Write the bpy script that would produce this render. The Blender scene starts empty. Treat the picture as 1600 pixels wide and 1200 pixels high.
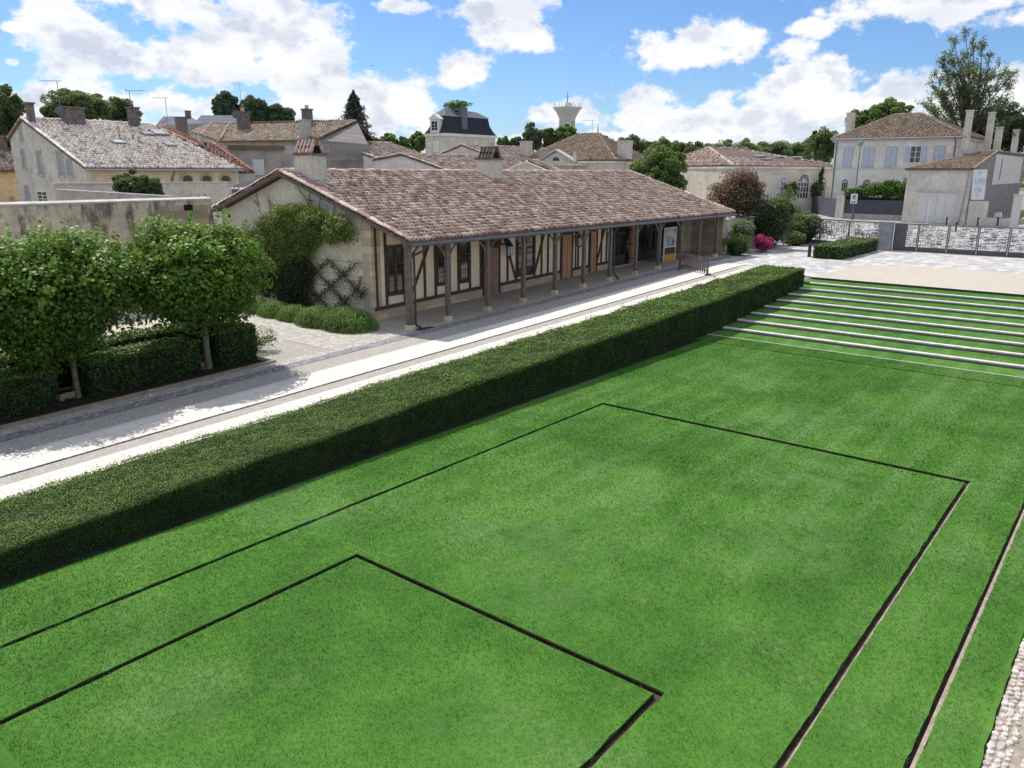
import bpy, math, random
import numpy as np
from math import radians, sin, cos, pi, sqrt, atan2
random.seed(7); RNG = np.random.default_rng(7)
scene = bpy.context.scene
COL = scene.collection

# ------------------------------------------------------------------ survey of the place
# world axes: X runs along the long building, Y across the garden, Z up, camera stands at (0, 0, 7)
HC = 7.0
VA, VB = (1831., 271.), (-776., 262.)
FP = sqrt(-((VA[0]-800)*(VB[0]-800)+(VA[1]-600)*(VB[1]-600)))
_a = np.array([VA[0]-800, VA[1]-600, FP]); _a /= np.linalg.norm(_a)
_b = np.array([VB[0]-800, VB[1]-600, FP]); _b -= _a*np.dot(_a, _b); _b /= np.linalg.norm(_b)
_u = np.cross(_a, _b)
if _u[1] > 0: _u = -_u
def ray(px, py):
    r = np.array([px-800., py-600., FP]); return np.array([r@_a, r@_b, r@_u])
def gx(px, py, X): d = ray(px, py); t = X/d[0]; return (X, d[1]*t, HC+d[2]*t)
def gy(px, py, Y): d = ray(px, py); t = Y/d[1]; return (d[0]*t, Y, HC+d[2]*t)
def gz(px, py, z=1.1): d = ray(px, py); t = (z-HC)/d[2]; return (d[0]*t, d[1]*t, z)
def gp(px, py, z0=-.35, s=.03): d = ray(px, py); t = (z0-HC)/(d[2]-s*d[0]); return (d[0]*t, d[1]*t, HC+d[2]*t)
def gd(px, py, D): d = ray(px, py); t = D/math.hypot(d[0], d[1]); return (d[0]*t, d[1]*t, HC+d[2]*t)
def zg(x): return min(max(-.35+.03*x, -.5), 1.1)

# ------------------------------------------------------------------ camera, sun
cd = bpy.data.cameras.new('camera'); cam = bpy.data.objects.new('camera', cd); COL.objects.link(cam)
from mathutils import Matrix, Vector
ex = Vector((_a[0], _b[0], _u[0])); ey = -Vector((_a[1], _b[1], _u[1])); ez = -Vector((_a[2], _b[2], _u[2]))
cam.matrix_world = Matrix(((ex[0], ey[0], ez[0], 0), (ex[1], ey[1], ez[1], 0), (ex[2], ey[2], ez[2], HC), (0, 0, 0, 1)))
cd.sensor_width = 36; cd.lens = FP/1600*36; cd.clip_end = 8000; cd.clip_start = .1
scene.camera = cam
SUN = Vector((.093, .38, .56)).normalized()
sd = bpy.data.lights.new('sun', 'SUN'); so = bpy.data.objects.new('sun', sd); COL.objects.link(so)
so.rotation_euler = (-SUN).to_track_quat('-Z', 'Y').to_euler()
sd.energy = 4.4; sd.angle = radians(.5); sd.color = (1, .95, .86)
scene.view_settings.view_transform = 'Standard'; scene.view_settings.look = 'None'
scene.view_settings.exposure = 0; scene.view_settings.gamma = 1
scene.cycles.max_bounces = 6; scene.cycles.transparent_max_bounces = 6

# ------------------------------------------------------------------ node helpers
def lin(c):
    return tuple(((v/255)/12.92 if v/255 <= .04045 else ((v/255+.055)/1.055)**2.4) for v in c)
class NT:
    def __init__(s, nt): s.nt = nt; nt.nodes.clear()
    def n(s, t, **k):
        o = s.nt.nodes.new(t)
        for a, v in k.items(): setattr(o, a, v)
        return o
    def l(s, a, b): s.nt.links.new(a, b)
    def put(s, v, sock):
        if v is None: return
        if hasattr(v, 'is_output'): s.l(v, sock)
        else:
            if isinstance(v, tuple) and len(v) == 3 and sock.type == 'RGBA': v = v+(1,)
            sock.default_value = v
    def m(s, op, a, b=None, c=None, clamp=False):
        o = s.n('ShaderNodeMath', operation=op, use_clamp=clamp)
        for i, v in enumerate((a, b, c)): s.put(v, o.inputs[i])
        return o.outputs[0]
    def vm(s, op, a, b=None, c=None):
        o = s.n('ShaderNodeVectorMath', operation=op)
        for i, v in enumerate((a, b, c)): s.put(v, o.inputs[i])
        return o.outputs['Value'] if op in ('LENGTH', 'DISTANCE', 'DOT_PRODUCT') else o.outputs[0]
    def noise(s, vec, scale, detail=4, rough=.55, dist=0):
        o = s.n('ShaderNodeTexNoise'); s.put(vec, o.inputs['Vector']); o.inputs['Scale'].default_value = scale
        o.inputs['Detail'].default_value = detail; o.inputs['Roughness'].default_value = rough; o.inputs['Distortion'].default_value = dist
        return o.outputs['Fac']
    def mix(s, f, a, b, bt='MIX'):
        o = s.n('ShaderNodeMix', data_type='RGBA', blend_type=bt)
        s.put(f, o.inputs[0]); s.put(a, o.inputs[6]); s.put(b, o.inputs[7]); return o.outputs[2]
    def ramp(s, f, stops):
        o = s.n('ShaderNodeValToRGB'); s.put(f, o.inputs[0]); e = o.color_ramp.elements
        while len(e) < len(stops): e.new(.5)
        for i, (p, c) in enumerate(stops):
            e[i].position = p; e[i].color = (c+(1,)) if isinstance(c, tuple) else (c, c, c, 1)
        return o.outputs[0]
    def mr(s, f, a, b, c=0., d=1., smooth=False):
        o = s.n('ShaderNodeMapRange'); 
        if smooth: o.interpolation_type = 'SMOOTHSTEP'
        s.put(f, o.inputs[0])
        for i, v in enumerate((a, b, c, d)): o.inputs[i+1].default_value = v
        return o.outputs[0]
    def pos(s): return s.n('ShaderNodeNewGeometry').outputs['Position']
    def xyz(s, v):
        o = s.n('ShaderNodeSeparateXYZ'); s.put(v, o.inputs[0]); return o.outputs
    def comb(s, x, y, z=0.):
        o = s.n('ShaderNodeCombineXYZ')
        for i, v in enumerate((x, y, z)): s.put(v, o.inputs[i])
        return o.outputs[0]
    def attr(s, name): return s.n('ShaderNodeAttribute', attribute_name=name).outputs['Fac']
    def bump(s, h, strength=.3, dist=.02):
        o = s.n('ShaderNodeBump'); s.put(h, o.inputs['Height']); o.inputs['Strength'].default_value = strength
        o.inputs['Distance'].default_value = dist; return o.outputs[0]
    def out(s, col, rough=.85, bump=None, spec=.25, metal=0.):
        p = s.n('ShaderNodeBsdfPrincipled'); s.put(col, p.inputs['Base Color']); s.put(rough, p.inputs['Roughness'])
        p.inputs['Specular IOR Level'].default_value = spec; p.inputs['Metallic'].default_value = metal
        if bump is not None: s.l(bump, p.inputs['Normal'])
        o = s.n('ShaderNodeOutputMaterial'); s.l(p.outputs[0], o.inputs[0]); return p, o
def newmat(name):
    m = bpy.data.materials.new(name); m.use_nodes = True; return m, NT(m.node_tree)

def mat_plain(name, c, rough=.8, var=.18, scale=3., spec=.25, metal=0., fine=30., bumps=.25):
    m, t = newmat(name); p = t.pos()
    n1 = t.noise(p, scale, 5); n2 = t.noise(p, fine, 3)
    f = t.m('MULTIPLY', t.m('ADD', t.m('MULTIPLY', n1, .7), t.m('MULTIPLY', n2, .3)), 1.)
    lo = tuple(v*(1-var*1.6) for v in c); hi = tuple(min(1, v*(1+var*1.4)) for v in c)
    col = t.ramp(f, [(.3, lo), (.7, hi)])
    t.out(col, rough, t.bump(n2, bumps, .01), spec, metal); return m

def mat_wall(name, c, stain=.5, stain_col=(.06, .055, .05), blocks=None, bw=.6, bh=.32, sharp=.0, var=.2, fade=None, zoff=0.):
    """plaster or dressed stone; u runs along the wall whatever its direction, v is height"""
    m, t = newmat(name); p = t.pos(); X, Y, Z = t.xyz(p)
    u = t.m('ADD', X, Y); uv = t.comb(u, Z, 0.)
    n1 = t.noise(p, .6, 6, .6); n2 = t.noise(p, 4., 5, .6); n3 = t.noise(p, 30., 3)
    lo = tuple(v*(1-var*1.3) for v in c); hi = tuple(min(1, v*(1+var)) for v in c)
    col = t.ramp(t.m('ADD', t.m('MULTIPLY', n1, .5), t.m('MULTIPLY', n2, .5)), [(.36, lo), (.64, hi)])
    h = n3
    if blocks:
        b = t.n('ShaderNodeTexBrick'); t.l(uv, b.inputs['Vector']); b.inputs['Scale'].default_value = 1.
        b.inputs['Brick Width'].default_value = bw; b.inputs['Row Height'].default_value = bh
        b.inputs['Mortar Size'].default_value = .012; b.inputs['Mortar Smooth'].default_value = .3
        b.inputs['Color1'].default_value = (.0, .0, .0, 1); b.inputs['Color2'].default_value = (1, 1, 1, 1); b.inputs['Mortar'].default_value = (.5, .5, .5, 1)
        col = t.mix(t.m('MULTIPLY', blocks, .9), col, t.mix(b.outputs['Color'], tuple(v*.72 for v in c), tuple(min(1, v*1.2) for v in c)))
        col = t.mix(t.m('MULTIPLY', b.outputs['Fac'], .55*blocks), col, tuple(v*.5 for v in c))
    if stain:
        st = t.noise(t.comb(t.m('MULTIPLY', u, 1.2), t.m('MULTIPLY', Z, .35), t.m('MULTIPLY', u, .3)), 1.4, 7, .65)
        f = t.mr(st, .56-.12*stain, .72-.1*stain, 0., stain, True)
        col = t.mix(f, col, stain_col)
        # damp weathering: mottled darker and lighter blotches
        mo = t.noise(p, 1.7, 8, .7)
        col = t.mix(t.mr(mo, .5, .75, 0., .45*stain), col, tuple(v*.55 for v in c))
    t.out(col, .92, t.bump(h, .3, .012), .15); return m

def mat_tiles(name, cols, rough=.85, moss=.25, mossc=(.11, .105, .06), contrast=.28):
    m, t = newmat(name); p = t.pos(); tn = t.attr('tone')
    n0 = t.noise(p, .5, 4, .6); n1 = t.noise(p, 3.5, 5, .65); n2 = t.noise(p, 22., 4, .6)
    f = t.m('ADD', t.m('MULTIPLY', tn, .62), t.m('ADD', t.m('MULTIPLY', n1, .3), t.m('MULTIPLY', n2, .3)))
    f = t.m('SUBTRACT', f, .11)
    k = len(cols); col = t.ramp(f, [(.5+(i/(k-1)-.5)*(1-contrast), c) for i, c in enumerate(cols)])
    li = t.mr(n2, .56, .72, 0., .6); col = t.mix(li, col, tuple(min(1, v*1.35+.03) for v in cols[-1]))
    dk = t.mr(n0, .5, .7, 0., moss); col = t.mix(dk, col, mossc)
    spk = t.mr(t.noise(p, 9., 4, .7), .58, .72, 0., .75); col = t.mix(spk, col, tuple(v*.5 for v in cols[0]))
    t.out(col, rough, t.bump(n2, .4, .015), .15); return m

def mat_leaf(name, dark, mid, light, trans=.25, rough=.5, spec=.4, accent=None, af=.0, brown=0.):
    m, t = newmat(name); tn = t.attr('tone'); p = t.pos()
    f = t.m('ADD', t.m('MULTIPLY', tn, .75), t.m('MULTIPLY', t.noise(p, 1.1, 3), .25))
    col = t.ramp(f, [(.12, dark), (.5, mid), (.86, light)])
    if brown: col = t.mix(t.mr(t.noise(p, .8, 5, .65), .5, .68, 0., brown), col, (.12, .11, .045))
    if accent: col = t.mix(t.m('GREATER_THAN', t.attr('accent'), .5), col, accent)
    pr = t.n('ShaderNodeBsdfPrincipled'); t.l(col, pr.inputs['Base Color']); pr.inputs['Roughness'].default_value = rough
    pr.inputs['Specular IOR Level'].default_value = spec
    tr = t.n('ShaderNodeBsdfTranslucent'); t.l(t.mix(.35, col, (.5, .6, .05)), tr.inputs[0])
    mx = t.n('ShaderNodeMixShader'); mx.inputs[0].default_value = trans
    t.l(pr.outputs[0], mx.inputs[1]); t.l(tr.outputs[0], mx.inputs[2])
    o = t.n('ShaderNodeOutputMaterial'); t.l(mx.outputs[0], o.inputs[0]); return m

def mat_glass(name, c=(.015, .018, .02), rough=.06):
    m, t = newmat(name); p = t.pos()
    n = t.noise(p, .9, 2)
    col = t.ramp(n, [(.3, c), (.7, tuple(v*2.2+.01 for v in c))])
    t.out(col, rough, t.bump(t.noise(p, 2.2, 1), .15, .01), .8); return m

# ------------------------------------------------------------------ objects
def tag(o, label=None, cat=None, group=None, kind=None):
    if label: o['label'] = label
    if cat: o['category'] = cat
    if group: o['group'] = group
    if kind: o['kind'] = kind
    return o
def empty(name, loc, label, cat, group=None):
    o = bpy.data.objects.new(name, None); COL.objects.link(o); o.location = loc; o.empty_display_size = .3
    return tag(o, label, cat, group)
def rootoff(parent):
    v = Vector((0, 0, 0)); q = parent
    while q is not None: v += q.location; q = q.parent
    return v
def link(me, name, mat, parent=None):
    o = bpy.data.objects.new(name, me); COL.objects.link(o)
    if mat is not None: me.materials.append(mat)
    if parent is not None:
        o.parent = parent; o.location = -rootoff(parent)
    return o
def copy_tree(o, parent=None):
    c = o.copy(); COL.objects.link(c); c.parent = parent
    for ch in o.children: copy_tree(ch, c)
    return c
class MB:
    def __init__(s): s.v = []; s.f = []; s.t = None; s.sm = []
    def add(s, vs, fs, smooth=False):
        k = len(s.v); s.v += [tuple(map(float, v)) for v in vs]; s.f += [tuple(k+i for i in f) for f in fs]; s.sm += [smooth]*len(fs); return s
    def box(s, x0, x1, y0, y1, z0, z1):
        if x0 > x1: x0, x1 = x1, x0
        if y0 > y1: y0, y1 = y1, y0
        return s.add([(x, y, z) for z in (z0, z1) for y in (y0, y1) for x in (x0, x1)],
              [(0, 2, 3, 1), (4, 5, 7, 6), (0, 1, 5, 4), (2, 6, 7, 3), (0, 4, 6, 2), (1, 3, 7, 5)])
    def hexa(s, b, t):  # bottom 4 and top 4 points, counterclockwise from above
        return s.add(list(b)+list(t), [(3, 2, 1, 0), (4, 5, 6, 7), (0, 1, 5, 4), (1, 2, 6, 5), (2, 3, 7, 6), (3, 0, 4, 7)])
    def bar(s, p, q, w, h, up=(0, 0, 1)):
        p = Vector(p); q = Vector(q); d = (q-p).normalized(); up = Vector(up)
        if abs(d.dot(up)) > .98: up = Vector((1, 0, 0))
        a = d.cross(up).normalized()*w/2; b = a.cross(d).normalized()*h/2
        return s.hexa([p-a-b, p+a-b, p+a+b, p-a+b], [q-a-b, q+a-b, q+a+b, q-a+b])
    def tube(s, p, q, r0, r1=None, n=8, cap=True):
        r1 = r0 if r1 is None else r1; p = Vector(p); q = Vector(q); d = (q-p)
        if d.length < 1e-6: return s
        d.normalize(); up = Vector((0, 0, 1)) if abs(d.z) < .95 else Vector((1, 0, 0))
        a = d.cross(up).normalized(); b = a.cross(d)
        vs = [p+(a*cos(2*pi*i/n)+b*sin(2*pi*i/n))*r0 for i in range(n)]+[q+(a*cos(2*pi*i/n)+b*sin(2*pi*i/n))*r1 for i in range(n)]
        s.add(vs, [(i, i+n, (i+1) % n+n, (i+1) % n) for i in range(n)], True)
        if cap: s.add(vs[n:], [tuple(range(n))][::-1]); s.add(vs[:n], [tuple(range(n-1, -1, -1))])
        return s
    def path(s, pts, r0, r1, n=7):
        k = len(pts)-1
        for i in range(k): s.tube(pts[i], pts[i+1], r0+(r1-r0)*i/k, r0+(r1-r0)*(i+1)/k, n, False)
        return s
    def lathe(s, c, prof, n=16):
        vs = []
        for r, z in prof: vs += [(c[0]+r*cos(2*pi*i/n), c[1]+r*sin(2*pi*i/n), c[2]+z) for i in range(n)]
        fs = []
        for j in range(len(prof)-1):
            for i in range(n): fs.append((j*n+i, j*n+(i+1) % n, (j+1)*n+(i+1) % n, (j+1)*n+i))
        s.add(vs, fs, True); m = len(prof)-1
        s.add(vs[:n], [tuple(range(n-1, -1, -1))]); s.add(vs[m*n:], [tuple(range(n))]); return s
    def poly(s, pts, th=None):  # planar polygon, optionally extruded by vector th
        k = len(pts)
        if th is None: return s.add(pts, [tuple(range(k))])
        q = [tuple(a+b for a, b in zip(p, th)) for p in pts]
        return s.add(list(pts)+q, [tuple(range(k-1, -1, -1)), tuple(range(k, 2*k))]+[(i, (i+1) % k, (i+1) % k+k, i+k) for i in range(k)])
    def build(s, name, mat, parent=None, bevel=0.):
        me = bpy.data.meshes.new(name); me.from_pydata(s.v, [], s.f); me.polygons.foreach_set('use_smooth', s.sm); me.update()
        o = link(me, name, mat, parent)
        import bmesh
        bm = bmesh.new(); bm.from_mesh(me); bmesh.ops.recalc_face_normals(bm, faces=bm.faces); bm.to_mesh(me); bm.free()
        if bevel:
            b = o.modifiers.new('edge', 'BEVEL'); b.width = bevel; b.segments = 1; b.limit_method = 'ANGLE'
        return o
def np_mesh(name, V, F, mat, parent=None, tone=None, accent=None, smooth=False):
    """V (n,3), F (m,k) arrays"""
    me = bpy.data.meshes.new(name); k = F.shape[1]; m = F.shape[0]
    me.vertices.add(len(V)); me.vertices.foreach_set('co', np.ascontiguousarray(V, dtype=np.float32).ravel())
    me.loops.add(m*k); me.loops.foreach_set('vertex_index', F.astype(np.int32).ravel())
    me.polygons.add(m); me.polygons.foreach_set('loop_start', (np.arange(m)*k).astype(np.int32))
    if smooth: me.polygons.foreach_set('use_smooth', np.ones(m, dtype=bool))
    me.update(calc_edges=True)
    for nm, arr in (('tone', tone), ('accent', accent)):
        if arr is not None:
            at = me.attributes.new(nm, 'FLOAT', 'FACE'); at.data.foreach_set('value', arr.astype(np.float32))
    return link(me, name, mat, parent)

def wob(P, f=1., seed=0.):  # cheap smooth pseudo noise in [-1, 1]
    x, y, z = P[:, 0]*f+seed, P[:, 1]*f+seed*1.7, P[:, 2]*f+seed*2.3
    return (np.sin(x*1.7+np.sin(y*2.1+z))+np.sin(y*1.9+np.sin(z*1.7+x*1.3))+np.sin(z*2.3+np.sin(x*1.1+y*.7)))/3

# ------------------------------------------------------------------ foliage
def leaves(name, P, N, size, mat, parent, tone=None, accent=None, aspect=.55, jitter=.8, spiky=None):
    n = len(P); N = N+RNG.normal(0, jitter, (n, 3)); N /= np.linalg.norm(N, axis=1)[:, None]+1e-9
    r = RNG.normal(0, 1, (n, 3)) if spiky is None else np.tile(np.array(spiky, float), (n, 1))+RNG.normal(0, .35, (n, 3))
    T = r-N*np.sum(r*N, axis=1)[:, None]; T /= np.linalg.norm(T, axis=1)[:, None]+1e-9
    B = np.cross(N, T); s = (np.broadcast_to(size, (n,))*RNG.uniform(.6, 1.35, n))[:, None]
    V = np.stack([P-T*s, P-B*s*aspect+N*s*.12, P+T*s, P+B*s*aspect+N*s*.12], axis=1).reshape(-1, 3)
    F = np.arange(4*n).reshape(n, 4)
    if tone is None: tone = RNG.uniform(0, 1, n)
    return np_mesh(name, V, F, mat, parent, np.clip(tone, 0, 1), accent)
def sph(n):
    v = RNG.normal(0, 1, (n, 3)); return v/np.linalg.norm(v, axis=1)[:, None]
def clumps_crown(c, r, k, cr, n, fill=.25, flat=0., squeeze=None):
    """leaf positions and normals: k clumps on an ellipsoid centred c radii r; clump radius cr (rel)"""
    c = np.array(c, float); r = np.array(r, float)
    d = sph(k); rad = RNG.uniform(.55, 1., k)[:, None]; C = d*rad*(1-cr*.7)
    if flat: C[:, 2] = np.where(C[:, 2] < -flat, -flat+RNG.uniform(0, .15, k), C[:, 2])
    cs = RNG.uniform(.7, 1.25, k)*cr
    i = RNG.integers(0, k, n); e = sph(n)
    e[:, 2] = np.where(RNG.random(n) < .45, np.abs(e[:, 2]), e[:, 2]); e /= np.linalg.norm(e, axis=1)[:, None]
    rr = 1-RNG.random(n)**2*fill*2
    Q = C[i]+e*(cs[i]*rr)[:, None]
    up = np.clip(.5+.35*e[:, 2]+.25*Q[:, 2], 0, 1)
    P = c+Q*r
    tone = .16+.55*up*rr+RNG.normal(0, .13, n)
    return P, e*.8+np.array([0, 0, .45]), tone, c+C*r
def limb_pts(p, q, bend=.12, k=4):
    p = np.array(p, float); q = np.array(q, float); L = np.linalg.norm(q-p); o = RNG.normal(0, bend*L, 3)
    return [tuple(p+(q-p)*t+o*sin(pi*t)*.6+RNG.normal(0, .02*L, 3)*(0 < t < 1)) for t in np.linspace(0, 1, k+1)]
def tree(name, label, base, c, r, mat, bark, leaf=.3, n=4000, k=24, cr=.36, trunk=.2, group=None, cat='tree', core=.0, limbs=9, flat=0., accent=None, aspect=.55, coremat=None):
    root = empty(name, base, label, cat, group)
    P, N, T, C = clumps_crown(c, r, k, cr, n, flat=flat)
    ac = (RNG.random(n) < accent).astype(float) if accent else None
    leaves('crown', P, N, leaf, mat, root, T, ac, aspect)
    w = MB(); top = (c[0], c[1], c[2]-r[2]*.35)
    w.path(limb_pts(base, top, .03, 5), trunk, trunk*.6, 8)
    for j in range(min(limbs, len(C))):
        t = RNG.uniform(.45, 1.); s = np.array(base)+(np.array(top)-np.array(base))*t
        if s[2] < c[2]-r[2]*1.2: s = np.array(top)
        w.path(limb_pts(s, C[j], .12, 4), trunk*.45, trunk*.1, 5)
    w.build('trunk', bark, root)
    if core:
        m = MB(); blob(m, c, [v*core for v in r]); m.build('inner_foliage', coremat or M['leaf_core'], root)
    return root
def blob(m, c, r, nu=14, nv=9, amp=.14):
    sd = RNG.uniform(0, 9); V = []
    for j in range(nv+1):
        for i in range(nu):
            th = pi*j/nv; ph = 2*pi*i/nu; d = np.array([[sin(th)*cos(ph), sin(th)*sin(ph), cos(th)]])
            q = d[0]*(1+amp*wob(d, 3., sd)[0]); V.append((c[0]+q[0]*r[0], c[1]+q[1]*r[1], c[2]+q[2]*r[2]))
    m.add(V, [(j*nu+i, (j+1)*nu+i, (j+1)*nu+(i+1) % nu, j*nu+(i+1) % nu) for j in range(nv) for i in range(nu)], True)

def hedge_box(root, x0, x1, y0, y1, zb, ht, mat, core, dens, leaf, zfun=None, rot=None, top_tone=0., amp=.05, density_fun=None):
    """clipped hedge; zb(x) ground and ht(x) top height as functions of x"""
    A = {'top': (x1-x0)*(y1-y0), 'f': (x1-x0)*1.2, 'b': (x1-x0)*1.2, 'l': (y1-y0)*1.2, 'r': (y1-y0)*1.2}
    Ps, Ns, Ts, Ss = [], [], [], []
    def sz(P):
        d = np.sqrt(P[:, 0]**2+P[:, 1]**2+36.); return leaf*np.clip(d/17., .9, 2.6)
    for side, area in list(A.items())+[('shoots', (x1-x0)*(y1-y0)*.035)]:
        n = int(area*dens); 
        if side == 'shoots': xs = RNG.uniform(x0, x1, n); ys = RNG.uniform(y0, y1, n); ys = np.where(RNG.random(n) < .4, y1+.03*RNG.random(n), ys); w = np.ones(n); nn = (0, 0, 1)
        elif side == 'top': xs = RNG.uniform(x0, x1, n); ys = RNG.uniform(y0, y1, n); w = np.ones(n); nn = (0, 0, 1)
        elif side == 'f': xs = RNG.uniform(x0, x1, n); ys = np.full(n, y0); w = RNG.random(n)**.8; nn = (0, -1, .2)
        elif side == 'b': n = n//2; xs = RNG.uniform(x0, x1, n); ys = np.full(n, y1); w = RNG.random(n); nn = (0, 1, .2)
        elif side == 'l': xs = np.full(n, x0); ys = RNG.uniform(y0, y1, n); w = RNG.random(n); nn = (-1, 0, .2)
        else: xs = np.full(n, x1); ys = RNG.uniform(y0, y1, n); w = RNG.random(n); nn = (1, 0, .2)
        keep = RNG.random(n) < np.clip(17./np.sqrt(xs**2+ys**2+36.), .1, 1.)**1.6
        xs, ys, w = xs[keep], ys[keep], w[keep]; n = len(xs)
        z0 = np.array([zb(x) for x in xs]); z1 = np.array([ht(x) for x in xs])
        z = z0+(z1-z0)*w
        P = np.stack([xs, ys, z], axis=1); N = np.tile(np.array(nn, float), (n, 1))
        off = amp*wob(P, 2.1, 3.)+amp*.6*wob(P, 6.3, 1.)+RNG.normal(0, .018, n)-.01
        # round the arris a little
        e = np.minimum(np.minimum(xs-x0, x1-xs), np.minimum(ys-y0, y1-ys)) if side == 'top' else (z1-z)
        P -= np.array([0, 0, 1.])*(np.exp(-np.clip(e, 0, 9)/.06)*.05)[:, None] if side == 'top' else 0
        P += N*off[:, None]
        if side == 'shoots': P[:, 2] += RNG.random(n)**2*.11
        patch = .5+.5*wob(P, 1.3, 5.)
        t = (.42+.16*patch+RNG.normal(0, .14, n)+top_tone) if side == 'top' else (.09+.14*patch+RNG.normal(0, .12, n)+.3*(w > .93))  # sunlit top and shaded sides are put into the leaf tone
        Ps.append(P); Ns.append(N); Ts.append(t); Ss.append(sz(P))
    P = np.concatenate(Ps); N = np.concatenate(Ns); T = np.concatenate(Ts); S = np.concatenate(Ss)
    if rot is not None: P, N = rot(P, N)
    leaves('foliage', P, N, S, mat, root, T, None, .6, .6)
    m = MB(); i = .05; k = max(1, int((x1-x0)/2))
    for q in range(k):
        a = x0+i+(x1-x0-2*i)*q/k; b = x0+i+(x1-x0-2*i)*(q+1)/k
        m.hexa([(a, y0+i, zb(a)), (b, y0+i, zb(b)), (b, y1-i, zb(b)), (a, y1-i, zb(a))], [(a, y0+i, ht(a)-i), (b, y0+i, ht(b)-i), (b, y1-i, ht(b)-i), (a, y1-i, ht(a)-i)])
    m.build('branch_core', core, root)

# ------------------------------------------------------------------ roofs
def in_poly(U, Vv, poly):
    ins = np.zeros(len(U), bool); k = len(poly)
    for i in range(k):
        x1, y1 = poly[i]; x2, y2 = poly[(i+1) % k]
        if abs(y2-y1) < 1e-9: continue
        c = ((y1 > Vv) != (y2 > Vv)) & (U < (x2-x1)*(Vv-y1)/(y2-y1)+x1)
        ins ^= c
    return ins
def tile_faces(polys, tw, tl, seg=4, lift=.03, arch=.55):
    """canal tiles laid on each planar face (list of 3-D points); returns V, F, tone"""
    VV, FF, TT = [], [], []; base = 0
    for poly in polys:
        P = [Vector(p) for p in poly]; n = Vector((0, 0, 0))
        for i in range(1, len(P)-1): n += (P[i]-P[0]).cross(P[i+1]-P[0])
        n.normalize()
        if n.z < 0: n = -n
        d = Vector((0, 0, -1)); d = (d-n*d.dot(n)).normalized(); c = n.cross(d).normalized()
        uv = [((p-P[0]).dot(c), (p-P[0]).dot(d)) for p in P]
        u0, u1 = min(a for a, b in uv), max(a for a, b in uv); v0, v1 = min(b for a, b in uv), max(b for a, b in uv)
        nu = max(1, int(round((u1-u0)/tw))); nv = max(1, int(round((v1-v0)/tl))); w = (u1-u0)/nu; l = (v1-v0)/nv
        I, J = np.meshgrid(np.arange(nu), np.arange(nv)); I = I.ravel(); J = J.ravel()
        uc = u0+(I+.5)*w; vc = v0+(J+.5)*l
        ins = in_poly(uc, vc+l*.25, uv) | in_poly(uc, vc, uv)
        uc, vc, J = uc[ins], vc[ins], J[ins]; m = len(uc)
        if not m: continue
        uc = uc+RNG.normal(0, w*.05, m); vc = vc+RNG.normal(0, l*.05, m)
        tw_ = RNG.normal(0, .03, m); lf = RNG.normal(0, .006, m)
        cN, dN, nN, oN = (np.array(q) for q in (c, d, n, P[0]))
        ks = np.linspace(0, pi, seg+1); rows = []
        for e, (vo, hh, ww) in enumerate(((-l*.62, .0, .84), (l*.55, lift, 1.))):
            for a in ks:
                x = -cos(a)*w*.41*ww; z = sin(a)*w*arch*ww-.02
                rows.append(oN+cN*(uc+x+tw_*vo)[:, None]+dN*(vc+vo)[:, None]+nN*(z+hh+lf)[:, None])
        # closing ring under the lower end
        for a in ks:
            x = -cos(a)*w*.31; z = sin(a)*w*(arch-.15)-.03
            rows.append(oN+cN*(uc+x+tw_*l*.55)[:, None]+dN*(vc+l*.55)[:, None]+nN*(z+lift+lf)[:, None])
        R = np.stack(rows, axis=1); s1 = seg+1
        VV.append(R.reshape(-1, 3)); q = []
        for r_ in range(2):
            for a in range(seg): q.append((r_*s1+a, r_*s1+a+1, (r_+1)*s1+a+1, (r_+1)*s1+a))
        q = np.array(q); F = (np.arange(m)*3*s1)[:, None, None]+q[None]+base
        FF.append(F.reshape(-1, 4)); t = np.clip(RNG.normal(.5, .27, m), 0, 1); TT.append(np.repeat(t, len(q))); base += m*3*s1
    return np.concatenate(VV), np.concatenate(FF), np.concatenate(TT)
def roof(parent, polys, mat, tw=.26, tl=.42, seg=3, ridges=(), lift=.03, th=.12, deck=None, fascia=None, arch=.5, rr=.13):
    V, F, T = tile_faces(polys, tw, tl, seg, lift, arch)
    o = np_mesh('roof', V, F, mat, parent, T)
    d = MB()
    for p in polys: d.poly([(a, b, c-.03) for a, b, c in p], (0, 0, -th))
    d.build('channel_tiles', deck or M['channel'], o)
    if ridges:
        VV, FF, TT, k = [], [], [], 0
        for a, b in ridges:
            a = np.array(a, float); b = np.array(b, float); L = np.linalg.norm(b-a); n = max(1, int(L/.42)); dd = (b-a)/L
            s = np.cross(dd, (0, 0, 1)); s /= np.linalg.norm(s); u = np.cross(s, dd)
            for i in range(n):
                p = a+dd*L*i/n; q = a+dd*L*(i+1.12)/n; j = RNG.normal(0, .012)
                for e, pt in enumerate((p, q)):
                    for t in np.linspace(0, pi, 5): VV.append(pt+s*cos(t)*rr*(1 if e else .85)+u*(sin(t)*rr*.8*(1 if e else .8)+j+.03))
                for t in range(4): FF.append((k+t, k+t+1, k+6+t, k+5+t)); TT.append(0)
                TT[-4:] = [RNG.uniform(.35, 1)]*4; k += 10
        np_mesh('ridge_tiles', np.array(VV), np.array(FF), mat, o, np.array(TT))
    return o
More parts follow.
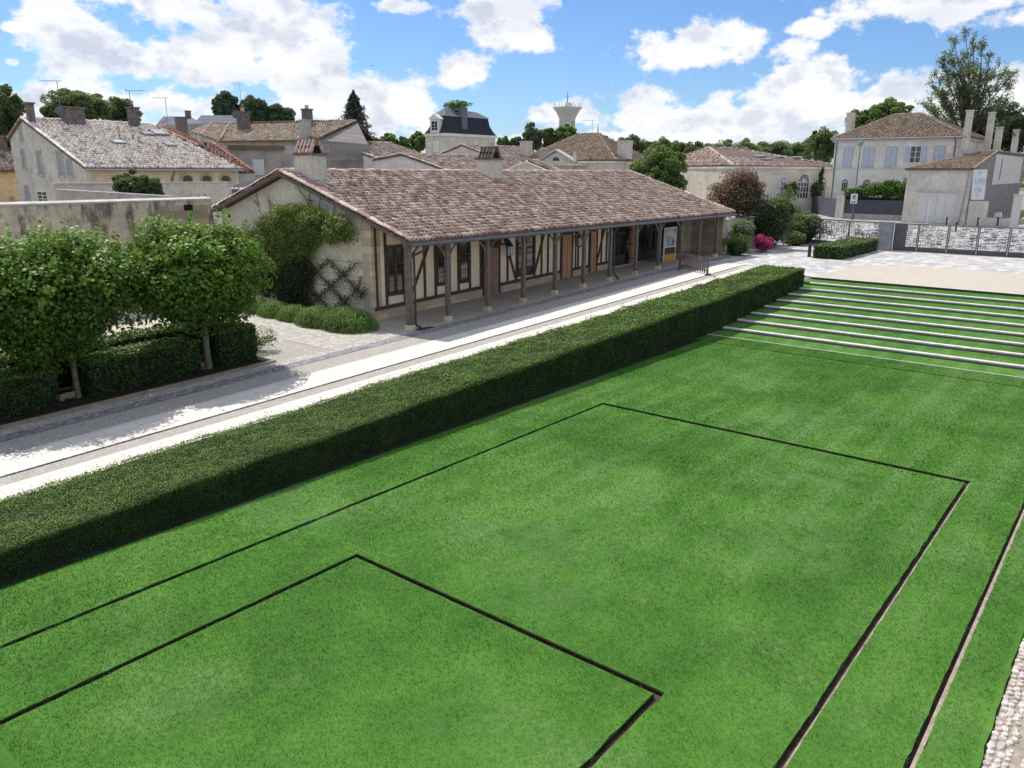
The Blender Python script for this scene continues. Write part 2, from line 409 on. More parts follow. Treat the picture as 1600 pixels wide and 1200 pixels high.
# ------------------------------------------------------------------ materials
M = {}
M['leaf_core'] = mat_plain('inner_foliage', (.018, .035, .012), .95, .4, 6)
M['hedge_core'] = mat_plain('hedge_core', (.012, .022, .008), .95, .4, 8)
M['dark_wood'] = mat_plain('weathered_dark_wood', (.085, .062, .05), .85, .3, 5)
M['post_wood'] = mat_plain('grey_oak', (.15, .125, .11), .85, .3, 6, fine=45)
M['frame_wood'] = mat_plain('brown_timber', (.1, .058, .045), .8, .25, 5)
M['door_wood'] = mat_plain('orange_brown_wood', (.52, .28, .17), .7, .2, 5)
M['door_pink'] = mat_plain('faded_brown_wood', (.3, .18, .14), .75, .2, 5)
M['zinc'] = mat_plain('zinc', (.33, .35, .38), .45, .15, 2, .5, .3)
M['zinc_light'] = mat_plain('white_glazing', (.62, .66, .72), .35, .08, 2, .5)
M['zinc_dark'] = mat_plain('dark_zinc', (.12, .13, .15), .5, .15, 2, .5, .2)
M['iron'] = mat_plain('dark_iron', (.045, .04, .045), .6, .2, 4, .4)
M['gate'] = mat_plain('grey_steel', (.11, .105, .11), .55, .15, 2, .4)
M['antenna'] = mat_plain('antenna_metal', (.2, .2, .21), .5, .1, 2, .5)
M['bark'] = mat_plain('bark', (.13, .1, .075), .95, .4, 12, fine=60, bumps=.6)
M['lime_bark'] = mat_plain('pale_bark', (.2, .19, .14), .9, .35, 9, fine=50, bumps=.5)
M['channel'] = mat_plain('channel_tile', (.17, .12, .1), .95, .4, 6)
M['terracotta'] = mat_plain('terracotta', (.58, .42, .34), .9, .5, 9)
M['brick_dark'] = mat_plain('sooty_brick', (.19, .155, .14), .9, .4, 3, bumps=.6)
M['soot'] = mat_plain('soot', (.015, .013, .012), .95)
M['white_paint'] = mat_plain('white_paint', (.72, .73, .74), .6, .08, 3)
M['shutter_blue'] = mat_plain('pale_blue_shutter', (.5, .55, .66), .6, .1, 3)
M['shutter_grey'] = mat_plain('pale_grey_shutter', (.36, .37, .36), .6, .1, 3)
M['panel_grey'] = mat_plain('slate_grey_panel', (.085, .085, .105), .7, .1, 1)
M['glass'] = mat_glass('dark_glass'); M['glass_sky'] = mat_glass('skylight_glass', (.16, .16, .16), .5)
M['yellow'] = mat_plain('yellow_paint', (.75, .42, .04), .35, .08, 2, .5); M['yellow_pale'] = mat_plain('pale_yellow_cloth', (.8, .78, .2), .6, .05)
M['orange_board'] = mat_plain('ochre_board', (.55, .3, .05), .5, .1, 3)
M['rubber'] = mat_plain('black_rubber', (.02, .02, .02), .8)
M['flower_pink'] = mat_plain('pink_petal', (.55, .03, .2), .6, .3, 20)
M['slate'] = mat_wall('blue_slate', (.042, .046, .062), .15, (.1, .1, .1), .35, .3, .16); M['slate_pale'] = mat_wall('pale_slate', (.17, .18, .22), .2, (.1, .1, .1), .35, .5, .3)
M['cement'] = mat_wall('cement_render', (.4, .39, .41), .4)
M['plaster'] = mat_wall('pale_green_grey_plaster', (.64, .60, .48), .22, (.24, .23, .19), .12, .62, .34)
M['quoin'] = mat_wall('dressed_limestone', (.56, .48, .34), .12, (.25, .2, .12), .9, .62, .34)
M['quoin_dim'] = mat_wall('dimmed_limestone', (.4, .345, .25), .25, (.12, .1, .07), .8, .9, .45)  # dressed limestone darkened, dim light of the gallery end put into the colour
M['cream'] = mat_plain('cream_render', (.86, .73, .53), .9, .07, 2)
M['wall_old'] = mat_wall('stained_garden_wall', (.60, .53, .40), .8, (.055, .05, .045), .12, 1.1, .6, var=.22)
M['wall_house'] = mat_wall('grey_house_render', (.63, .59, .51), .3, (.33, .31, .27))
M['wall_peach'] = mat_wall('peach_house_render', (.66, .54, .37), .3, (.35, .27, .18))
M['wall_stone'] = mat_wall('town_limestone', (.66, .61, .53), .35, (.2, .18, .15), .3, 1.1, .5)
M['wall_stone_pale'] = mat_wall('pale_town_limestone', (.76, .73, .67), .25, (.42, .39, .35), .25, 1.0, .45)
M['wall_rubble'] = mat_wall('grey_rubble_wall', (.3, .28, .26), .5, (.12, .11, .1), .8, .5, .28)
M['wall_grey'] = mat_wall('grey_lime_render', (.46, .43, .39), .45, (.17, .16, .15))
M['wall_white'] = mat_wall('whitewashed_wall', (.66, .64, .61), .12, (.5, .48, .45), var=.07)
M['coping'] = mat_plain('coping_stone', (.5, .49, .47), .8, .2, 2)
T1 = [(.13, .08, .062), (.32, .195, .15), (.49, .335, .265), (.67, .53, .435), (.9, .79, .67)]
M['tiles_main'] = mat_tiles('old_canal_tiles', T1, moss=.12, contrast=.2)
M['tiles_pale'] = mat_tiles('pale_canal_tiles', [(.32, .24, .2), (.6, .5, .42), (.78, .69, .6), (.88, .8, .71), (.93, .88, .8)], moss=.15, mossc=(.42, .34, .25))
M['tiles_brown'] = mat_tiles('brown_flat_tiles', [(.15, .11, .08), (.25, .19, .145), (.34, .265, .2), (.46, .37, .29)], moss=.2)
M['tiles_red'] = mat_tiles('red_roof_tiles', [(.25, .1, .075), (.34, .16, .12), (.42, .23, .18), (.5, .34, .28)], moss=.1)
M['tiles_mix'] = mat_tiles('weathered_town_tiles', [(.12, .085, .07), (.27, .19, .155), (.40, .295, .245), (.54, .44, .37), (.74, .66, .57)], moss=.2)
M['lf_lime'] = mat_leaf('lime_leaf', (.035, .08, .012), (.08, .175, .022), (.24, .39, .06), .25, .52, .25)
M['lf_hedge'] = mat_leaf('hornbeam_leaf', (.014, .03, .008), (.06, .12, .022), (.22, .35, .06), .12, .55, .3)
M['lf_hedge_dark'] = mat_leaf('clipped_yew_leaf', (.012, .028, .008), (.068, .145, .028), (.24, .37, .075), .08, .6, .2, brown=.4)
M['lf_box'] = mat_leaf('box_leaf', (.025, .05, .012), (.07, .14, .03), (.15, .26, .06), .18, .5, .35)
M['lf_climb'] = mat_leaf('climber_leaf', (.035, .055, .018), (.11, .165, .04), (.27, .35, .08), .2, .5, .3)
M['lf_climb_dark'] = mat_leaf('dark_climber_leaf', (.016, .025, .014), (.04, .058, .03), (.10, .13, .06), .15, .5, .3)
M['lf_lav'] = mat_leaf('lavender_leaf', (.07, .13, .035), (.17, .29, .07), (.38, .5, .17), .2, .6, .2)
M['lf_far'] = mat_leaf('far_leaf', (.10, .14, .085), (.17, .235, .12), (.26, .34, .16), .35, .6, .2)  # distance haze put into the leaf colour as paler greens
M['lf_oak'] = mat_leaf('oak_leaf', (.055, .085, .048), (.105, .155, .075), (.18, .24, .11), .35, .6, .2)
M['lf_pine'] = mat_leaf('pine_needle', (.045, .07, .045), (.08, .115, .068), (.13, .175, .09), .12, .6, .2)
M['lf_conifer'] = mat_leaf('conifer_needle', (.03, .045, .04), (.055, .08, .065), (.095, .13, .1), .1, .6, .2)
M['lf_bright'] = mat_leaf('bright_leaf', (.03, .06, .012), (.075, .16, .025), (.17, .3, .05), .22, .5, .3)
M['lf_mid'] = mat_leaf('maple_leaf', (.05, .09, .03), (.115, .205, .05), (.22, .34, .085), .25, .5, .3)
M['lf_red'] = mat_leaf('red_robin_leaf', (.06, .035, .03), (.17, .095, .08), (.31, .19, .155), .2, .5, .3, (.55, .12, .14))
M['lf_grey'] = mat_leaf('willow_leaf', (.075, .10, .075), (.15, .19, .13), (.26, .31, .21), .4, .55, .3)
M['lf_dark'] = mat_leaf('laurel_leaf', (.018, .03, .016), (.05, .08, .032), (.12, .17, .06), .15, .5, .35)
M['lf_pink'] = mat_leaf('pink_flower', (.2, .015, .08), (.55, .04, .2), (.75, .12, .35), .15, .5, .3)

def mat_lawn(blade=False):
    m, t = newmat('grass_blade' if blade else 'lawn_turf'); p = t.pos(); X, Y, Z = t.xyz(p)
    big = t.noise(p, .16, 5, .55); mid = t.noise(p, .75, 6, .62); fin = t.noise(p, 9., 6, .7); vf = t.noise(p, 60., 4, .7)
    st = t.m('MULTIPLY', t.m('ADD', t.m('MULTIPLY', t.m('SINE', t.m('MULTIPLY', t.m('ADD', Y, t.m('MULTIPLY', mid, .3)), 6.6)), .5), .5), t.mr(big, .38, .62, .45, 1.))
    f = t.m('ADD', t.m('MULTIPLY', big, .30), t.m('MULTIPLY', mid, .3)); f = t.m('ADD', f, .02); f = t.m('ADD', f, t.m('MULTIPLY', fin, .2)); f = t.m('ADD', f, t.m('MULTIPLY', vf, .18))
    col = t.ramp(f, [(.40, (.046, .135, .020)), (.5, (.077, .205, .029)), (.6, (.13, .285, .047))])
    # worn, paler patches
    pal = t.m('MULTIPLY', t.mr(t.noise(p, .33, 5, .6), .5, .7, 0., 1., True), t.mr(fin, .4, .65, .2, 1.))
    col = t.mix(t.m('MULTIPLY', pal, .55), col, (.19, .32, .115))
    strp = t.m('MULTIPLY', t.mr(st, .3, .9, 0., .30, True), t.mr(X, 8., 16., 0., 1.)); col = t.mix(strp, col, (.19, .32, .115))
    dr = t.mr(t.noise(t.vm('ADD', p, (31., 7., 0.)), .5, 6, .7), .62, .8, 0., .35, True); col = t.mix(dr, col, (.16, .18, .07))
    if blade:
        wear = None
        for cx, cy, cr in ((11.7, 8.3, 2.9), (10.0, 7.2, 1.6), (4.2, 9.2, 1.1), (14.3, 4.6, 2.0), (15.1, 9.4, 2.2), (18.4, 5.4, 1.8), (6.5, 6.0, 1.3), (23., 7., 2.5), (9., 13., 1.5)):
            dq = t.vm('DISTANCE', t.comb(X, Y, 0.), (cx, cy, 0.)); w_ = t.mr(dq, 0., cr, 1., 0., True); wear = w_ if wear is None else t.m('MAXIMUM', wear, w_)
        wear = t.m('MULTIPLY', t.m('ADD', wear, .12), t.mr(t.noise(p, 1.6, 6, .68), .38, .56, 0., 1., True))
        tn0 = t.attr('tone'); wear = t.m('MULTIPLY', wear, t.mr(tn0, .2, .55, .15, 1.)); col = t.mix(wear, col, (.44, .54, .36))
        tn = t.attr('tone'); col = t.mix(1., col, t.ramp(tn, [(.0, (.74, .78, .74)), (.5, (1., 1., 1.)), (1., (1., 1., 1.))]), 'MULTIPLY'); col = t.mix(t.mr(tn, .6, 1., 0., .18), col, (.2, .36, .07))
        p1, o1 = t.out(col, .9, None, .05); tr = t.n('ShaderNodeBsdfTranslucent'); t.l(col, tr.inputs[0]); mx = t.n('ShaderNodeMixShader'); mx.inputs[0].default_value = .14
        t.l(p1.outputs[0], mx.inputs[1]); t.l(tr.outputs[0], mx.inputs[2]); t.l(mx.outputs[0], o1.inputs[0]); return m
    t.out(col, .9, t.bump(t.m('ADD', fin, vf), .7, .03), .12); return m
M['lawn'] = mat_lawn()
M['blade'] = mat_lawn(True)
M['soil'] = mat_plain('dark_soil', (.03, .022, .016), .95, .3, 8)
M['shaded_rill_floor'] = mat_plain('shaded_rill_floor', (.075, .055, .042), .95, .4, 8)  # floor colour darkened to stand in for shade in a deep groove
M['kerbstone'] = mat_plain('brownish_kerb_stone', (.34, .29, .23), .9, .3, 4, fine=40)
def mat_gravel(name, c, c2, scale=38., big=.25):
    m, t = newmat(name); p = t.pos(); v = t.n('ShaderNodeTexVoronoi'); t.l(p, v.inputs['Vector']); v.inputs['Scale'].default_value = scale
    cx = t.xyz(v.outputs['Color'])[0]; n = t.noise(p, big, 5, .6); n2 = t.noise(p, 3., 6, .65)
    f = t.m('ADD', t.m('MULTIPLY', cx, .55), t.m('MULTIPLY', n2, .45))
    col = t.ramp(f, [(.2, c2), (.75, c)]); col = t.mix(t.mr(n, .4, .7, 0., .22), col, tuple(v*.72 for v in c))
    t.out(col, .95, t.bump(v.outputs['Distance'], .5, .01), .1); return m
M['gravel'] = mat_gravel('pale_gravel', (.54, .51, .46), (.27, .25, .23))
M['gravel_court'] = mat_gravel('beige_gravel', (.62, .56, .47), (.42, .37, .31), 30.)
def mat_setts(name, c, c2, joint, scale=7., rnd=1., jw=.08, stretch=1.):
    m, t = newmat(name); p = t.pos(); X, Y, Z = t.xyz(p)
    q = t.comb(t.m('MULTIPLY', X, stretch), Y, 0.)
    v = t.n('ShaderNodeTexVoronoi', feature='DISTANCE_TO_EDGE'); v2 = t.n('ShaderNodeTexVoronoi')
    for w in (v, v2): t.l(q, w.inputs['Vector']); w.inputs['Scale'].default_value = scale; w.inputs['Randomness'].default_value = rnd
    cx = t.xyz(v2.outputs['Color'])[0]; n = t.noise(p, .7, 6, .65)
    col = t.ramp(t.m('ADD', t.m('MULTIPLY', cx, .6), t.m('MULTIPLY', n, .4)), [(.2, c2), (.8, c)])
    j = t.mr(v.outputs['Distance'], 0., jw, 1., 0., True); col = t.mix(t.m('MULTIPLY', j, .8), col, joint)
    t.out(col, .85, t.bump(t.mr(v.outputs['Distance'], 0., jw*2, 0., 1., True), .5, .02), .2); return m
M['setts'] = mat_setts('limestone_setts', (.60, .57, .52), (.40, .37, .34), (.27, .25, .22), 5.5, .75, .07)
M['gutter'] = mat_setts('gutter_cobbles', (.42, .41, .42), (.2, .2, .22), (.12, .11, .11), 7., .8, .1)
M['pavers'] = mat_setts('court_pavers', (.64, .62, .60), (.38, .37, .37), (.3, .29, .28), 2.0, .85, .035, .75)
def mat_slabs(name, c, bw, bh, joint, dirty=.2):
    m, t = newmat(name); p = t.pos(); X, Y, Z = t.xyz(p)
    b = t.n('ShaderNodeTexBrick'); t.l(t.comb(X, Y, 0.), b.inputs['Vector']); b.inputs['Scale'].default_value = 1.
    b.inputs['Brick Width'].default_value = bw; b.inputs['Row Height'].default_value = bh; b.inputs['Mortar Size'].default_value = .008
    b.inputs['Color1'].default_value = tuple(v*.9 for v in c)+(1,); b.inputs['Color2'].default_value = tuple(min(1, v*1.04) for v in c)+(1,); b.inputs['Mortar'].default_value = joint+(1,)
    n = t.noise(p, 1.3, 6, .65); n2 = t.noise(p, 40., 3)
    col = t.mix(t.mr(n, .45, .75, 0., dirty), b.outputs['Color'], tuple(v*.7 for v in c)); col = t.mix(t.mr(n2, .5, .8, 0., .15), col, tuple(v*.6 for v in c))
    t.out(col, .75, t.bump(n2, .15, .005), .25); return m
M['slabs'] = mat_slabs('limestone_slabs', (.80, .745, .66), .95, .47, (.30, .27, .24), .5)
M['gallery_floor'] = mat_slabs('gallery_paving', (.42, .38, .32), 1.35, 1.35, (.5, .48, .44), .35)
M['step_stone'] = mat_plain('white_step_stone', (.70, .67, .62), .85, .2, 3)
M['earth'] = mat_gravel('earth', (.38, .35, .29), (.22, .2, .17), 20., .05)
M['street'] = mat_setts('street_paving', (.47, .46, .45), (.32, .32, .32), (.28, .28, .27), 1.5, .8, .03)
M['asphalt'] = mat_plain('asphalt', (.3, .3, .3), .9, .15, 2)

# ------------------------------------------------------------------ ground
XB = 48.33
def structure(o): o['kind'] = 'structure'; return o
g = MB()
zt = lambda x: zg(x)-.03
for x0, x1, za, zb_ in ((-400, -5, zt(-5), zt(-5)), (-5, XB, zt(-5), zt(XB)), (XB, 3500, 1.07, 1.07)):
    for y0, y1 in ((15.4, 3500),) if x1 <= XB else ((-3500, 15.4), (15.4, 3500)):
        g.poly([(x0, y0, za), (x1, y0, zb_), (x1, y1, zb_), (x0, y1, za)])
g.poly([(-400, -3500, -.45), (XB, -3500, -.45), (XB, 15.4, -.45), (-400, 15.4, -.45)])
structure(g.build('ground', M['earth']))
def sheet(name, mat, x0, x1, y0, y1, off, th=0.):
    m = MB(); xs = [x0]+([XB] if x0 < XB < x1 else [])+[x1]
    for a, b in zip(xs[:-1], xs[1:]):
        if th: m.hexa([(a, y0, zg(a)+off-th), (b, y0, zg(b)+off-th), (b, y1, zg(b)+off-th), (a, y1, zg(a)+off-th)], [(a, y0, zg(a)+off), (b, y0, zg(b)+off), (b, y1, zg(b)+off), (a, y1, zg(a)+off)])
        else: m.poly([(a, y0, zg(a)+off), (b, y0, zg(b)+off), (b, y1, zg(b)+off), (a, y1, zg(a)+off)])
    return structure(m.build(name, mat))
sheet('gravel_path', M['gravel'], -5, 52, 17.0, 24.6, .0)
sheet('paving', M['slabs'], -5, 49, 18.2, 20.02, .03, .05)
sheet('paving_edge', M['gutter'], -5, 50, 20.695, 20.718, .035, .05)
sheet('paving', M['slabs'], -5, 50, 20.72, 22.2, .03, .05)
sheet('cobble_gutter', M['gutter'], -5, 54, 23.45, 24.0, .012)
sheet('cobble_edging', M['setts'], -5, 19.0, 23.75, 24.55, .008)
sheet('planting_bed', M['soil'], -5, 16.6, 24.85, 27.2, .03)
sheet('bed_kerb', M['kerbstone'], -5, 16.6, 24.68, 24.84, .06, .1)
sheet('gravel_yard', M['gravel_court'], -5, 18.9, 27.2, 39.9, .01)
sheet('gravel_patch', M['gravel'], 16.6, 18.9, 24.5, 27.2, .006)
sheet('cobble_court', M['setts'], 18.9, 23.5, 24.0, 39.9, .016)
sheet('gallery_floor', M['gallery_floor'], 23.1, 55.2, 24.0, 27.2, .035, .1)
# upper court: paved, with a gravel field in front of the steps
s = MB()
s.poly([(XB, 16.5, 1.1), (66.9, 16.5, 1.1), (67.2, 27, 1.1), (75, 40, 1.1), (56, 40, 1.1), (XB, 24.2, 1.1)])
s.poly([(46.9, -30, 1.1), (67.4, -30, 1.1), (66.9, 16.5, 1.1), (XB, 16.5, 1.1), (46.9, 16.5, 1.085)])
structure(s.build('court_paving', M['pavers']))
s = MB(); pts = [(46.95, -30), (57.2, -30)]+[(57.0+.5*sin(k*1.3), -28+k*4.4) for k in range(10)]+[(55.3, 14.6), (51.5, 15.2), (46.95, 15.3)]
s.poly([(x, y, 1.108) for x, y in pts]); structure(s.build('gravel_court', M['gravel_court']))
s = MB(); s.poly([(67.6, -60, 1.085), (125, -60, 1.085), (125, 60, 1.085), (67.6, 30, 1.085)]); structure(s.build('street', M['street']))
s = MB(); s.poly([(99, -60, 1.092), (106.5, -60, 1.092), (109, 60, 1.092), (101, 60, 1.092)]); structure(s.build('road', M['asphalt']))

# lawn: turf panels separated by narrow stone-floored rills
GW, GD, EX = .115, .12, -4.
def panel(m, x0, x1, y0, y1, z=0.):
    J = lambda: RNG.normal(0, .007); pts = []
    def run(a, b):
        if abs(a[0]-b[0]) < 1e-6 and min(abs(a[0]-8.65-GW/2), abs(a[0]-20.18-GW/2), abs(a[0]-30.80), abs(a[0]-EX)) < 1e-3 or z > .001: pts.append((a[0], a[1], z-.25)); return
        n = max(1, int(math.dist(a, b)/.22)); pts.extend([(a[0]+(b[0]-a[0])*k/n+(J() if k else 0), a[1]+(b[1]-a[1])*k/n+(J() if k else 0), z-.25) for k in range(n)])
    run((x0, y0), (x1, y0)); run((x1, y0), (x1, y1)); run((x1, y1), (x0, y1)); run((x0, y1), (x0, y0)); m.poly(pts, (0, 0, .25))
PAN = []
def frame(xo0, xo1, yo0, yo1, xi1, yi0, yi1):
    PAN.extend([(xo0, xi1+GW, yi1+GW, yo1), (xo0, xi1+GW, yo0, yi0-GW), (xi1+GW, xo1, yo0, yo1)])
X1, XO, XI = 30.85, 20.18, 8.65
PAN.append((EX, XI-GW/2, 4.34+GW/2, 10.74-GW/2))
# ring between inner and outer rill
PAN += [(EX, XI+GW/2, 10.74+GW/2, 12.62-GW/2), (EX, XI+GW/2, 2.51+GW/2, 4.34-GW/2), (XI+GW/2, XO-GW/2-.09, 2.51+GW/2, 12.62-GW/2)]
PAN += [(EX, XO+GW/2, 12.62+GW/2, 16.0), (EX, XO+GW/2, 1.28+GW/2, 2.51-GW/2), (XO+GW/2, X1-.05, 1.28+GW/2, 16.0)]
PAN += [(EX, X1-.05, .62, 1.28-GW/2), (X1-.05, 32.25, 1.28+GW/2, 16.0)]
PAN += [(XO+GW/2, 32.25, -30, .6)]
lw = MB()
for q in PAN[:-2]: panel(lw, *q)
panel(lw, X1+.1, 32.28, -30, 16.)
panel(lw, 9., X1-.05, -30, .0) if False else None
structure(lw.build('lawn', M['lawn']))
s = MB(); s.poly([(EX, -30, -.075), (32.3, -30, -.075), (32.3, 16, -.075), (EX, 16, -.075)]); structure(s.build('rill_floor', M['shaded_rill_floor']))
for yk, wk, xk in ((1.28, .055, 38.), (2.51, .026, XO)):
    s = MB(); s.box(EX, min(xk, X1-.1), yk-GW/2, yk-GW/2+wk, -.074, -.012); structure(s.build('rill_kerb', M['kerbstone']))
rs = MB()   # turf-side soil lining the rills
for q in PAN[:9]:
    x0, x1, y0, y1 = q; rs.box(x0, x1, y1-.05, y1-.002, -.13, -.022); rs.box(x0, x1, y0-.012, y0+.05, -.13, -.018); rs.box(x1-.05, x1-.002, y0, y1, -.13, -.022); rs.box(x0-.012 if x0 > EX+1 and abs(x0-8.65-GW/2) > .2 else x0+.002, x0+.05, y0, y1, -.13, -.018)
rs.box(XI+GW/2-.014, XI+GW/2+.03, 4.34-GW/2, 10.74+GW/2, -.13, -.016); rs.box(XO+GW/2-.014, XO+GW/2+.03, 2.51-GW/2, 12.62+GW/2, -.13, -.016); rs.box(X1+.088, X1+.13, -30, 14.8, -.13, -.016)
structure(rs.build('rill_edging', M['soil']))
# grass steps
TR, RS = 1.62, .1222; X0S = 32.32
tr = MB()
for i in range(9):
    xa = X0S+TR*i; panel(tr, xa, xa+TR-.245 if i < 8 else xa+TR, -30, 16, RS*i+.005)
structure(tr.build('grass_terrace', M['lawn']))
e = MB(); e.box(32.285, 32.33, -30, 15.2, -.1, .022); structure(e.build('flush_kerb', M['step_stone']))
ORD = ['lowest', 'second from the bottom', 'third from the bottom', 'fourth from the bottom', 'fourth from the top', 'third from the top', 'second from the top', 'highest']
for i in range(1, 9):
    xa = X0S+TR*i; z = RS*i+.012
    r = empty('stone_step', (xa, 0, z), 'long white stone step edge across the terraced grass, %s of eight' % ORD[i-1], 'step', 'stone step edges across the terraced grass')
    m = MB(); m.box(xa-.25, xa, -30, 14.85, z-.05, z); m.build('tread_stone', M['step_stone'], r)
    m = MB(); m.box(xa-.31, xa-.27, -30, 14.82, z-RS-.06, z-.052); m.build('riser', M['gate'], r)
e = MB(); e.box(46.72, 46.9, -30, 15.3, .95, 1.112); structure(e.build('court_kerb', M['step_stone']))
e = MB(); e.box(46.69, 46.717, -30, 15.3, .9, 1.10); structure(e.build('court_kerb_riser', M['iron']))
s = MB(); s.poly([(.4, 14.52, .006), (31., 14.52, .006), (31., 15.3, .006), (.4, 15.3, .006)]); structure(s.build('hedge_shade_strip', M['hedge_core']))  # dark strip painted in to deepen the hedge's shade on the lawn
# fine grass over the nearer lawn
def turf():
    n = 470000; x = 2.5+RNG.random(n)**1.1*30; y = RNG.uniform(.7, 15.2, n)
    zs = np.zeros(n); ok = np.zeros(n, bool); eg = RNG.normal(.0, .016, n)
    for q in PAN[:9]: ok |= (x > q[0]+eg) & (x < q[1]-eg) & (y > q[2]+eg) & (y < q[3]-eg)
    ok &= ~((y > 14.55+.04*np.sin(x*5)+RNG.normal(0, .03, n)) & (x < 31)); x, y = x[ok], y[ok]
    x2 = RNG.uniform(31., 46.8, 170000); y2 = RNG.uniform(-2, 15, 170000); i2 = np.floor((x2-X0S)/TR); fr_ = (x2-X0S)-i2*TR
    k2 = (fr_ < TR-.36) | (i2 < 0) | (i2 == 8); k2 &= (np.abs(x2-X1) > .1) & (np.abs(x2-32.3) > .05); x2, y2, i2 = x2[k2], y2[k2], i2[k2]
    zb2 = np.concatenate([np.zeros(len(x)), np.maximum(i2, 0)*RS]); x = np.concatenate([x, x2]); y = np.concatenate([y, y2]); n = len(x); d = np.sqrt(x*x+y*y+49); w = .0052*(d/14)**1.1; h = RNG.uniform(.018, .045, n)*np.clip(20/d, .4, 1.)*(1+.15*wob(np.stack([x, y, x*0], 1), 1.1))
    a = RNG.uniform(0, 2*pi, n); lx, ly = RNG.normal(0, .022, n), RNG.normal(0, .022, n)
    P0 = np.stack([x-np.cos(a)*w, y-np.sin(a)*w, np.full(n, -.005)], 1); P1 = np.stack([x+np.cos(a)*w, y+np.sin(a)*w, np.full(n, -.005)], 1)
    P2 = np.stack([x+lx, y+ly, h], 1); P0[:, 2] += zb2; P1[:, 2] += zb2; P2[:, 2] += zb2; V = np.stack([P0, P1, P2], 1).reshape(-1, 3)
    Q = np.stack([x, y, 0*x], 1); t = .42+.17*wob(Q, .35, 2.)+.12*wob(Q, 1.7, 4.)+RNG.normal(0, .12, n)*np.clip(20/d, .3, 1)
    o = np_mesh('grass', V, np.arange(3*n).reshape(n, 3), M['blade'], None, np.clip(t, 0, 1)); tag(o, 'short mown green grass covering the sunken lawn and the stepped terraces', 'grass', None, 'stuff')
turf()
# cobbled border and channel in the near corner
def cobbles():
    m = MB()
    for k in range(62):
        for j in range(7):
            if j == 3: continue
            x = 8.6+k*.118+(j%2)*.055+RNG.normal(0, .014); y = .56-j*.095+RNG.normal(0, .012); r = RNG.uniform(.042, .06); h = RNG.uniform(-.012, .004)
            nn = 7; b = [(x+r*1.15*cos(2*pi*i/nn+.3)*RNG.uniform(.9, 1.08), y+r*sin(2*pi*i/nn+.3)*RNG.uniform(.88, 1.05)) for i in range(nn)]
            vs = [(p, q, -.1) for p, q in b]+[(p, q, h-.02) for p, q in b]+[(x+(p-x)*.72, y+(q-y)*.72, h) for p, q in b]
            m.add(vs, [(i, (i+1) % nn, nn+(i+1) % nn, nn+i) for i in range(nn)]+[(nn+i, nn+(i+1) % nn, 2*nn+(i+1) % nn, 2*nn+i) for i in range(nn)]+[tuple(range(2*nn, 3*nn))], False)
    structure(m.build('cobble_border', M['cobble']))
M['cobble'] = mat_plain('limestone_cobble', (.56, .5, .45), .85, .5, 9, fine=50)
cobbles()
s = MB(); s.poly([(EX, -6, -.03), (30, -6, -.03), (30, .6, -.03), (EX, .6, -.03)]); structure(s.build('border_bedding', M['kerbstone']))
# ------------------------------------------------------------------ long timber-framed building with its gallery
BX0, BX1, YW, YE, YR, YB = 23.55, 55.25, 27.1, 24.3, 33.02, 38.95
ZR = 6.95; SL = .3165
def zroof(y): return ZR-SL*abs(y-YR)
bld = empty('timber_framed_building', (BX0, YW, zg(BX0)), 'long low timber-framed building with a tiled roof and a gallery of posts', 'building')
# walls
m = MB(); W_ = .5
gab = [(BX0, YW+.5, -.2)]+[(BX0, YB, -.2), (BX0, YB, zroof(YB)-.2), (BX0, YR, ZR-.2), (BX0, YW+.5, zroof(YW+.5)-.2)]
m.poly(gab, (.5, 0, 0)); m.box(BX0+.5, BX1, YB-.4, YB, 0, zroof(YB)-.25)
m.build('gable_wall', M['plaster'], bld)
m = MB(); k = 0; z = zg(BX0)-.2
while z < 5.75:   # alternating quoins on the gable corner
    h = .36; w = .95 if k % 2 else .62; zt_ = min(z+h, zroof(YW)-.25)
    if zt_-z > .05: m.hexa([(BX0-.012, YW-.012, z), (BX0+.5, YW-.012, z), (BX0+.5, YW+w, z), (BX0-.012, YW+w, z)], [(BX0-.012, YW-.012, zt_-.008), (BX0+.5, YW-.012, zt_-.008), (BX0+.5, YW+w, min(zt_-.008, 9)), (BX0-.012, YW+w, zt_-.008)])
    z += h; k += 1
m.build('quoin', M['quoin'], bld)
m = MB(); m.poly([(BX1-.5, YW, 0), (BX1-.5, YB, 0), (BX1-.5, YB, zroof(YB)-.2), (BX1-.5, YR, ZR-.2), (BX1-.5, YW, zroof(YW)-.2)], (.5, 0, 0)); m.build('end_wall', M['quoin_dim'], bld)
wx = lambda px, py: gy(px, py, YW)[0]
XE1 = wx(953, 400); XE2 = wx(1060, 390)        # end of framed part, end of glazed part
m = MB(); m.box(BX0+.5, XE1, YW+.02, YW+.3, 0, zroof(YW)-.2); m.build('rendered_wall', M['cream'], bld)
m = MB(); m.poly([(BX0+.5, YW-.03, -.1), (XE1, YW-.03, .3), (XE1, YW-.03, zg(XE1)+.42), (BX0+.5, YW-.03, zg(BX0)+.5)], (0, .2, 0)); m.build('stone_plinth', M['quoin'], bld)
m = MB(); m.box(XE2, BX1-.5, YW-.02, YW+.3, .6, zroof(YW)-.2); m.build('limestone_wall', M['quoin_dim'], bld)
m = MB(); m.poly([(54.75, 24.62, .9), (54.75, YW+.2, .9), (54.75, YW+.2, zroof(YW+.2)-.25), (54.75, 24.62, zroof(24.62)-.25)], (.4, 0, 0)); m.build('cross_wall', M['quoin_dim'], bld)
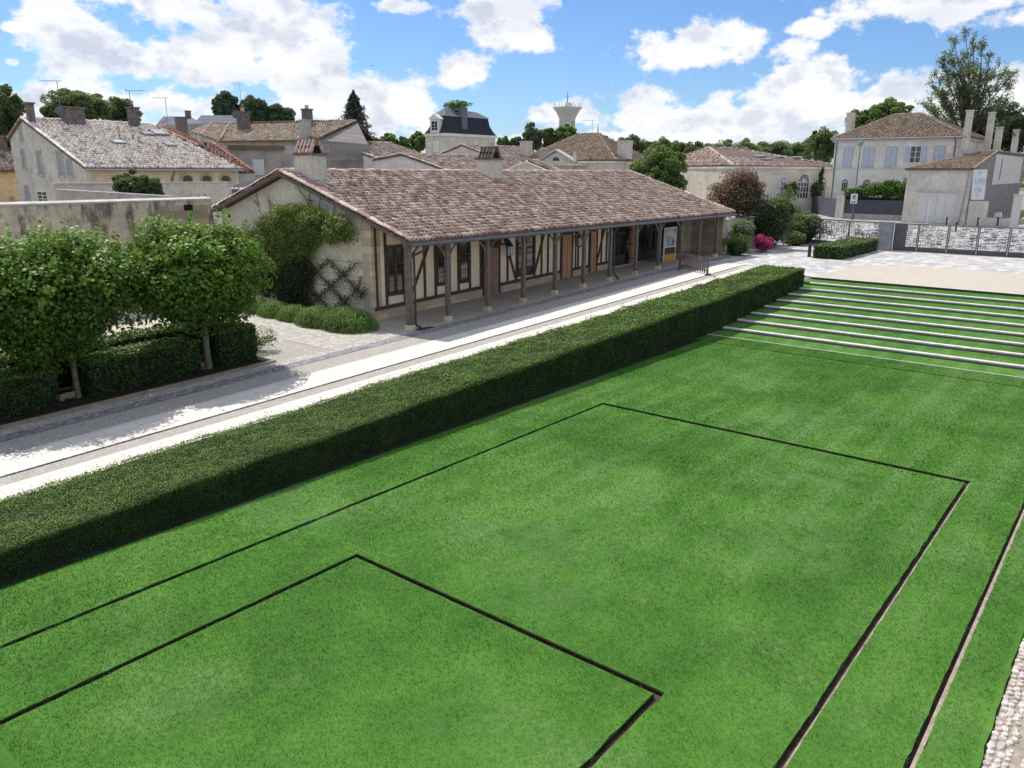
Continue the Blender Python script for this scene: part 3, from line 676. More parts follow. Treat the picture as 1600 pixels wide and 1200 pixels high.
# timber frame, surveyed on the wall plane
fr = MB(); YF = YW-.035
def stud(px, w=.14, z0=None, z1=None, x=None):
    x = x if x is not None else wx(px, 410); z0 = zg(x)+.5 if z0 is None else z0; z1 = zroof(YW)-.22 if z1 is None else z1
    fr.box(x-w/2, x+w/2, YF, YW+.05, z0, z1)
def brace(p, q, w=.13):
    a = gy(*p, YW); b = gy(*q, YW); fr.bar((a[0], YF+.035, a[2]), (b[0], YF+.035, b[2]), w, .09, (0, 1, 0))
xs0 = wx(587, 480)
m_ = MB()
fr.bar((xs0-.05, YF, zg(xs0)+.56), (wx(752, 450), YF, zg(wx(752, 450))+.56), .16, .14)
fr.bar((wx(781, 440), YF, zg(wx(781, 440))+.5), (wx(875, 430), YF, zg(wx(875, 430))+.5), .14, .14)
fr.bar((wx(893, 430), YF, zg(wx(893, 430))+.48), (wx(920, 420), YF, zg(wx(920, 420))+.48), .14, .14)
fr.bar((wx(931, 425), YF, zg(wx(931, 425))+.46), (XE1, YF, zg(XE1)+.46), .14, .14)
fr.box(BX0+.1, XE1, YF-.01, YW+.05, zroof(YW)-.42, zroof(YW)-.22)
for px in (587, 602.5, 631, 663, 680, 702, 716, 734, 751, 793, 807, 835, 846, 856, 865, 899, 903, 939, 947): stud(px, .13 if px not in (899,) else .09)
for p, q in (((672, 375), (645, 455)), ((786, 362), (806, 437)), ((851, 360), (835, 426)), ((946, 350), (931, 415))): brace(p, q)
fr.build('timber_frame', M['frame_wood'], bld)
# windows
def window(px0, px1, pyt, pyb, npan, rows):
    xa, xb = wx(px0, 400), wx(px1, 400); c = (px0+px1)/2; zt_ = gy(c, pyt, YW)[2]; zb_ = gy(c, pyb, YW)[2]
    o = MB(); f = .09; Y0 = YF-.03
    o.box(xa, xb, Y0-.03, YW+.03, zb_-.12, zb_); o.box(xa, xb, Y0, YW+.03, zt_-f, zt_); o.box(xa, xa+f, Y0, YW+.03, zb_, zt_-f); o.box(xb-f, xb, Y0, YW+.03, zb_, zt_-f)
    for k in range(1, npan): x = xa+(xb-xa)*k/npan; o.box(x-.06, x+.06, Y0+.003, YW+.03, zb_, zt_-f)
    zc = zb_+(zt_-zb_)*.62; o.box(xa+f, xb-f, Y0+.006, YW+.03, zc-.05, zc+.05)
    wo = o.build('window', M['frame_wood'], bld)
    g_ = MB(); g_.box(xa+f, xb-f, YW-.012, YW+.03, zb_, zt_-f); g_.build('pane', M['glass'], wo)
    for k in range(npan):
        x0 = xa+(xb-xa)*k/npan+.1; x1 = xa+(xb-xa)*(k+1)/npan-.1
        for r_ in range(1, rows): z = zb_+(zt_-zb_)*r_/rows; g_ = MB(); g_.box(x0, x1, YW-.03, YW-.013, z-.018, z+.018); g_.build('glazing_bar', M['frame_wood'], wo)
window(603.5, 630, 383, 457, 2, 4); window(681, 701, 373, 442, 1, 4); window(717, 733, 371, 438, 1, 4); window(808, 834, 362, 427, 2, 4)
# doors
def door(px0, px1, pyt, pyb, mt, head=False):
    xa, xb = wx(px0, 420), wx(px1, 420); c = (px0+px1)/2; zt_ = gy(c, pyt, YW)[2]; zb_ = zg((xa+xb)/2)+.05
    o = MB(); o.box(xa+.1, xb-.1, YF-.02, YW+.02, zb_, zt_-.1)
    d = o.build('door', mt, bld)
    o = MB(); f = .1; o.box(xa, xa+f, YF-.06, YW+.03, zb_, zt_); o.box(xb-f, xb, YF-.06, YW+.03, zb_, zt_); o.box(xa, xb, YF-.063, YW+.03, zt_-.1, zt_+.02)
    if head: o.box(xa-.15, xb+.15, YF-.14, YW, zt_+.02, zt_+.12); o.box(xa-.05, xb+.05, YF-.08, YW, zt_+.12, zt_+.34); o.box(xa-.2, xb+.2, YF-.2, YW, zt_+.34, zt_+.42)
    o.build('door_frame', M['frame_wood'], d)
    o = MB()
    for a, b in ((.12, .42), (.48, .9)):
        z0 = zb_+(zt_-zb_)*a; z1 = zb_+(zt_-zb_)*b
        for q in ((xa+.2, (xa+xb)/2-.06), ((xa+xb)/2+.06, xb-.2)):
            o.box(q[0], q[1], YF-.045, YF-.02, z0, z1)
    o.build('door_panel', mt, d)
    o = MB(); o.tube((xb-.22, YF-.09, zb_+1.05), (xb-.22, YF-.02, zb_+1.05), .025); o.build('handle', M['iron'], d)
door(753, 780, 385, 460, M['door_pink'], True); door(875, 893, 364, 435, M['door_wood']); door(919, 931, 359, 426, M['door_wood'])
# recessed glazed front
gl = MB(); YG = YW+.55
gl.box(XE1, XE2, YG, YG+.04, 1.2, zroof(YG)-.3); pane = gl.build('glazed_front', M['glass'], bld)
gl = MB()
xx = np.linspace(XE1+.05, XE2-.05, 8)
for x in xx: gl.box(x-.06, x+.06, YG-.08, YG+.02, zg(x), zroof(YG)-.3)
gl.box(XE1, XE2, YG-.06, YG+.02, 3.0, 3.14); gl.box(XE1, XE2, YG-.06, YG+.02, zroof(YG)-.75, zroof(YG)-.3)
gl.bar((XE1, YG-.03, zg(XE1)+.3), (XE2, YG-.03, zg(XE2)+.3), .1, .7); gl.build('glazing_frame', M['dark_wood'], pane)
gl = MB(); gl.bar((XE1, YW-.1, zg(XE1)+.06), (XE2, YW-.1, zg(XE2)+.06), .2, .1); gl.build('threshold', M['coping'], bld)
xc = gy(988, 400, YG-.4)[0]; m = MB(); m.lathe((xc, YG-.42, zg(xc)), [(.30, 0), (.33, .5), (.345, 1.3), (.33, 2.2), (.3, 3.0)], 18); cb = m.build('wooden_column', M['door_wood'], bld)
for z in (.35, 1.25, 2.2): m = MB(); m.lathe((xc, YG-.42, zg(xc)+z), [(.35, 0), (.36, .05)], 18); m.build('hoop', M['iron'], cb)
# posts of the gallery
PB = [(638, 517), (702, 502), (765, 487), (819, 473), (870, 461), (914, 450), (956, 440), (995, 430), (1030, 421), (1062, 412.5), (1091, 405.5), (1121, 399)]
YP = 24.42; PX = [gp(*p)[0] for p in PB]; PX[0] = 23.22; zbeam = zroof(YP)-.34
for i, x in enumerate(PX):
    s_ = .135 if i == 0 else .1; zb_ = zg(x)+.03
    m = MB(); m.hexa([(x-s_, YP-s_, zb_+.22), (x+s_, YP-s_, zb_+.22), (x+s_, YP+s_, zb_+.22), (x-s_, YP+s_, zb_+.22)], [(x-s_*.9, YP-s_*.9, zbeam), (x+s_*.9, YP-s_*.9, zbeam), (x+s_*.9, YP+s_*.9, zbeam), (x-s_*.9, YP+s_*.9, zbeam)])
    po = m.build('post', M['post_wood'], bld, .012)
    m = MB(); q = s_+.07; m.hexa([(x-q, YP-q, zb_-.05), (x+q, YP-q, zb_-.05), (x+q, YP+q, zb_-.05), (x-q, YP+q, zb_-.05)], [(x-s_-.02, YP-s_-.02, zb_+.22), (x+s_+.02, YP-s_-.02, zb_+.22), (x+s_+.02, YP+s_+.02, zb_+.22), (x-s_-.02, YP+s_+.02, zb_+.22)]); m.build('post_base', M['quoin'], po)
    m = MB()
    for sg in (-1, 1):
        if (i == 0 and sg < 0) or (i == 11 and sg > 0): continue
        pts = [(x+sg*.08, YP, zbeam-.62), (x+sg*.28, YP, zbeam-.3), (x+sg*.62, YP, zbeam+.02)]
        m.bar(pts[0], pts[1], .06, .075); m.bar(pts[1], pts[2], .06, .075)
    m.build('post_brace', M['post_wood'], po)
m = MB(); m.box(23.05, 55.0, YP-.11, YP+.11, zbeam, zbeam+.2)
for x in PX[1:]: m.bar((x, YP, zbeam+.12), (x, YW+.1, zbeam+.12), .14, .16)
m.build('gallery_beam', M['post_wood'], bld)
m = MB(); x = 23.2
while x < 55.3:
    m.bar((x, YE-.12, zroof(YE-.12)-.14), (x, YW+.2, zroof(YW+.2)-.14), .09, .11); x += .62
m.build('rafter', M['dark_wood'], bld)
# roof
RX0, RX1 = 23.15, 55.6; yf, yb = YE-.12, YB+.25
rf = roof(bld, [[(RX0, yf, zroof(yf)), (RX1, yf, zroof(yf)), (RX1, YR, ZR), (RX0, YR, ZR)], [(RX1, yb, zroof(yb)), (RX0, yb, zroof(yb)), (RX0, YR, ZR), (RX1, YR, ZR)]],
     M['tiles_main'], .215, .36, 4, [((RX0, YR, ZR+.03), (RX1, YR, ZR+.03)), ((RX0+.06, yf, zroof(yf)+.05), (RX0+.06, YR, ZR+.05)), ((RX0+.06, yb, zroof(yb)+.05), (RX0+.06, YR, ZR+.05)), ((RX1-.06, yf, zroof(yf)+.05), (RX1-.06, YR, ZR+.05))], .045, .1, arch=.62, rr=.12)
m = MB(); m.bar((RX0-.02, yf, zroof(yf)-.12), (RX0-.02, YR, ZR-.12), .05, .13); m.bar((RX0-.02, yb, zroof(yb)-.12), (RX0-.02, YR, ZR-.12), .05, .13)
m.box(RX0, RX1, yf-.02, yf+.02, zroof(yf)-.24, zroof(yf)-.06); m.build('verge_board', M['post_wood'], rf)
m = MB(); m.tube((RX0, yf-.1, zroof(yf)-.14), (RX1, yf-.1, zroof(yf)-.14), .075, n=8); gt = m.build('gutter', M['zinc_dark'], bld)
m = MB(); zb_ = zroof(yf)-.18; m.path([(RX0+.75, yf-.1, zb_), (RX0+.7, yf-.05, zb_-.25), (RX0+.3, YP-.1, zb_-.42), (RX0+.28, YP-.14, zb_-.6), (RX0+.28, YP-.14, zg(23)+.25), (RX0+.45, YP-.3, zg(23)+.08)], .05, .05, 8); m.build('downpipe', M['iron'], bld)
m = MB(); xp = PX[6]+.2; m.path([(xp, yf-.1, zb_), (xp, YP-.1, zb_-.4), (xp, YP-.16, zg(xp)+.5), (xp+.25, YP-.35, zg(xp)+.08)], .05, .05, 8); m.build('downpipe', M['iron'], bld)
# chimneys with little tile tents
def hooded_chimney(x0, x1, y0, y1, zt_, parent, tc=True):
    m = MB(); m.box(x0, x1, y0, y1, min(zroof(y0), zroof(y1))-.3, zt_); ch = m.build('chimney', M['wall_stone'], parent)
    m = MB(); m.box(x0-.07, x1+.07, y0-.07, y1+.07, zt_+.002, zt_+.1); m.build('chimney_band', M['brick_dark'], ch)
    m = MB(); w = (x1-x0); h = .62; zz = zt_+.1; n = 5
    for i in range(n):
        y = y0+.1+(y1-y0-.2)*i/(n-1)
        for sg in (-1, 1): m.tube(((x0+x1)/2+sg*w*.42, y, zz), ((x0+x1)/2+sg*.1, y, zz+h), .1, .085, 7)
    m.build('tile_hood', M['terracotta' if tc else 'brick_dark'], ch)
    m = MB(); m.box(x0+.15, x1-.15, y0+.1, y1-.1, zz, zz+.35); m.build('flue', M['soot'], ch)
    m = MB(); m.box((x0+x1)/2-.16, (x0+x1)/2+.16, y0-.02, y1+.02, zz+h-.04, zz+h+.06); m.build('hood_cap', M['brick_dark'], ch)
    m = MB(); m.hexa([(x0-.12, y0-.3, zroof(y0-.3)+.06), (x1+.12, y0-.3, zroof(y0-.3)+.06), (x1+.12, y1+.02, zroof(y1)+.09), (x0-.12, y1+.02, zroof(y1)+.09)], [(x0-.12, y0-.3, zroof(y0-.3)+.11), (x1+.12, y0-.3, zroof(y0-.3)+.11), (x1+.12, y1+.02, zroof(y1)+.15), (x0-.12, y1+.02, zroof(y1)+.15)]); m.build('flashing', M['zinc'], ch)
c1 = gy(489, 275, 32.0); hooded_chimney(c1[0]-.45, c1[0]+.45, 31.5, 32.8, gy(489, 243, 32.0)[2], rf)
c2 = gy(767, 275, 32.0); hooded_chimney(c2[0]-.5, c2[0]+.5, 31.5, 32.7, gy(767, 250, 32.0)[2], rf, False)
# lanterns on the wall
for px, py in ((797, 391), (907, 377)):
    x, _, z = gy(px, py, YW-.45)
    m = MB(); m.lathe((x, YW-.42, z-.28), [(.1, 0), (.17, .02), (.17, .5)], 6); lo = m.build('lantern', M['white_lamp'] if 'white_lamp' in M else M['white_paint'], bld)
    m = MB(); m.lathe((x, YW-.42, z+.22), [(.22, 0), (.12, .16), (.04, .26), (.01, .34)], 6)
    m.lathe((x, YW-.42, z-.36), [(.03, 0), (.12, .08)], 6); m.bar((x, YW-.42, z+.5), (x, YW, z+.5), .04, .04); m.bar((x, YW-.2, z+.5), (x, YW, z+.2), .03, .03)
    for a in range(6): m.bar((x+.17*cos(a*pi/3), YW-.42+.17*sin(a*pi/3), z-.28), (x+.17*cos(a*pi/3), YW-.42+.17*sin(a*pi/3), z+.22), .025, .025)
    m.build('lantern_frame', M['iron'], lo)
# zinc rooflight standing on the rear slope near the gable
ys0, ys1 = 37.2, 39.15; X0_, X1_ = 24.4, 26.2; zl0, zl1 = 6.08, 6.62
m = MB(); m.hexa([(X0_, ys0, zroof(ys0)-.1), (X1_, ys0, zroof(ys0)-.1), (X1_, ys1, zroof(ys1)-.1), (X0_, ys1, zroof(ys1)-.1)], [(X0_, ys0, zl0-.06), (X1_, ys0, zl1-.06), (X1_, ys1, zl1-.06), (X0_, ys1, zl0-.06)]); sky_ = m.build('rooflight', M['zinc_dark'], rf)
m = MB(); m.hexa([(X0_-.12, ys0-.08, zl0-.055), (X1_+.05, ys0-.08, zl1-.055), (X1_+.05, ys1+.08, zl1-.055), (X0_-.12, ys1+.08, zl0-.055)], [(X0_-.12, ys0-.08, zl0), (X1_+.05, ys0-.08, zl1), (X1_+.05, ys1+.08, zl1), (X0_-.12, ys1+.08, zl0)]); m.build('pane', M['zinc_light'], sky_)
for k in range(6): y = ys0+(ys1-ys0)*k/5; m = MB(); m.bar((X0_-.12, y, zl0+.03), (X1_+.05, y, zl1+.03), .06, .06); m.build('glazing_bar', M['zinc_dark'], sky_)

# drain grate at the first post
m = MB(); x, y = 23.75, 24.1; m.box(x-.45, x+.45, y-.13, y+.13, zg(x)+.03, zg(x)+.05)
tag(m.build('drain_grate', M['iron'], None), 'dark metal drain grate on the ground at the foot of the corner gallery post', 'drain grate')

# poster board leaning in the gallery
xb0, yb0, _ = gp(1037, 413); yb0 = 25.6; xb0 = gy(1036, 405, yb0)[0]; xb1 = gy(1054.5, 400, yb0)[0]; zt1 = gy(1045, 355.5, yb0)[2]; z0 = zg(xb0)+.03
r = empty('display_board', (xb0, yb0, z0), 'tall white-framed poster board with an ochre foot standing in the gallery', 'poster board')
m = MB(); f = .06; m.box(xb0, xb0+f, yb0-.04, yb0+.04, z0, zt1); m.box(xb1-f, xb1, yb0-.04, yb0+.04, z0, zt1); m.box(xb0+f, xb1-f, yb0-.04, yb0+.04, zt1-f, zt1); m.box(xb0+f, xb1-f, yb0-.04, yb0+.04, z0+.95, z0+1.0); m.build('frame', M['white_paint'], r)
def mat_poster():
    mm, t = newmat('faded_poster'); n = t.noise(t.pos(), 2.1, 5, .6); t.out(t.ramp(n, [(.38, (.05, .055, .05)), (.5, (.3, .31, .28)), (.62, (.5, .5, .46))]), .3, None, .5); return mm
m = MB(); m.box(xb0+f, xb1-f, yb0-.02, yb0+.02, z0+1.0, zt1-f); m.build('poster', mat_poster(), r)
m = MB(); m.box(xb0+f, xb1-f, yb0-.03, yb0+.03, z0+.5, z0+.95); m.build('dark_panel', M['dark_wood'], r)
m = MB(); m.box(xb0+f, xb1-f, yb0-.034, yb0+.034, z0, z0+.5); m.build('ochre_panel', M['orange_board'], r)

# picket barrier across the paving
a = np.array(gp(1062, 421.5)); b = np.array(gp(1106, 430)); zt1 = .85; r = empty('picket_barrier', tuple(a), 'low grey wooden picket barrier standing across the stone path', 'barrier')
for k in range(13):
    p = a+(b-a)*(k+.5)/13; m = MB(); h = zt1+.33*1
    m.bar((p[0], p[1], p[2]+.1), (p[0], p[1], p[2]+h-.08), .085, .03, tuple(b-a)); m.add([(p[0]-.0, p[1]-.042, p[2]+h-.08), (p[0], p[1]+.042, p[2]+h-.08), (p[0], p[1], p[2]+h)], [(0, 1, 2), (2, 1, 0)])
    m.build('picket', M['post_wood'], r)
for z in (.28, .88):
    m = MB(); o = np.array([-.04, 0, 0]); m.bar(tuple(a+o+(0, 0, z)), tuple(b+o+(0, 0, z)), .035, .09); m.build('rail', M['post_wood'], r)
for p in (a, b):
    m = MB(); m.bar((p[0]-.35, p[1], p[2]+.04), (p[0]+.35, p[1], p[2]+.04), .09, .08); m.bar(tuple(p+(-.08, 0, .05)), tuple(p+(-.08, 0, 1.12)), .09, .09); m.build('foot', M['post_wood'], r)

# ------------------------------------------------------------------ hedges
r = empty('long_hedge', (3, 16.3, 0), 'very long clipped hedge running between the pale path and the sunken lawn', 'hedge')
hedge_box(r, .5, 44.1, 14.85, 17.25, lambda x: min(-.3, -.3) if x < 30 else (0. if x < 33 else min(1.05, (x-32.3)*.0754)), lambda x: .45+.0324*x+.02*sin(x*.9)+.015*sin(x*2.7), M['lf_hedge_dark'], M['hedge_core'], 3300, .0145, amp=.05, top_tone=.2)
r = empty('clipped_hedge_block', (61, 18, 1.1), 'low square clipped hedge block on the paving in front of the metal gate', 'hedge')
hedge_box(r, 57.4, 66.2, 16.9, 18.9, lambda x: 1.1, lambda x: 2.0, M['lf_box'], M['hedge_core'], 1100, .03, amp=.06, top_tone=.1)
m = MB(); x, y, z = gz(1264, 401, 1.1); m.box(x-.3, x+.02, y-.12, y+.02, 1.1, 2.05); o = m.build('edging_plate', M['iron'], None); tag(o, 'short dark metal post at the left end of the clipped hedge block', 'post')
for i, (xa, xb, lb, sm) in enumerate(((5.2, 9.35, 'clipped hedge at the left edge of the photo, left of the thinner lime trunk', 1), (10.35, 14.1, 'clipped hedge between the two lime trunks', 2), (14.85, 16.35, 'short clipped hedge block at the right end of the row under the limes', 3))):
    r = empty('clipped_hedge', (xa, 25.3, zg(xa)), lb, 'hedge', 'clipped hedges under the lime trees')
    hh = 1.2 if i < 2 else 1.35
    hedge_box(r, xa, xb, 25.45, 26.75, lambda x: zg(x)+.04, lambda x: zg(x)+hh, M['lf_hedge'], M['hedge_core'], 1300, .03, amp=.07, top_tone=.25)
r = empty('low_shrub', (16.8, 26.3, zg(16.8)), 'small loose shrub behind the short hedge block at the end of the row', 'shrub')
P, N, T, C = clumps_crown((17.0, 26.6, zg(17)+.45), (.85, .8, .6), 14, .5, 2600); leaves('foliage', P, N, .035, M['lf_box'], r, T)

r = empty('rear_hedge', (5, 28.3, zg(5)), 'loose grey-green hedge row behind the clipped hedges and lime trunks', 'hedge')
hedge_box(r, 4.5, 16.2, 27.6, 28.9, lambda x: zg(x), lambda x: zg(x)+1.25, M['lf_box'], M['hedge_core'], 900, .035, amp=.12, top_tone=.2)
# ------------------------------------------------------------------ pleached lime trees
LM = dict(mat=M['lf_lime'], bark=M['lime_bark'])
def lime(bx, by, lab, c, rr, n, k, thick):
    zb_ = zg(bx); root = empty('lime_tree', (bx, by, zb_), lab, 'tree', 'pleached lime trees beside the path')
    P, N, T, C = clumps_crown(c, rr, k, .34, n, fill=.3)
    # box up the ellipsoid slightly as a pleached crown
    q = (P-np.array(c))/np.array(rr); q = np.sign(q)*np.abs(q)**.93; P = np.array(c)+q*np.array(rr)
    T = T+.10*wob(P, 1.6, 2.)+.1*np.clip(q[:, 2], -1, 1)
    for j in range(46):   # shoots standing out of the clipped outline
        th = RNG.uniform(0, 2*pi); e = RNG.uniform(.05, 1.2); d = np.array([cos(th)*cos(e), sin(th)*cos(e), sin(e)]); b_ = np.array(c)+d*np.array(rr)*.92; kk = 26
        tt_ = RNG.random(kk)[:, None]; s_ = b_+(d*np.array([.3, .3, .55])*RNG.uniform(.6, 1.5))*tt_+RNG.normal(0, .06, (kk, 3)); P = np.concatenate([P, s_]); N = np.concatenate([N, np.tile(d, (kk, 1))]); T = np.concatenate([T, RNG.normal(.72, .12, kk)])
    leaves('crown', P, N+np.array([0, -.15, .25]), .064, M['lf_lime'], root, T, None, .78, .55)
    w = MB(); w.path([(bx, by, zb_-.05), (bx-.03, by, zb_+.8), (bx+.02, by+.02, zb_+1.7), (bx, by, c[2])], thick, thick*.7, 10)
    for j in range(14): w.path(limb_pts((bx, by, c[2]-RNG.uniform(0, rr[2]*.7)), C[j], .1, 4), .05, .015, 5)
    w.build('trunk', M['lime_bark'], root)
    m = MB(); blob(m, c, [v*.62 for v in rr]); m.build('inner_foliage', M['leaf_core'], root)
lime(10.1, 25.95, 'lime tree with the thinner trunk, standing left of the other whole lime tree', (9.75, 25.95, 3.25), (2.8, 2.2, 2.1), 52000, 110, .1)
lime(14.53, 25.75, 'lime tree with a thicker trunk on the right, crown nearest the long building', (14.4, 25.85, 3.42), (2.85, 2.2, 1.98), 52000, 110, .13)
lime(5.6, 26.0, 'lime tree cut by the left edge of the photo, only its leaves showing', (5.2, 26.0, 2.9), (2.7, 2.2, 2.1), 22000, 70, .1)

# ------------------------------------------------------------------ planting on the gable
XG = BX0-.02
r = empty('climbing_shrub', (XG-.3, 31.5, zg(23)), 'big evergreen climber with a spreading crown against the gable wall', 'climber')
def gpt(px, py, off=.3): return np.array(gx(px, py, XG-off))
Ps, Ns, Ts = [], [], []
for (px, py, ry, rz, n) in ((440, 356, 1.6, .85, 7000), (490, 352, 1.6, .75, 7000), (528, 362, .9, .7, 3500), (405, 378, 1.4, .9, 4500), (465, 334, 1.5, .45, 3500), (455, 380, 1.9, .9, 6500), (425, 400, 1.4, .9, 4000)):
    P, N, T, C = clumps_crown(gpt(px, py, .55), (.62, ry*1.2, rz*1.2), 60, .26, int(n*1.6)); P = P+RNG.normal(0, .05, P.shape)+(RNG.random(len(P)) < .25)[:, None]*RNG.normal(0, .14, P.shape); Ps.append(P); Ns.append(N); Ts.append(T+.1)
leaves('crown', np.concatenate(Ps), np.concatenate(Ns), .042, M['lf_climb'], r, np.concatenate(Ts))
Ps, Ns, Ts = [], [], []
for (px, py, ry, rz, n) in ((450, 400, 1.1, 1.0, 6000), (445, 440, 1.1, 1.1, 6500), (455, 465, 1.2, .7, 4000), (415, 425, 1.2, 1.3, 5000), (470, 425, .8, 1.0, 3000)):
    P, N, T, C = clumps_crown(gpt(px, py, .35), (.35, ry*1.25, rz*1.15), 26, .42, int(n*1.5)); Ps.append(P); Ns.append(N); Ts.append(T-.05)
leaves('lower_foliage', np.concatenate(Ps), np.concatenate(Ns), .045, M['lf_climb_dark'], r, np.concatenate(Ts))
m = MB(); a = gpt(437, 480, .2)
for k in range(7): m.path([tuple(a+(0, RNG.normal(0, .2), 0)), tuple(gpt(440+RNG.uniform(-20, 20), 420, .15)), tuple(gpt(RNG.uniform(400, 530), RNG.uniform(340, 370), .35))], .06, .02, 6)
m.build('stem', M['bark'], r)
tw = MB(); TP = []
for pts in (((408, 345), (404, 322), (400, 300), (398, 288)), ((425, 345), (421, 320), (418, 302)), ((438, 345), (430, 330), (420, 312)), ((487, 330), (478, 312), (470, 300), (462, 290)), ((484, 318), (482, 306), (486, 296)), ((500, 335), (499, 315), (505, 298)), ((520, 335), (524, 318), (530, 308)), ((538, 350), (540, 332)), ((395, 312), (404, 322)), ((478, 312), (490, 314))):
    q = [tuple(gpt(*p, .05)) for p in pts]; tw.path(q, .018, .008, 4)
    for a, b in zip(q[:-1], q[1:]):
        for t in RNG.random(16): TP.append(np.array(a)+(np.array(b)-np.array(a))*t+RNG.normal(0, .05, 3))
tw.build('twig', M['bark'], r)
TP = np.array(TP); TP[:, 0] = np.minimum(TP[:, 0], XG-.03); leaves('twig_leaves', TP, np.tile((-1., 0, .3), (len(TP), 1)), .035, M['lf_climb_dark'], r)
# espalier trained in a lozenge pattern
r = empty('espalier', tuple(gpt(500, 485, .1)), 'trained espalier plant with a diamond lattice of stems on the gable wall', 'espalier')
st_, LP = MB(), []
A = gpt(462, 484, .1); Bq = gpt(552, 492, .1); y0_, y1_ = A[1], 28.0; z0_ = zg(23)+.15; n = 7
def seg(p, q):
    st_.path(limb_pts((XG-.1, *p), (XG-.1, *q), .04, 3), .022, .016, 5)
    L = int(150*math.hypot(q[0]-p[0], q[1]-p[1]))
    for t in RNG.random(L): LP.append((XG-.14-abs(RNG.normal(0, .06)), p[0]+(q[0]-p[0])*t+RNG.normal(0, .11), p[1]+(q[1]-p[1])*t+RNG.normal(0, .11)))
dy = (y0_-y1_)/5; dz = .62
for k in range(6):
    for j in range(4):
        ya = y1_+dy*k; za = z0_+dz*j
        if (k+j) % 2 == 0: 
            if k < 5: seg((ya, za), (ya+dy, za+dz))
        elif k > 0 or True:
            if k < 5: seg((ya+dy, za), (ya, za+dz))
for y, z in ((y1_, z0_+.9),): seg((y, z), (y-.65, z+.45)); seg((y, z+.3), (y-.3, z+1.0))
st_.build('stem', M['bark'], r); LP = np.array(LP); leaves('leaf', LP, np.tile((-1., 0, .4), (len(LP), 1)), .042, M['lf_climb_dark'], r, RNG.uniform(.1, .8, len(LP)))
w = MB()
for k in range(5): z = z0_+dz*k; w.tube((XG-.04, y1_-.3, z), (XG-.04, y0_+.3, z), .006, n=4)
w.build('training_wire', M['iron'], r)

# lavender cushions along the gable foot
for i, (px, py, rr, lab) in enumerate(((408, 488, .55, 'rounded lavender shrub furthest left at the gable foot, partly behind the lime crown'), (437, 494, .62, 'second lavender shrub from the left along the gable foot'), (468, 500, .62, 'middle lavender shrub along the gable foot, under the espalier'), (505, 508, .75, 'wide lavender shrub second from the right at the gable foot'), (550, 514, .86, 'largest lavender shrub, at the corner of the building'))):
    x, y, z = gp(px, py); root = empty('lavender_shrub', (x, y, z), lab, 'shrub', 'lavender shrubs along the gable foot')
    rr *= 1.32; n = int(6500*rr); d = sph(n); d[:, 2] = np.abs(d[:, 2]); h = rr*.8
    P = np.array([x, y+.25, z])+d*np.array([rr*.95, rr*1.35, h])*RNG.uniform(.72, 1.05, n)[:, None]
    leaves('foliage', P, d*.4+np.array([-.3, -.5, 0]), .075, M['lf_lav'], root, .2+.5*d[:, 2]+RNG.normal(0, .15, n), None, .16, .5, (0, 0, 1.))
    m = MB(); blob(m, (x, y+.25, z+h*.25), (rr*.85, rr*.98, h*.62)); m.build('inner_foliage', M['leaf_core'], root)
# ------------------------------------------------------------------ generic town pieces
def wallbox(name, mat, parent, x0, x1, y0, y1, zb, ze, bevel=0):
    m = MB(); m.box(x0, x1, y0, y1, zb, ze); return m.build(name, mat, parent)
def facepiece(m, ax, c, a0, a1, z0, z1, o0, o1):
    if ax == 'x': m.box(c-o1, c-o0, a0, a1, z0, z1)
    else: m.box(a0, a1, c-o1, c-o0, z0, z1)
def fwindow(parent, ax, c, a0, a1, z0, z1, style='dark', frame=None, sill=True):
    """ax 'x': wall faces -X at X=c (a is Y); ax 'y': wall faces -Y at Y=c (a is X)"""
    if a0 > a1: a0, a1 = a1, a0
    if z0 > z1: z0, z1 = z1, z0
    frame = frame or M['white_paint']; w = a1-a0; f = min(.1, w*.1)
    m = MB(); facepiece(m, ax, c, a0-f, a0, z0-f, z1+f, -.02, .06); facepiece(m, ax, c, a1, a1+f, z0-f, z1+f, -.02, .06)
    facepiece(m, ax, c, a0, a1, z1, z1+f, -.02, .06)
    if sill: facepiece(m, ax, c, a0-f-.05, a1+f+.05, z0-f-.08, z0-.0, -.02, .14)
    wn = m.build('window', M['coping'] if style != 'dark' else frame, parent)
    if style == 'dark':
        m = MB(); facepiece(m, ax, c, a0, a1, z0, z1, -.01, .012); m.build('pane', M['glass'], wn)
        m = MB(); facepiece(m, ax, c, (a0+a1)/2-.04, (a0+a1)/2+.04, z0, z1, .012, .05); m.build('glazing_bar', frame, wn)
        for k in (1, 2): z = z0+(z1-z0)*k/3; m = MB(); facepiece(m, ax, c, a0, a1, z-.025, z+.025, .012, .04); m.build('glazing_bar', frame, wn)
    else:
        mt = {'blue': M['shutter_blue'], 'grey': M['shutter_grey'], 'white': M['white_paint'], 'wood': M['shutter_grey']}[style]
        m = MB(); mid = (a0+a1)/2
        for p, q in ((a0+.01, mid-.015), (mid+.015, a1-.01)):
            facepiece(m, ax, c, p, q, z0+.02, z1, .0, .05)
            for k in (.12, .5, .88): z = z0+(z1-z0)*k; facepiece(m, ax, c, p+.03, q-.03, z-.05, z+.05, .05, .075)
        m.build('shutter', mt, wn)
    return wn
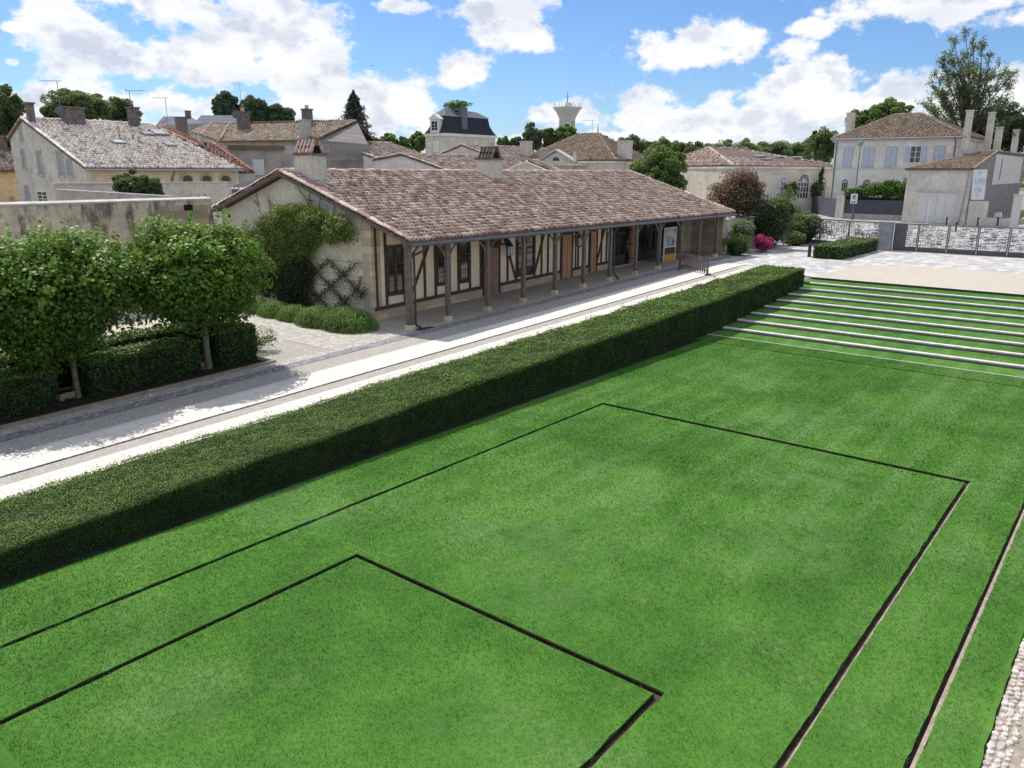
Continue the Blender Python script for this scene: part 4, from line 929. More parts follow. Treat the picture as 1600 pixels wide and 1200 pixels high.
def arch_window(parent, ax, c, a, w, z0, z1, nrib=7):
    """round-headed window with a fan light"""
    r = w/2; zs = z1-r; P = lambda u, z, o: (c-o, a+u, z) if ax == 'x' else (a+u, c-o, z)
    m = MB(); vs = [P(-r, z0, .02), P(r, z0, .02)]+[P(r*cos(t), zs+r*sin(t), .02) for t in np.linspace(0, pi, 13)]
    m.poly(vs); pane_ = m.build('window', M['glass'], parent)
    m = MB(); f = .07*max(1, w/1.5)
    pts = [P(-r, z0, .06)]+[P(r*cos(t), zs+r*sin(t), .06) for t in np.linspace(pi, 0, 13)]+[P(r, z0, .06)]
    for p, q in zip(pts[:-1], pts[1:]): m.bar(p, q, f, f)
    for t in np.linspace(0, pi, nrib)[1:-1]: m.bar(P(0, zs, .06), P(r*cos(t), zs+r*sin(t), .06), f*.55, f*.55)
    m.bar(P(-r, zs, .06), P(r, zs, .06), f*.7, f*.7)
    for k in (-.34, .34): m.bar(P(k*w/2*1.1, z0, .06), P(k*w/2*1.1, zs, .06), f*.6, f*.6)
    for k in (.33, .66): m.bar(P(-r, z0+(zs-z0)*k, .06), P(r, z0+(zs-z0)*k, .06), f*.5, f*.5)
    m.build('window_frame', M['white_paint'], pane_); return pane_
def chimney(parent, x, y, zb, zt_, wx_=.7, wy_=.9, mat=None, pots=0, cap=True):
    m = MB(); m.box(x-wx_/2, x+wx_/2, y-wy_/2, y+wy_/2, zb, zt_); c = m.build('chimney', mat or M['brick_dark'], parent)
    if cap: m = MB(); m.box(x-wx_/2-.08, x+wx_/2+.08, y-wy_/2-.08, y+wy_/2+.08, zt_+.002, zt_+.14); m.build('chimney_cap', mat or M['brick_dark'], c)
    for k in range(pots):
        m = MB(); yy = y+(k-(pots-1)/2)*.35; m.tube((x, yy, zt_+.14), (x, yy, zt_+.55), .12, .1, 8); m.build('chimney_pot', M['terracotta'], c)
    return c
def antenna(name_lab, base, h, az=0., n=7, grid=False):
    r = empty('television_antenna', base, name_lab, 'antenna'); x, y, z = base
    m = MB(); m.tube(base, (x, y, z+h), .03, n=5); m.build('mast', M['antenna'], r)
    m = MB(); d = Vector((cos(az), sin(az), 0)); s = Vector((-sin(az), cos(az), 0)); L = 1.8; p = Vector((x, y, z+h))
    m.tube(p-d*.35, p+d*(L-.35), .022, n=4)
    for k in range(n): q = p+d*(-.3+L*k/n); m.tube(q-s*.3, q+s*.3, .012, n=4)
    if grid: m.tube(p+d*-.3+Vector((0, 0, .35)), p+d*-.3-Vector((0, 0, .35)), .015, n=4); m.tube(p-s*.5-Vector((0, 0, .9)), p+s*.5-Vector((0, 0, .9)), .02, n=4)
    m.build('aerial', M['antenna'], r); return r
def gable_house(name, label, x0, x1, y0, y1, zb, ze, zr, wall, tiles, wall2=None, axis='x', yr=None, ze2=None, over=.35, tw=.3, tl=.45, cat='house', seg=3, gablemat=None, xr1=None):
    """axis x: ridge along X. ze eave at y0, ze2 eave at y1"""
    root = empty(name, (x0, y0, zb), label, cat); ze2 = ze if ze2 is None else ze2
    if axis == 'x':
        yr = (y0+y1)/2 if yr is None else yr
        m = MB(); m.poly([(x0, y0+.02, zb), (x0, y1, zb), (x0, y1, ze2), (x0, yr, zr-.1), (x0, y0+.02, ze-.05)], (.3, 0, 0)); m.build('gable_wall', gablemat or wall, root)
        m = MB(); m.box(x0+.3, x1-.3, y0, y0+.3, zb, ze-.06); m.build('wall', wall2 or wall, root); m = MB(); m.box(x0+.3, x1-.3, y1-.3, y1, zb, ze2-.06); m.build('wall', wall2 or wall, root)
        m = MB(); m.poly([(x1-.3, y0+.02, zb), (x1-.3, y1, zb), (x1-.3, y1, ze2-.1)]+([] if xr1 else [(x1-.3, yr, zr-.1)])+[(x1-.3, y0+.02, ze-.05)], (.3, 0, 0)); m.build('rear_gable_wall', wall, root)
        s1 = (zr-ze)/(yr-y0); s2 = (zr-ze2)/(y1-yr); a, b = x0-over*.5, x1+over*.5
        br = xr1 or b; f1 = [(a, y0-over, ze-s1*over), (b, y0-over, ze-s1*over), (br, yr, zr), (a, yr, zr)]; f2 = [(b, y1+over, ze2-s2*over), (a, y1+over, ze2-s2*over), (a, yr, zr), (br, yr, zr)]
        rf = roof(root, [f1, f2], tiles, tw, tl, seg, [((a, yr, zr+.03), (br, yr, zr+.03)), ((a+.1, y0-over, ze-s1*over+.05), (a+.1, yr, zr+.05)), ((a+.1, y1+over, ze2-s2*over+.05), (a+.1, yr, zr+.05))])
    else:
        xr = (x0+x1)/2 if yr is None else yr
        m = MB(); m.poly([(x0+.02, y0, zb), (x1, y0, zb), (x1, y0, ze2), (xr, y0, zr-.1), (x0+.02, y0, ze-.05)], (0, .3, 0)); m.build('gable_wall', gablemat or wall, root)
        m = MB(); m.box(x0, x0+.3, y0+.3, y1, zb, ze-.06); m.build('wall', wall2 or wall, root); m = MB(); m.box(x1-.3, x1, y0+.3, y1, zb, ze2-.06); m.build('wall', wall2 or wall, root)
        s1 = (zr-ze)/(xr-x0); s2 = (zr-ze2)/(x1-xr); a, b = y0-over*.5, y1+over*.5
        f1 = [(x0-over, b, ze-s1*over), (x0-over, a, ze-s1*over), (xr, a, zr), (xr, b, zr)]; f2 = [(x1+over, a, ze2-s2*over), (x1+over, b, ze2-s2*over), (xr, b, zr), (xr, a, zr)]
        rf = roof(root, [f1, f2], tiles, tw, tl, seg, [((xr, a, zr+.03), (xr, b, zr+.03)), ((x0-over, a+.1, ze-s1*over+.05), (xr, a+.1, zr+.05)), ((x1+over, a+.1, ze2-s2*over+.05), (xr, a+.1, zr+.05))])
    return root, rf
def hip_roof(root, C, zc, R0, R1, zr, tiles, tw=.3, tl=.45, seg=3, over=.4):
    """C: four eave corners (x,y) counterclockwise; ridge R0 (between corners 3,0 side) to R1 (between 1,2)"""
    cx = sum(c[0] for c in C)/4; cy = sum(c[1] for c in C)/4; E_ = []
    for x, y in C:
        d = Vector((x-cx, y-cy)).normalized(); E_.append((x+d.x*over*1.3, y+d.y*over*1.3, zc-.12))
    a = (R0[0], R0[1], zr); b = (R1[0], R1[1], zr)
    return roof(root, [[E_[0], E_[1], b, a], [E_[1], E_[2], b], [E_[2], E_[3], a, b], [E_[3], E_[0], a]], tiles, tw, tl, seg, [(E_[0], a), (E_[1], b), (E_[2], b), (E_[3], a), (a, b)])

# ------------------------------------------------------------------ left side: garden walls and the pale-roofed house
def garden_wall():
    r = empty('garden_wall', (13, 40, zg(13)), 'tall old garden wall with black stains running behind the lime trees', 'wall')
    Y = 40.; za = gy(0, 318, Y)[2]; zb_ = gy(315, 309, Y)[2]; xa, xb = 8., gy(330, 309, Y)[0]
    zl = za+(zb_-za)*(xa-13.5)/(xb-13.5)
    m = MB(); m.hexa([(xa, Y, -.3), (xb, Y, -.3), (xb, Y+.4, -.3), (xa, Y+.4, -.3)], [(xa, Y, zl-.12), (xb, Y, zb_-.12), (xb, Y+.4, zb_-.12), (xa, Y+.4, zl-.12)]); m.build('wall_face', M['wall_old'], r)
    m = MB(); m.hexa([(xa, Y-.06, zl-.118), (xb, Y-.06, zb_-.118), (xb, Y+.46, zb_-.118), (xa, Y+.46, zl-.118)], [(xa, Y-.06, zl-.04), (xb, Y-.06, zb_-.04), (xb, Y+.46, zb_+.04), (xa, Y+.46, zl+.04)]); m.build('coping', M['coping'], r)
    x0, x1 = gy(285, 330, Y)[0], gy(300, 330, Y)[0]; m = MB(); m.box(x0-1.2, x1+.9, Y-.012, Y, 3.0, 5.2); m.build('stone_patch', M['quoin_dim'], r)
    m = MB(); m.box(x0+.1, x1+.05, Y-.03, Y+.05, gy(290, 329, Y)[2], gy(290, 320, Y)[2]); m.build('vent_opening', M['soot'], r)
garden_wall()
Y = 50.
r = empty('rear_garden_wall', (20, Y, 1), 'second paler wall with a thin coping in front of the pale-roofed house', 'wall')
xa, xb = gy(84, 286, Y)[0], gy(357, 285, Y)[0]; zt_ = gy(200, 285, Y)[2]
wallbox('wall_face', M['wall_house'], r, xa, xb, Y, Y+.4, 0, zt_-.1); wallbox('coping', M['coping'], r, xa-.05, xb+.05, Y-.06, Y+.46, zt_-.098, zt_)
r = empty('sloping_garden_wall', (20, 44, 1), 'low wall with a sloping pale coping between the two garden walls', 'wall')
p = gd(90, 297, 52); q = gy(270, 308, 41.2); m = MB(); up = (0, 0, 1)
m.hexa([(p[0], p[1], 0), (q[0], q[1], 0), (q[0]+.25, q[1]+.3, 0), (p[0]+.25, p[1]+.3, 0)], [p, q, (q[0]+.25, q[1]+.3, q[2]), (p[0]+.25, p[1]+.3, p[2])]); m.build('wall_face', M['wall_grey'], r)
m = MB(); m.bar((p[0]+.1, p[1]+.12, p[2]+.03), (q[0]+.1, q[1]+.12, q[2]+.03), .34, .05); m.build('coping', M['coping'], r)
# dark ivy pillar by the rear corner of the long building
a = gy(330, 322, 39.6); r = empty('ivy_clad_pier', (a[0], 40.4, .3), 'dark ivy-covered pier between the stained garden wall and the gable', 'pier')
m = MB(); m.box(a[0]-.45, a[0]+.45, 40.55, 41.2, 0, 5.3); m.build('pier', M['wall_old'], r)
P, N, T, C = clumps_crown((a[0]+.2, 40.7, 4.4), (.45, .5, 1.5), 20, .5, 1800); leaves('ivy', P, N, .07, M['lf_dark'], r, T)
P, N, T, C = clumps_crown((a[0]-1.4, 40.9, 5.35), (1.6, .3, .18), 20, .4, 1200); leaves('ivy', P, N, .07, M['lf_dark'], r, T)

YH = 62.; c0 = gy(133, 262, YH); c1 = gy(372, 264, YH); rid = gx(35, 185, c0[0]); bk = gx(15, 215, c0[0])
hs, rf = gable_house('pale_roofed_house', 'large house with a pale weathered tile roof and grey windowed gable at the left', c0[0], c1[0], YH, bk[1], 0., c0[2]+.1, rid[2], M['wall_house'], M['tiles_pale'], M['wall_peach'], 'x', rid[1], bk[2], .3, .3, .45, xr1=gy(234, 190, rid[1])[0])
# cut the far end with a hip-like slope: lower right end is hidden by the neighbours
for (px, py0, py1, w, st) in ((31, 196, 218, .3, 'wood'), (35, 233, 262, .38, 'wood'), (59.5, 236, 272, .42, 'wood'), (92, 236, 274, .5, 'wood'), (107, 248, 274, .45, 'wood'), (41, 290, 312, .4, 'wood')):
    t0 = gx(px, py0, c0[0]); t1 = gx(px, py1, c0[0]); fwindow(hs, 'x', c0[0], t0[1]-w, t0[1]+w, t1[2], t0[2], st)
t0 = gx(66, 300, c0[0]); t1 = gx(66, 316, c0[0]); fwindow(hs, 'x', c0[0], t0[1]-.9, t0[1]+.9, t1[2], t0[2], 'dark')
for px in (292.5, 322.5, 352): # oval openings
    x, y, z = gy(px, 280.5, YH); m = MB(); m.poly([(x+.42*cos(t), YH-.03, z+.32*sin(t)) for t in np.linspace(0, 2*pi, 17)[:-1]]); o = m.build('round_window', M['glass'], hs)
    m = MB(); pp = [(x+.52*cos(t), YH-.05, z+.42*sin(t)) for t in np.linspace(0, 2*pi, 17)]; [m.bar(p, q, .14, .1) for p, q in zip(pp[:-1], pp[1:])]; m.build('stone_surround', M['quoin'], o)
m = MB(); m.tube((c0[0]-.2, YH-.48, c0[2]-.15), (c1[0]+.2, YH-.48, c0[2]-.15), .08, n=6); m.build('gutter', M['zinc'], hs)
for px in (269,): x = gy(px, 270, YH)[0]; m = MB(); m.path([(x, YH-.45, c0[2]-.2), (x-.1, YH-.1, c0[2]-.8), (x-.1, YH-.1, 3)], .06, .06, 6); m.build('downpipe', M['brick_dark'], hs)
zr_ = rid[2]; yr_ = rid[1]; sl1 = (zr_-c0[2])/(yr_-YH); zz = lambda y: c0[2]+.1+(y-YH)*sl1
for (px, py0, py1, wx_, wy_, pots) in ((49, 163, 187, .5, .45, 0), (116, 170, 192, 1.55, .8, 0), (209, 170, 186, .8, .6, 0)):
    p = gy(px, py1, yr_-.9); q = gy(px, py0, yr_-.9); chimney(rf, p[0], yr_-.9, p[2]-.5, q[2], wx_, wy_, M['brick_dark'], pots)
for (px, py) in ((185, 224), (248, 209), (231, 211), (266, 228)):
    # skylights lie on the slope: solve on the roof plane
    for yy in np.linspace(YH, yr_, 160):
        g_ = gy(px, py, yy)
        if g_[2] <= zz(yy): break
    x = g_[0]; w, l = (.5, .36) if px != 248 else (.62, .6); m = MB(); up = .1
    m.hexa([(x-w, yy-l, zz(yy-l)), (x+w, yy-l, zz(yy-l)), (x+w, yy+l, zz(yy+l)), (x-w, yy+l, zz(yy+l))], [(x-w, yy-l, zz(yy-l)+up+.08), (x+w, yy-l, zz(yy-l)+up+.08), (x+w, yy+l, zz(yy+l)+up+.08), (x-w, yy+l, zz(yy+l)+up+.08)]); o = m.build('skylight', M['zinc_dark'], rf)
    w -= .15; l -= .12; m = MB(); m.hexa([(x-w, yy-l, zz(yy-l)+.17), (x+w, yy-l, zz(yy-l)+.17), (x+w, yy+l, zz(yy+l)+.17), (x-w, yy+l, zz(yy+l)+.17)], [(x-w, yy-l, zz(yy-l)+.2), (x+w, yy-l, zz(yy-l)+.2), (x+w, yy+l, zz(yy+l)+.2), (x-w, yy+l, zz(yy+l)+.2)]); m.build('pane', M['glass_sky'], o)
for (px, py, h) in ((187, 217, .95), (248, 243, .9), (208, 218, .35), (217, 222, .35)):
    for yy in np.linspace(YH, yr_, 160):
        g_ = gy(px, py, yy)
        if g_[2] <= zz(yy): break
    m = MB(); m.tube((g_[0], yy, g_[2]-.2), (g_[0], yy, g_[2]+h), .1, .1, 8); o = m.build('vent_pipe', M['terracotta'], rf)
    m = MB(); m.tube((g_[0], yy, g_[2]+h), (g_[0], yy, g_[2]+h+.08), .14, .06, 8); m.build('vent_cap', M['brick_dark'], o)
# satellite dishes
def dish(label, p, r=.5):
    root = empty('satellite_dish', p, label, 'satellite dish'); m = MB(); x, y, z = p; n = 14; vs = []; ax = Vector((-.5, -.8, .35)).normalized(); a = ax.cross(Vector((0, 0, 1))).normalized(); b = a.cross(ax)
    for k, (rr, o) in enumerate(((.02, -.12), (.5, -.08), (.85, -.02), (1., .03))):
        vs += [Vector(p)+(a*cos(2*pi*i/n)+b*sin(2*pi*i/n))*rr*r+ax*o*r*2 for i in range(n)]
    m.add(vs, [(j*n+i, j*n+(i+1) % n, (j+1)*n+(i+1) % n, (j+1)*n+i) for j in range(3) for i in range(n)], True); m.build('dish', M['zinc_dark'], root)
    m = MB(); m.tube(Vector(p)-b*r, Vector(p)+ax*r*.9, .02, n=4); m.tube(Vector(p)+ax*r*.85, Vector(p)+ax*r*1.05, .05, n=5); m.tube(p, (x+.1, y+.2, z-r*2.2), .04, n=5); m.build('arm', M['antenna'], root)
p = gy(93, 173, yr_-1.2); dish('grey satellite dish beside the wide brick chimney of the pale-roofed house', p, .36)
azl = radians(127)
p = gy(97, 186, yr_+.5); antenna('tall thin antenna at far left with a horizontal arm above the oak trees', p, gy(97, 127, yr_+.5)[2]-p[2], azl)
p = gy(205, 170, yr_); antenna('wide double-barred antenna on the right chimney of the pale-roofed house', p, gy(205, 142, yr_)[2]-p[2], azl+pi*.98, 9, True)
p = gd(263, 200, 95); antenna('lone antenna standing above the blue-grey slate roofs', p, gd(263, 153, 95)[2]-p[2], azl)
p = gd(379, 190, 150); antenna('antenna rising in front of the umbrella pines', p, gd(379, 131, 150)[2]-p[2], azl, 5)
# sliver of another house at the very left edge
Xs = 40.; p = gx(8, 262, Xs); q = gx(0, 222, Xs+5)
hs2, rf2 = gable_house('edge_house', 'sliver of a low tiled house cut by the left edge of the photo', 19., 31., 78, 92, 0, gy(8, 264, 78)[2], gy(5, 222, 84)[2]+.3, M['wall_peach'], M['tiles_mix'], None, 'x')
chimney(rf2, gy(3, 240, 82)[0], 82, 8, gy(3, 218, 82)[2]+.2, .8, .7)
fwindow(hs2, 'y', 78, gy(15, 310, 78)[0], gy(22, 310, 78)[0], gy(18, 318, 78)[2], gy(18, 308, 78)[2], 'wood')

# ------------------------------------------------------------------ roofs behind the long building (left to right)
# red-tiled house behind the pale roof
YD = 76.; a = gy(262, 202, YD+6); b = gy(385, 270, YD-8)
hs, rf = gable_house('red_roofed_house', 'house with a red tiled roof stepping down behind the pale roof', 40.2, gy(326, 224, YD-6.5)[0]-.2, YD-6.5, YD+9, 0, gy(326, 224, YD-6.5)[2]-.2, gy(290, 201, YD)[2], M['wall_house'], M['tiles_red'], None, 'x', YD, 7.5)
rr_ = empty('red_lean_to_roof', (42, 62, 0), 'narrow red tiled lean-to sloping down beside the pale-roofed house', 'building')
P0, P1 = gd(318, 222, 80), gd(330, 222, 80); Q0, Q1 = gd(352, 268, 74), gd(398, 268, 74)
m = MB(); m.hexa([(P0[0], P0[1], 0), (Q0[0], Q0[1], 0), (Q1[0], Q1[1], 0), (P1[0], P1[1], 0)], [(P0[0], P0[1], P0[2]-.2), (Q0[0], Q0[1], Q0[2]-.2), (Q1[0], Q1[1], Q1[2]-.2), (P1[0], P1[1], P1[2]-.2)]); m.build('wall', M['wall_grey'], rr_)
roof(rr_, [[P0, Q0, Q1, P1]], M['tiles_red'], .3, .45, 3, [(P1, Q1)])
# slate mansion block and long blue slate roof
hs = empty('slate_roofed_house', gd(275, 215, 190), 'house with a blue-grey slate hipped roof and brick chimney beyond the pale roof', 'house')
D = 170; A_ = gd(243, 196, D); B_ = gd(317, 197, D-12); C_ = gd(322, 197, D+14); E_ = gd(240, 196, D+20)
r0 = gd(255, 182, D+4); r1 = gd(297, 180, D+2)
m = MB(); z = A_[2]; m.hexa([(q[0], q[1], 0) for q in (A_, B_, C_, E_)], [(q[0], q[1], z) for q in (A_, B_, C_, E_)]); m.build('wall', M['cement'], hs)
m = MB(); a4 = [(q[0], q[1], z) for q in (A_, B_, C_, E_)]; r0 = (r0[0], r0[1], r0[2]); r1 = (r1[0], r1[1], r0[2])
for f in ([a4[0], a4[1], r1, r0], [a4[1], a4[2], r1], [a4[2], a4[3], r0, r1], [a4[3], a4[0], r0]): m.poly(f)
rf = m.build('roof', M['slate_pale'], hs)
p = gd(284, 200, D-12); chimney(rf, p[0], p[1], p[2]-2, gd(284, 184, D-12)[2], 1.5, 1.5, M['brick_dark'])
p = gd(294, 181, D); chimney(rf, p[0], p[1], p[2]-1, p[2]+.8, .8, .8)
m = MB(); q0 = gd(252, 190, D-6); m.bar(gd(254, 193, D-3), gd(260, 186, D-3), 1.2, .2); m.build('skylight', M['glass_sky'], rf)
hs = empty('slate_roofed_hall', gd(340, 200, 210), 'long low hall with a blue slate roof under the umbrella pines', 'building'); D = 200
a = gd(303, 192, D); b = gd(392, 192, D); m = MB(); dv = np.array(gd(345, 192, D+16))-np.array(gd(345, 192, D)); dv[2] = 0
up = 2.4; a, b = np.array(a), np.array(b); m.hexa([(a[0], a[1], 0), (b[0], b[1], 0), tuple((b+dv)*(1, 1, 0)), tuple((a+dv)*(1, 1, 0))], [tuple(a), tuple(b), tuple(b+dv), tuple(a+dv)]); m.build('wall', M['cement'], hs)
m = MB(); e = (b-a)*.13; t_ = np.array((0, 0, gd(340, 181, D+5)[2]-a[2])); i4 = [a+e+dv*.3+t_, b-e*.3+dv*.3+t_, b-e*.3+dv*.7+t_, a+e+dv*.7+t_]
m.hexa([tuple(v+(0, 0, .01)) for v in (a, b, b+dv, a+dv)], [tuple(v) for v in i4]); m.build('roof', M['slate_pale'], hs)
# long brown-roofed house with gable at its right end
# ridge runs from (333,192) to (537,191); eave from (340,217) to (500,217)
D = 100.
hs = empty('brown_roofed_house', gd(420, 230, D), 'long house with a brown flat-tile roof, three chimneys and a grey end gable', 'house')
e0, e1 = gd(349, 217.5, D), gd(498, 216.5, 92); z = (e0[2]+e1[2])/2; e0 = (e0[0], e0[1], z); e1 = (e1[0], e1[1], z)
dirv = (Vector(e1)-Vector(e0)).normalized(); back = Vector((-dirv.y, dirv.x, 0)); 
if back.x*e0[0]+back.y*e0[1] < 0: back = -back
W2 = 6.; g1 = Vector(gd(537, 190.5, 99)); zrg = g1.z; R1 = Vector(e1)+dirv*1.0+back*W2; R1.z = zrg; R0 = Vector(gd(358, 192, D+7)); R0.z = zrg; e1v = Vector(e1)+dirv*.0; F1 = Vector(e1)+back*2*W2; F0 = Vector(e0)+back*2*W2
# the end gable faces right-front
m = MB(); f3 = [Vector(e0), Vector(e1), F1, F0]; m.hexa([(v.x, v.y, 0) for v in f3], [(v.x, v.y, z-.15) for v in f3]); m.build('wall', M['wall_grey'], hs)
gx_ = Vector(gd(575, 222, 92)); gx_.z = z-.6
m = MB(); m.add([tuple(Vector(e1)+Vector((0, 0, -.2))), (gx_.x, gx_.y, gx_.z), (R1.x+dirv.x*.2, R1.y+dirv.y*.2, zrg-.2), (e1[0], e1[1], 0), (gx_.x, gx_.y, 0)], [(0, 1, 2), (0, 3, 4, 1)]); m.build('end_gable', M['wall_rubble'], hs)
A0 = Vector(gd(333, 191.5, D+10)); L0 = Vector(gd(314, 210, D+5)); B0 = Vector(gd(297, 206, D+16)); F0 = Vector((A0.x, A0.y, z))+back*4
m = MB(); m.add([tuple(e0), tuple(L0-Vector((0, 0, .2))), tuple(B0-Vector((0, 0, .2))), (e0[0], e0[1], 0), (L0.x, L0.y, 0), (B0.x, B0.y, 0)], [(0, 3, 4, 1), (1, 4, 5, 2)]); m.build('side_wall', M['wall_grey'], hs)
rf = roof(hs, [[tuple(Vector(e0)-back*.5-Vector((0, 0, .15))), tuple(Vector(e1)-back*.5-Vector((0, 0, .15))), tuple(R1), tuple(R0)], [tuple(F1), tuple(F0), tuple(R0), tuple(R1)], [tuple(A0), tuple(L0), tuple(Vector(e0)-back*.5-Vector((0, 0, .15))), tuple(R0)], [tuple(A0), tuple(B0), tuple(L0)]], M['tiles_brown'], .34, .5, 2, [(tuple(R0), tuple(R1)), (tuple(A0), tuple(R0)), (tuple(L0), tuple(A0)), (tuple(Vector(e0)-back*.5), tuple(R0)), (tuple(Vector(e1)-back*.4), tuple(R1))], .02, arch=.25, rr=.16)
def onroof_ch(px, pyt, pyb, D, w, mat=None, pots=0):
    p = gd(px, pyb, D); q = gd(px, pyt, D); return chimney(rf, p[0], p[1], p[2]-1., q[2], w, w, mat or M['wall_grey'], pots)
onroof_ch(381, 176, 198, 103, 1.1, M['brick_dark'], 2); onroof_ch(478, 189, 212, 93.5, .9, M['wall_grey']); onroof_ch(480.5, 172, 190, 99, .9, M['brick_dark'], 2)
p = gd(370, 179, 102.5); dish('white satellite dish beside the chimney of the long brown roof', p, .55)
# grey block in front of it with a white shutter
hs = empty('grey_render_house', gd(400, 250, 82), 'plain grey rendered block with one white shutter behind the skylight', 'house')
a, b = gd(352, 229, 82), gd(478, 229, 77); d_ = Vector((a[0], a[1], 0)).normalized()*8; zz_ = (a[2]+b[2])/2
A4 = [Vector((a[0], a[1], 0)), Vector((b[0], b[1], 0)), Vector((b[0], b[1], 0))+d_, Vector((a[0], a[1], 0))+d_]
m = MB(); m.hexa(A4, [v+Vector((0, 0, zz_)) for v in A4]); m.build('wall', M['wall_grey'], hs)
m = MB(); m.bar(gd(358, 229.5, 81.8), gd(442, 231, 78), .5, .35); m.build('coping', M['tiles_brown'], hs)
pa, pb = Vector(gd(394, 249, 80.2)), Vector(gd(412, 249, 79.5)); nrm_ = -d_.normalized()*.12; zb1 = gd(403, 274, 80)[2]
m = MB(); m.hexa([(pa.x, pa.y, zb1), (pb.x, pb.y, zb1), (pb.x+nrm_.x, pb.y+nrm_.y, zb1), (pa.x+nrm_.x, pa.y+nrm_.y, zb1)], [(pa.x, pa.y, pa.z), (pb.x, pb.y, pa.z), (pb.x+nrm_.x, pb.y+nrm_.y, pa.z), (pa.x+nrm_.x, pa.y+nrm_.y, pa.z)]); m.build('shutter', M['white_paint'], hs)
# two stone gables side by side
X = 60.; g1 = gx(515, 220, X); g2 = gx(590, 249, X); g3 = gx(635, 241, X); g4 = gx(707, 266, X); g0 = gx(462, 241, X)
gable_house('stone_gabled_house', 'pale stone gabled house with a mottled tile roof behind the left chimney', X, gy(610, 226, g1[1])[0], g2[1], g0[1]+1.5, 0, g2[2]+.1, g1[2], M['wall_stone_pale'], M['tiles_mix'], None, 'x', g1[1], g0[2]-.4, .3, .3, .45)
gable_house('low_gabled_house', 'low stone gabled house with a wide mottled roof just right of the taller gable', X-.6, gy(790, 250, g3[1])[0], g4[1]-1, g2[1]-.2, 0, g4[2]-.3, g3[2], M['wall_stone_pale'], M['tiles_mix'], None, 'x', g3[1], g2[2], .3, .3, .45)
X = 57.; q = [gx(435, 254, X), gx(470, 239, X), gx(508, 240, X)]; r = empty('sloping_town_wall', (X, q[1][1], 0), 'grey wall with a thin sloping tiled coping behind the left chimney', 'wall')
m = MB(); m.poly([(X, q[0][1], 0), (X, q[0][1], q[0][2]), (X, q[1][1], q[1][2]), (X, q[2][1], q[2][2]), (X, q[2][1], 0)], (.4, 0, 0)); m.build('wall_face', M['wall_grey'], r)
m = MB(); m.bar((X+.1, q[0][1]+.5, q[0][2]-.1), (X+.1, q[1][1], q[1][2]+.08), .9, .16); m.build('coping', M['tiles_brown'], r)
# roof ends right of the second chimney
q = gd(780, 250, 84); hs, rf = gable_house('hidden_tiled_house', 'low tiled roof peeping between the second chimney and the pedimented house', 66, gd(880, 266, 84)[0]-4, 46.5, 54, 0, 6.8, gd(800, 251, 84)[2], M['wall_stone'], M['tiles_mix'], None, 'x')
q = gd(690, 235, 120); hs, rf = gable_house('round_ridged_house', 'low tiled house in front of the mansard tower', 92, 106, 76.5, 92, 0, 8.6, gd(740, 228, 130)[2], M['wall_stone'], M['tiles_mix'], None, 'x'); chimney(rf, gd(760, 240, 122)[0], gd(760, 240, 122)[1], 8, gd(760, 224, 122)[2], 1.6, 1.6, M['wall_stone'])
# mansard tower
X = 108.; hs = empty('mansard_house', gx(700, 250, X), 'square house with a dark slate mansard roof, stone dormer and a plant on top', 'house')
yc = gx(697, 225, X)[1]; yl = gx(665, 225, X)[1]; ze = gx(697, 209, X)[2]; zm = gx(697, 180.5, X+1)[2]; zt_ = gx(697, 170, X+6)[2]-.5
xe = X; 
for xx_ in np.arange(X, X+40, .2):
    if gy(775, 210, yc)[0] <= xx_: break
x2 = gy(774, 211, yc)[0]
m = MB(); m.box(X, x2, yc, yl, 0, ze); m.build('wall', M['wall_stone'], hs)
m = MB(); m.box(X-.25, x2+.25, yc-.25, yl+.25, ze-.35, ze+.12); m.build('cornice', M['wall_stone_pale'], hs)
def ring(o, z): return [(X+o, yc+o, z), (x2-o, yc+o, z), (x2-o, yl-o, z), (X+o, yl-o, z)]
m = MB(); lv = [ring(-.15, ze+.12), ring(.35, ze+.9), ring(.75, ze+(zm-ze)*.55), ring(1.0, zm)]
for a, b in zip(lv[:-1], lv[1:]):
    for k in range(4): m.add([a[k], a[(k+1) % 4], b[(k+1) % 4], b[k]], [(0, 1, 2, 3)])
rf = m.build('roof', M['slate'], hs)
m = MB(); a = ring(.85, zm-.02); b = ring(.85, zm+.14); m.hexa(a, b); m.build('zinc_band', M['zinc'], rf)
m = MB(); a = ring(.95, zm+.14); cx = (X+x2)/2; cy = (yc+yl)/2; w = (yl-yc)*.5; r0_ = (X+w*1.0, cy, zt_+.4); r1_ = (x2-w*.9, cy, zt_)
for f in ([a[0], a[1], r1_, r0_], [a[1], a[2], r1_], [a[2], a[3], r0_, r1_], [a[3], a[0], r0_]): m.poly(f)
m.build('upper_roof', M['slate_pale'], rf)
dy0, dy1 = gx(684.5, 200, X)[1], gx(675, 200, X)[1]; zd0, zd1 = gx(680, 208, X)[2], gx(680, 186, X)[2]
m = MB(); m.box(X-.1, X+2, dy0-.35, dy1+.35, zd0, zd1); m.poly([(X-.3, dy0-.7, zd1), (X-.3, dy1+.7, zd1), (X-.3, (dy0+dy1)/2, zd1+.9)], (2.2, 0, 0)); dm = m.build('dormer', M['wall_stone_pale'], rf)
fwindow(hs, 'x', X-.1, dy0+.05, dy1-.05, zd0+.5, zd1-.4, 'dark', None, False)
fwindow(hs, 'x', X, gx(682, 225, X)[1]-.75, gx(682, 225, X)[1]+.75, gx(682, 238, X)[2], gx(682, 219, X)[2], 'white')
p = gy(723, 200, yc+1.0); chimney(rf, p[0], yc+.9, gy(723, 204, yc)[2], gy(723, 170, yc+1)[2], 1.3, 1.0, M['slate_pale'])
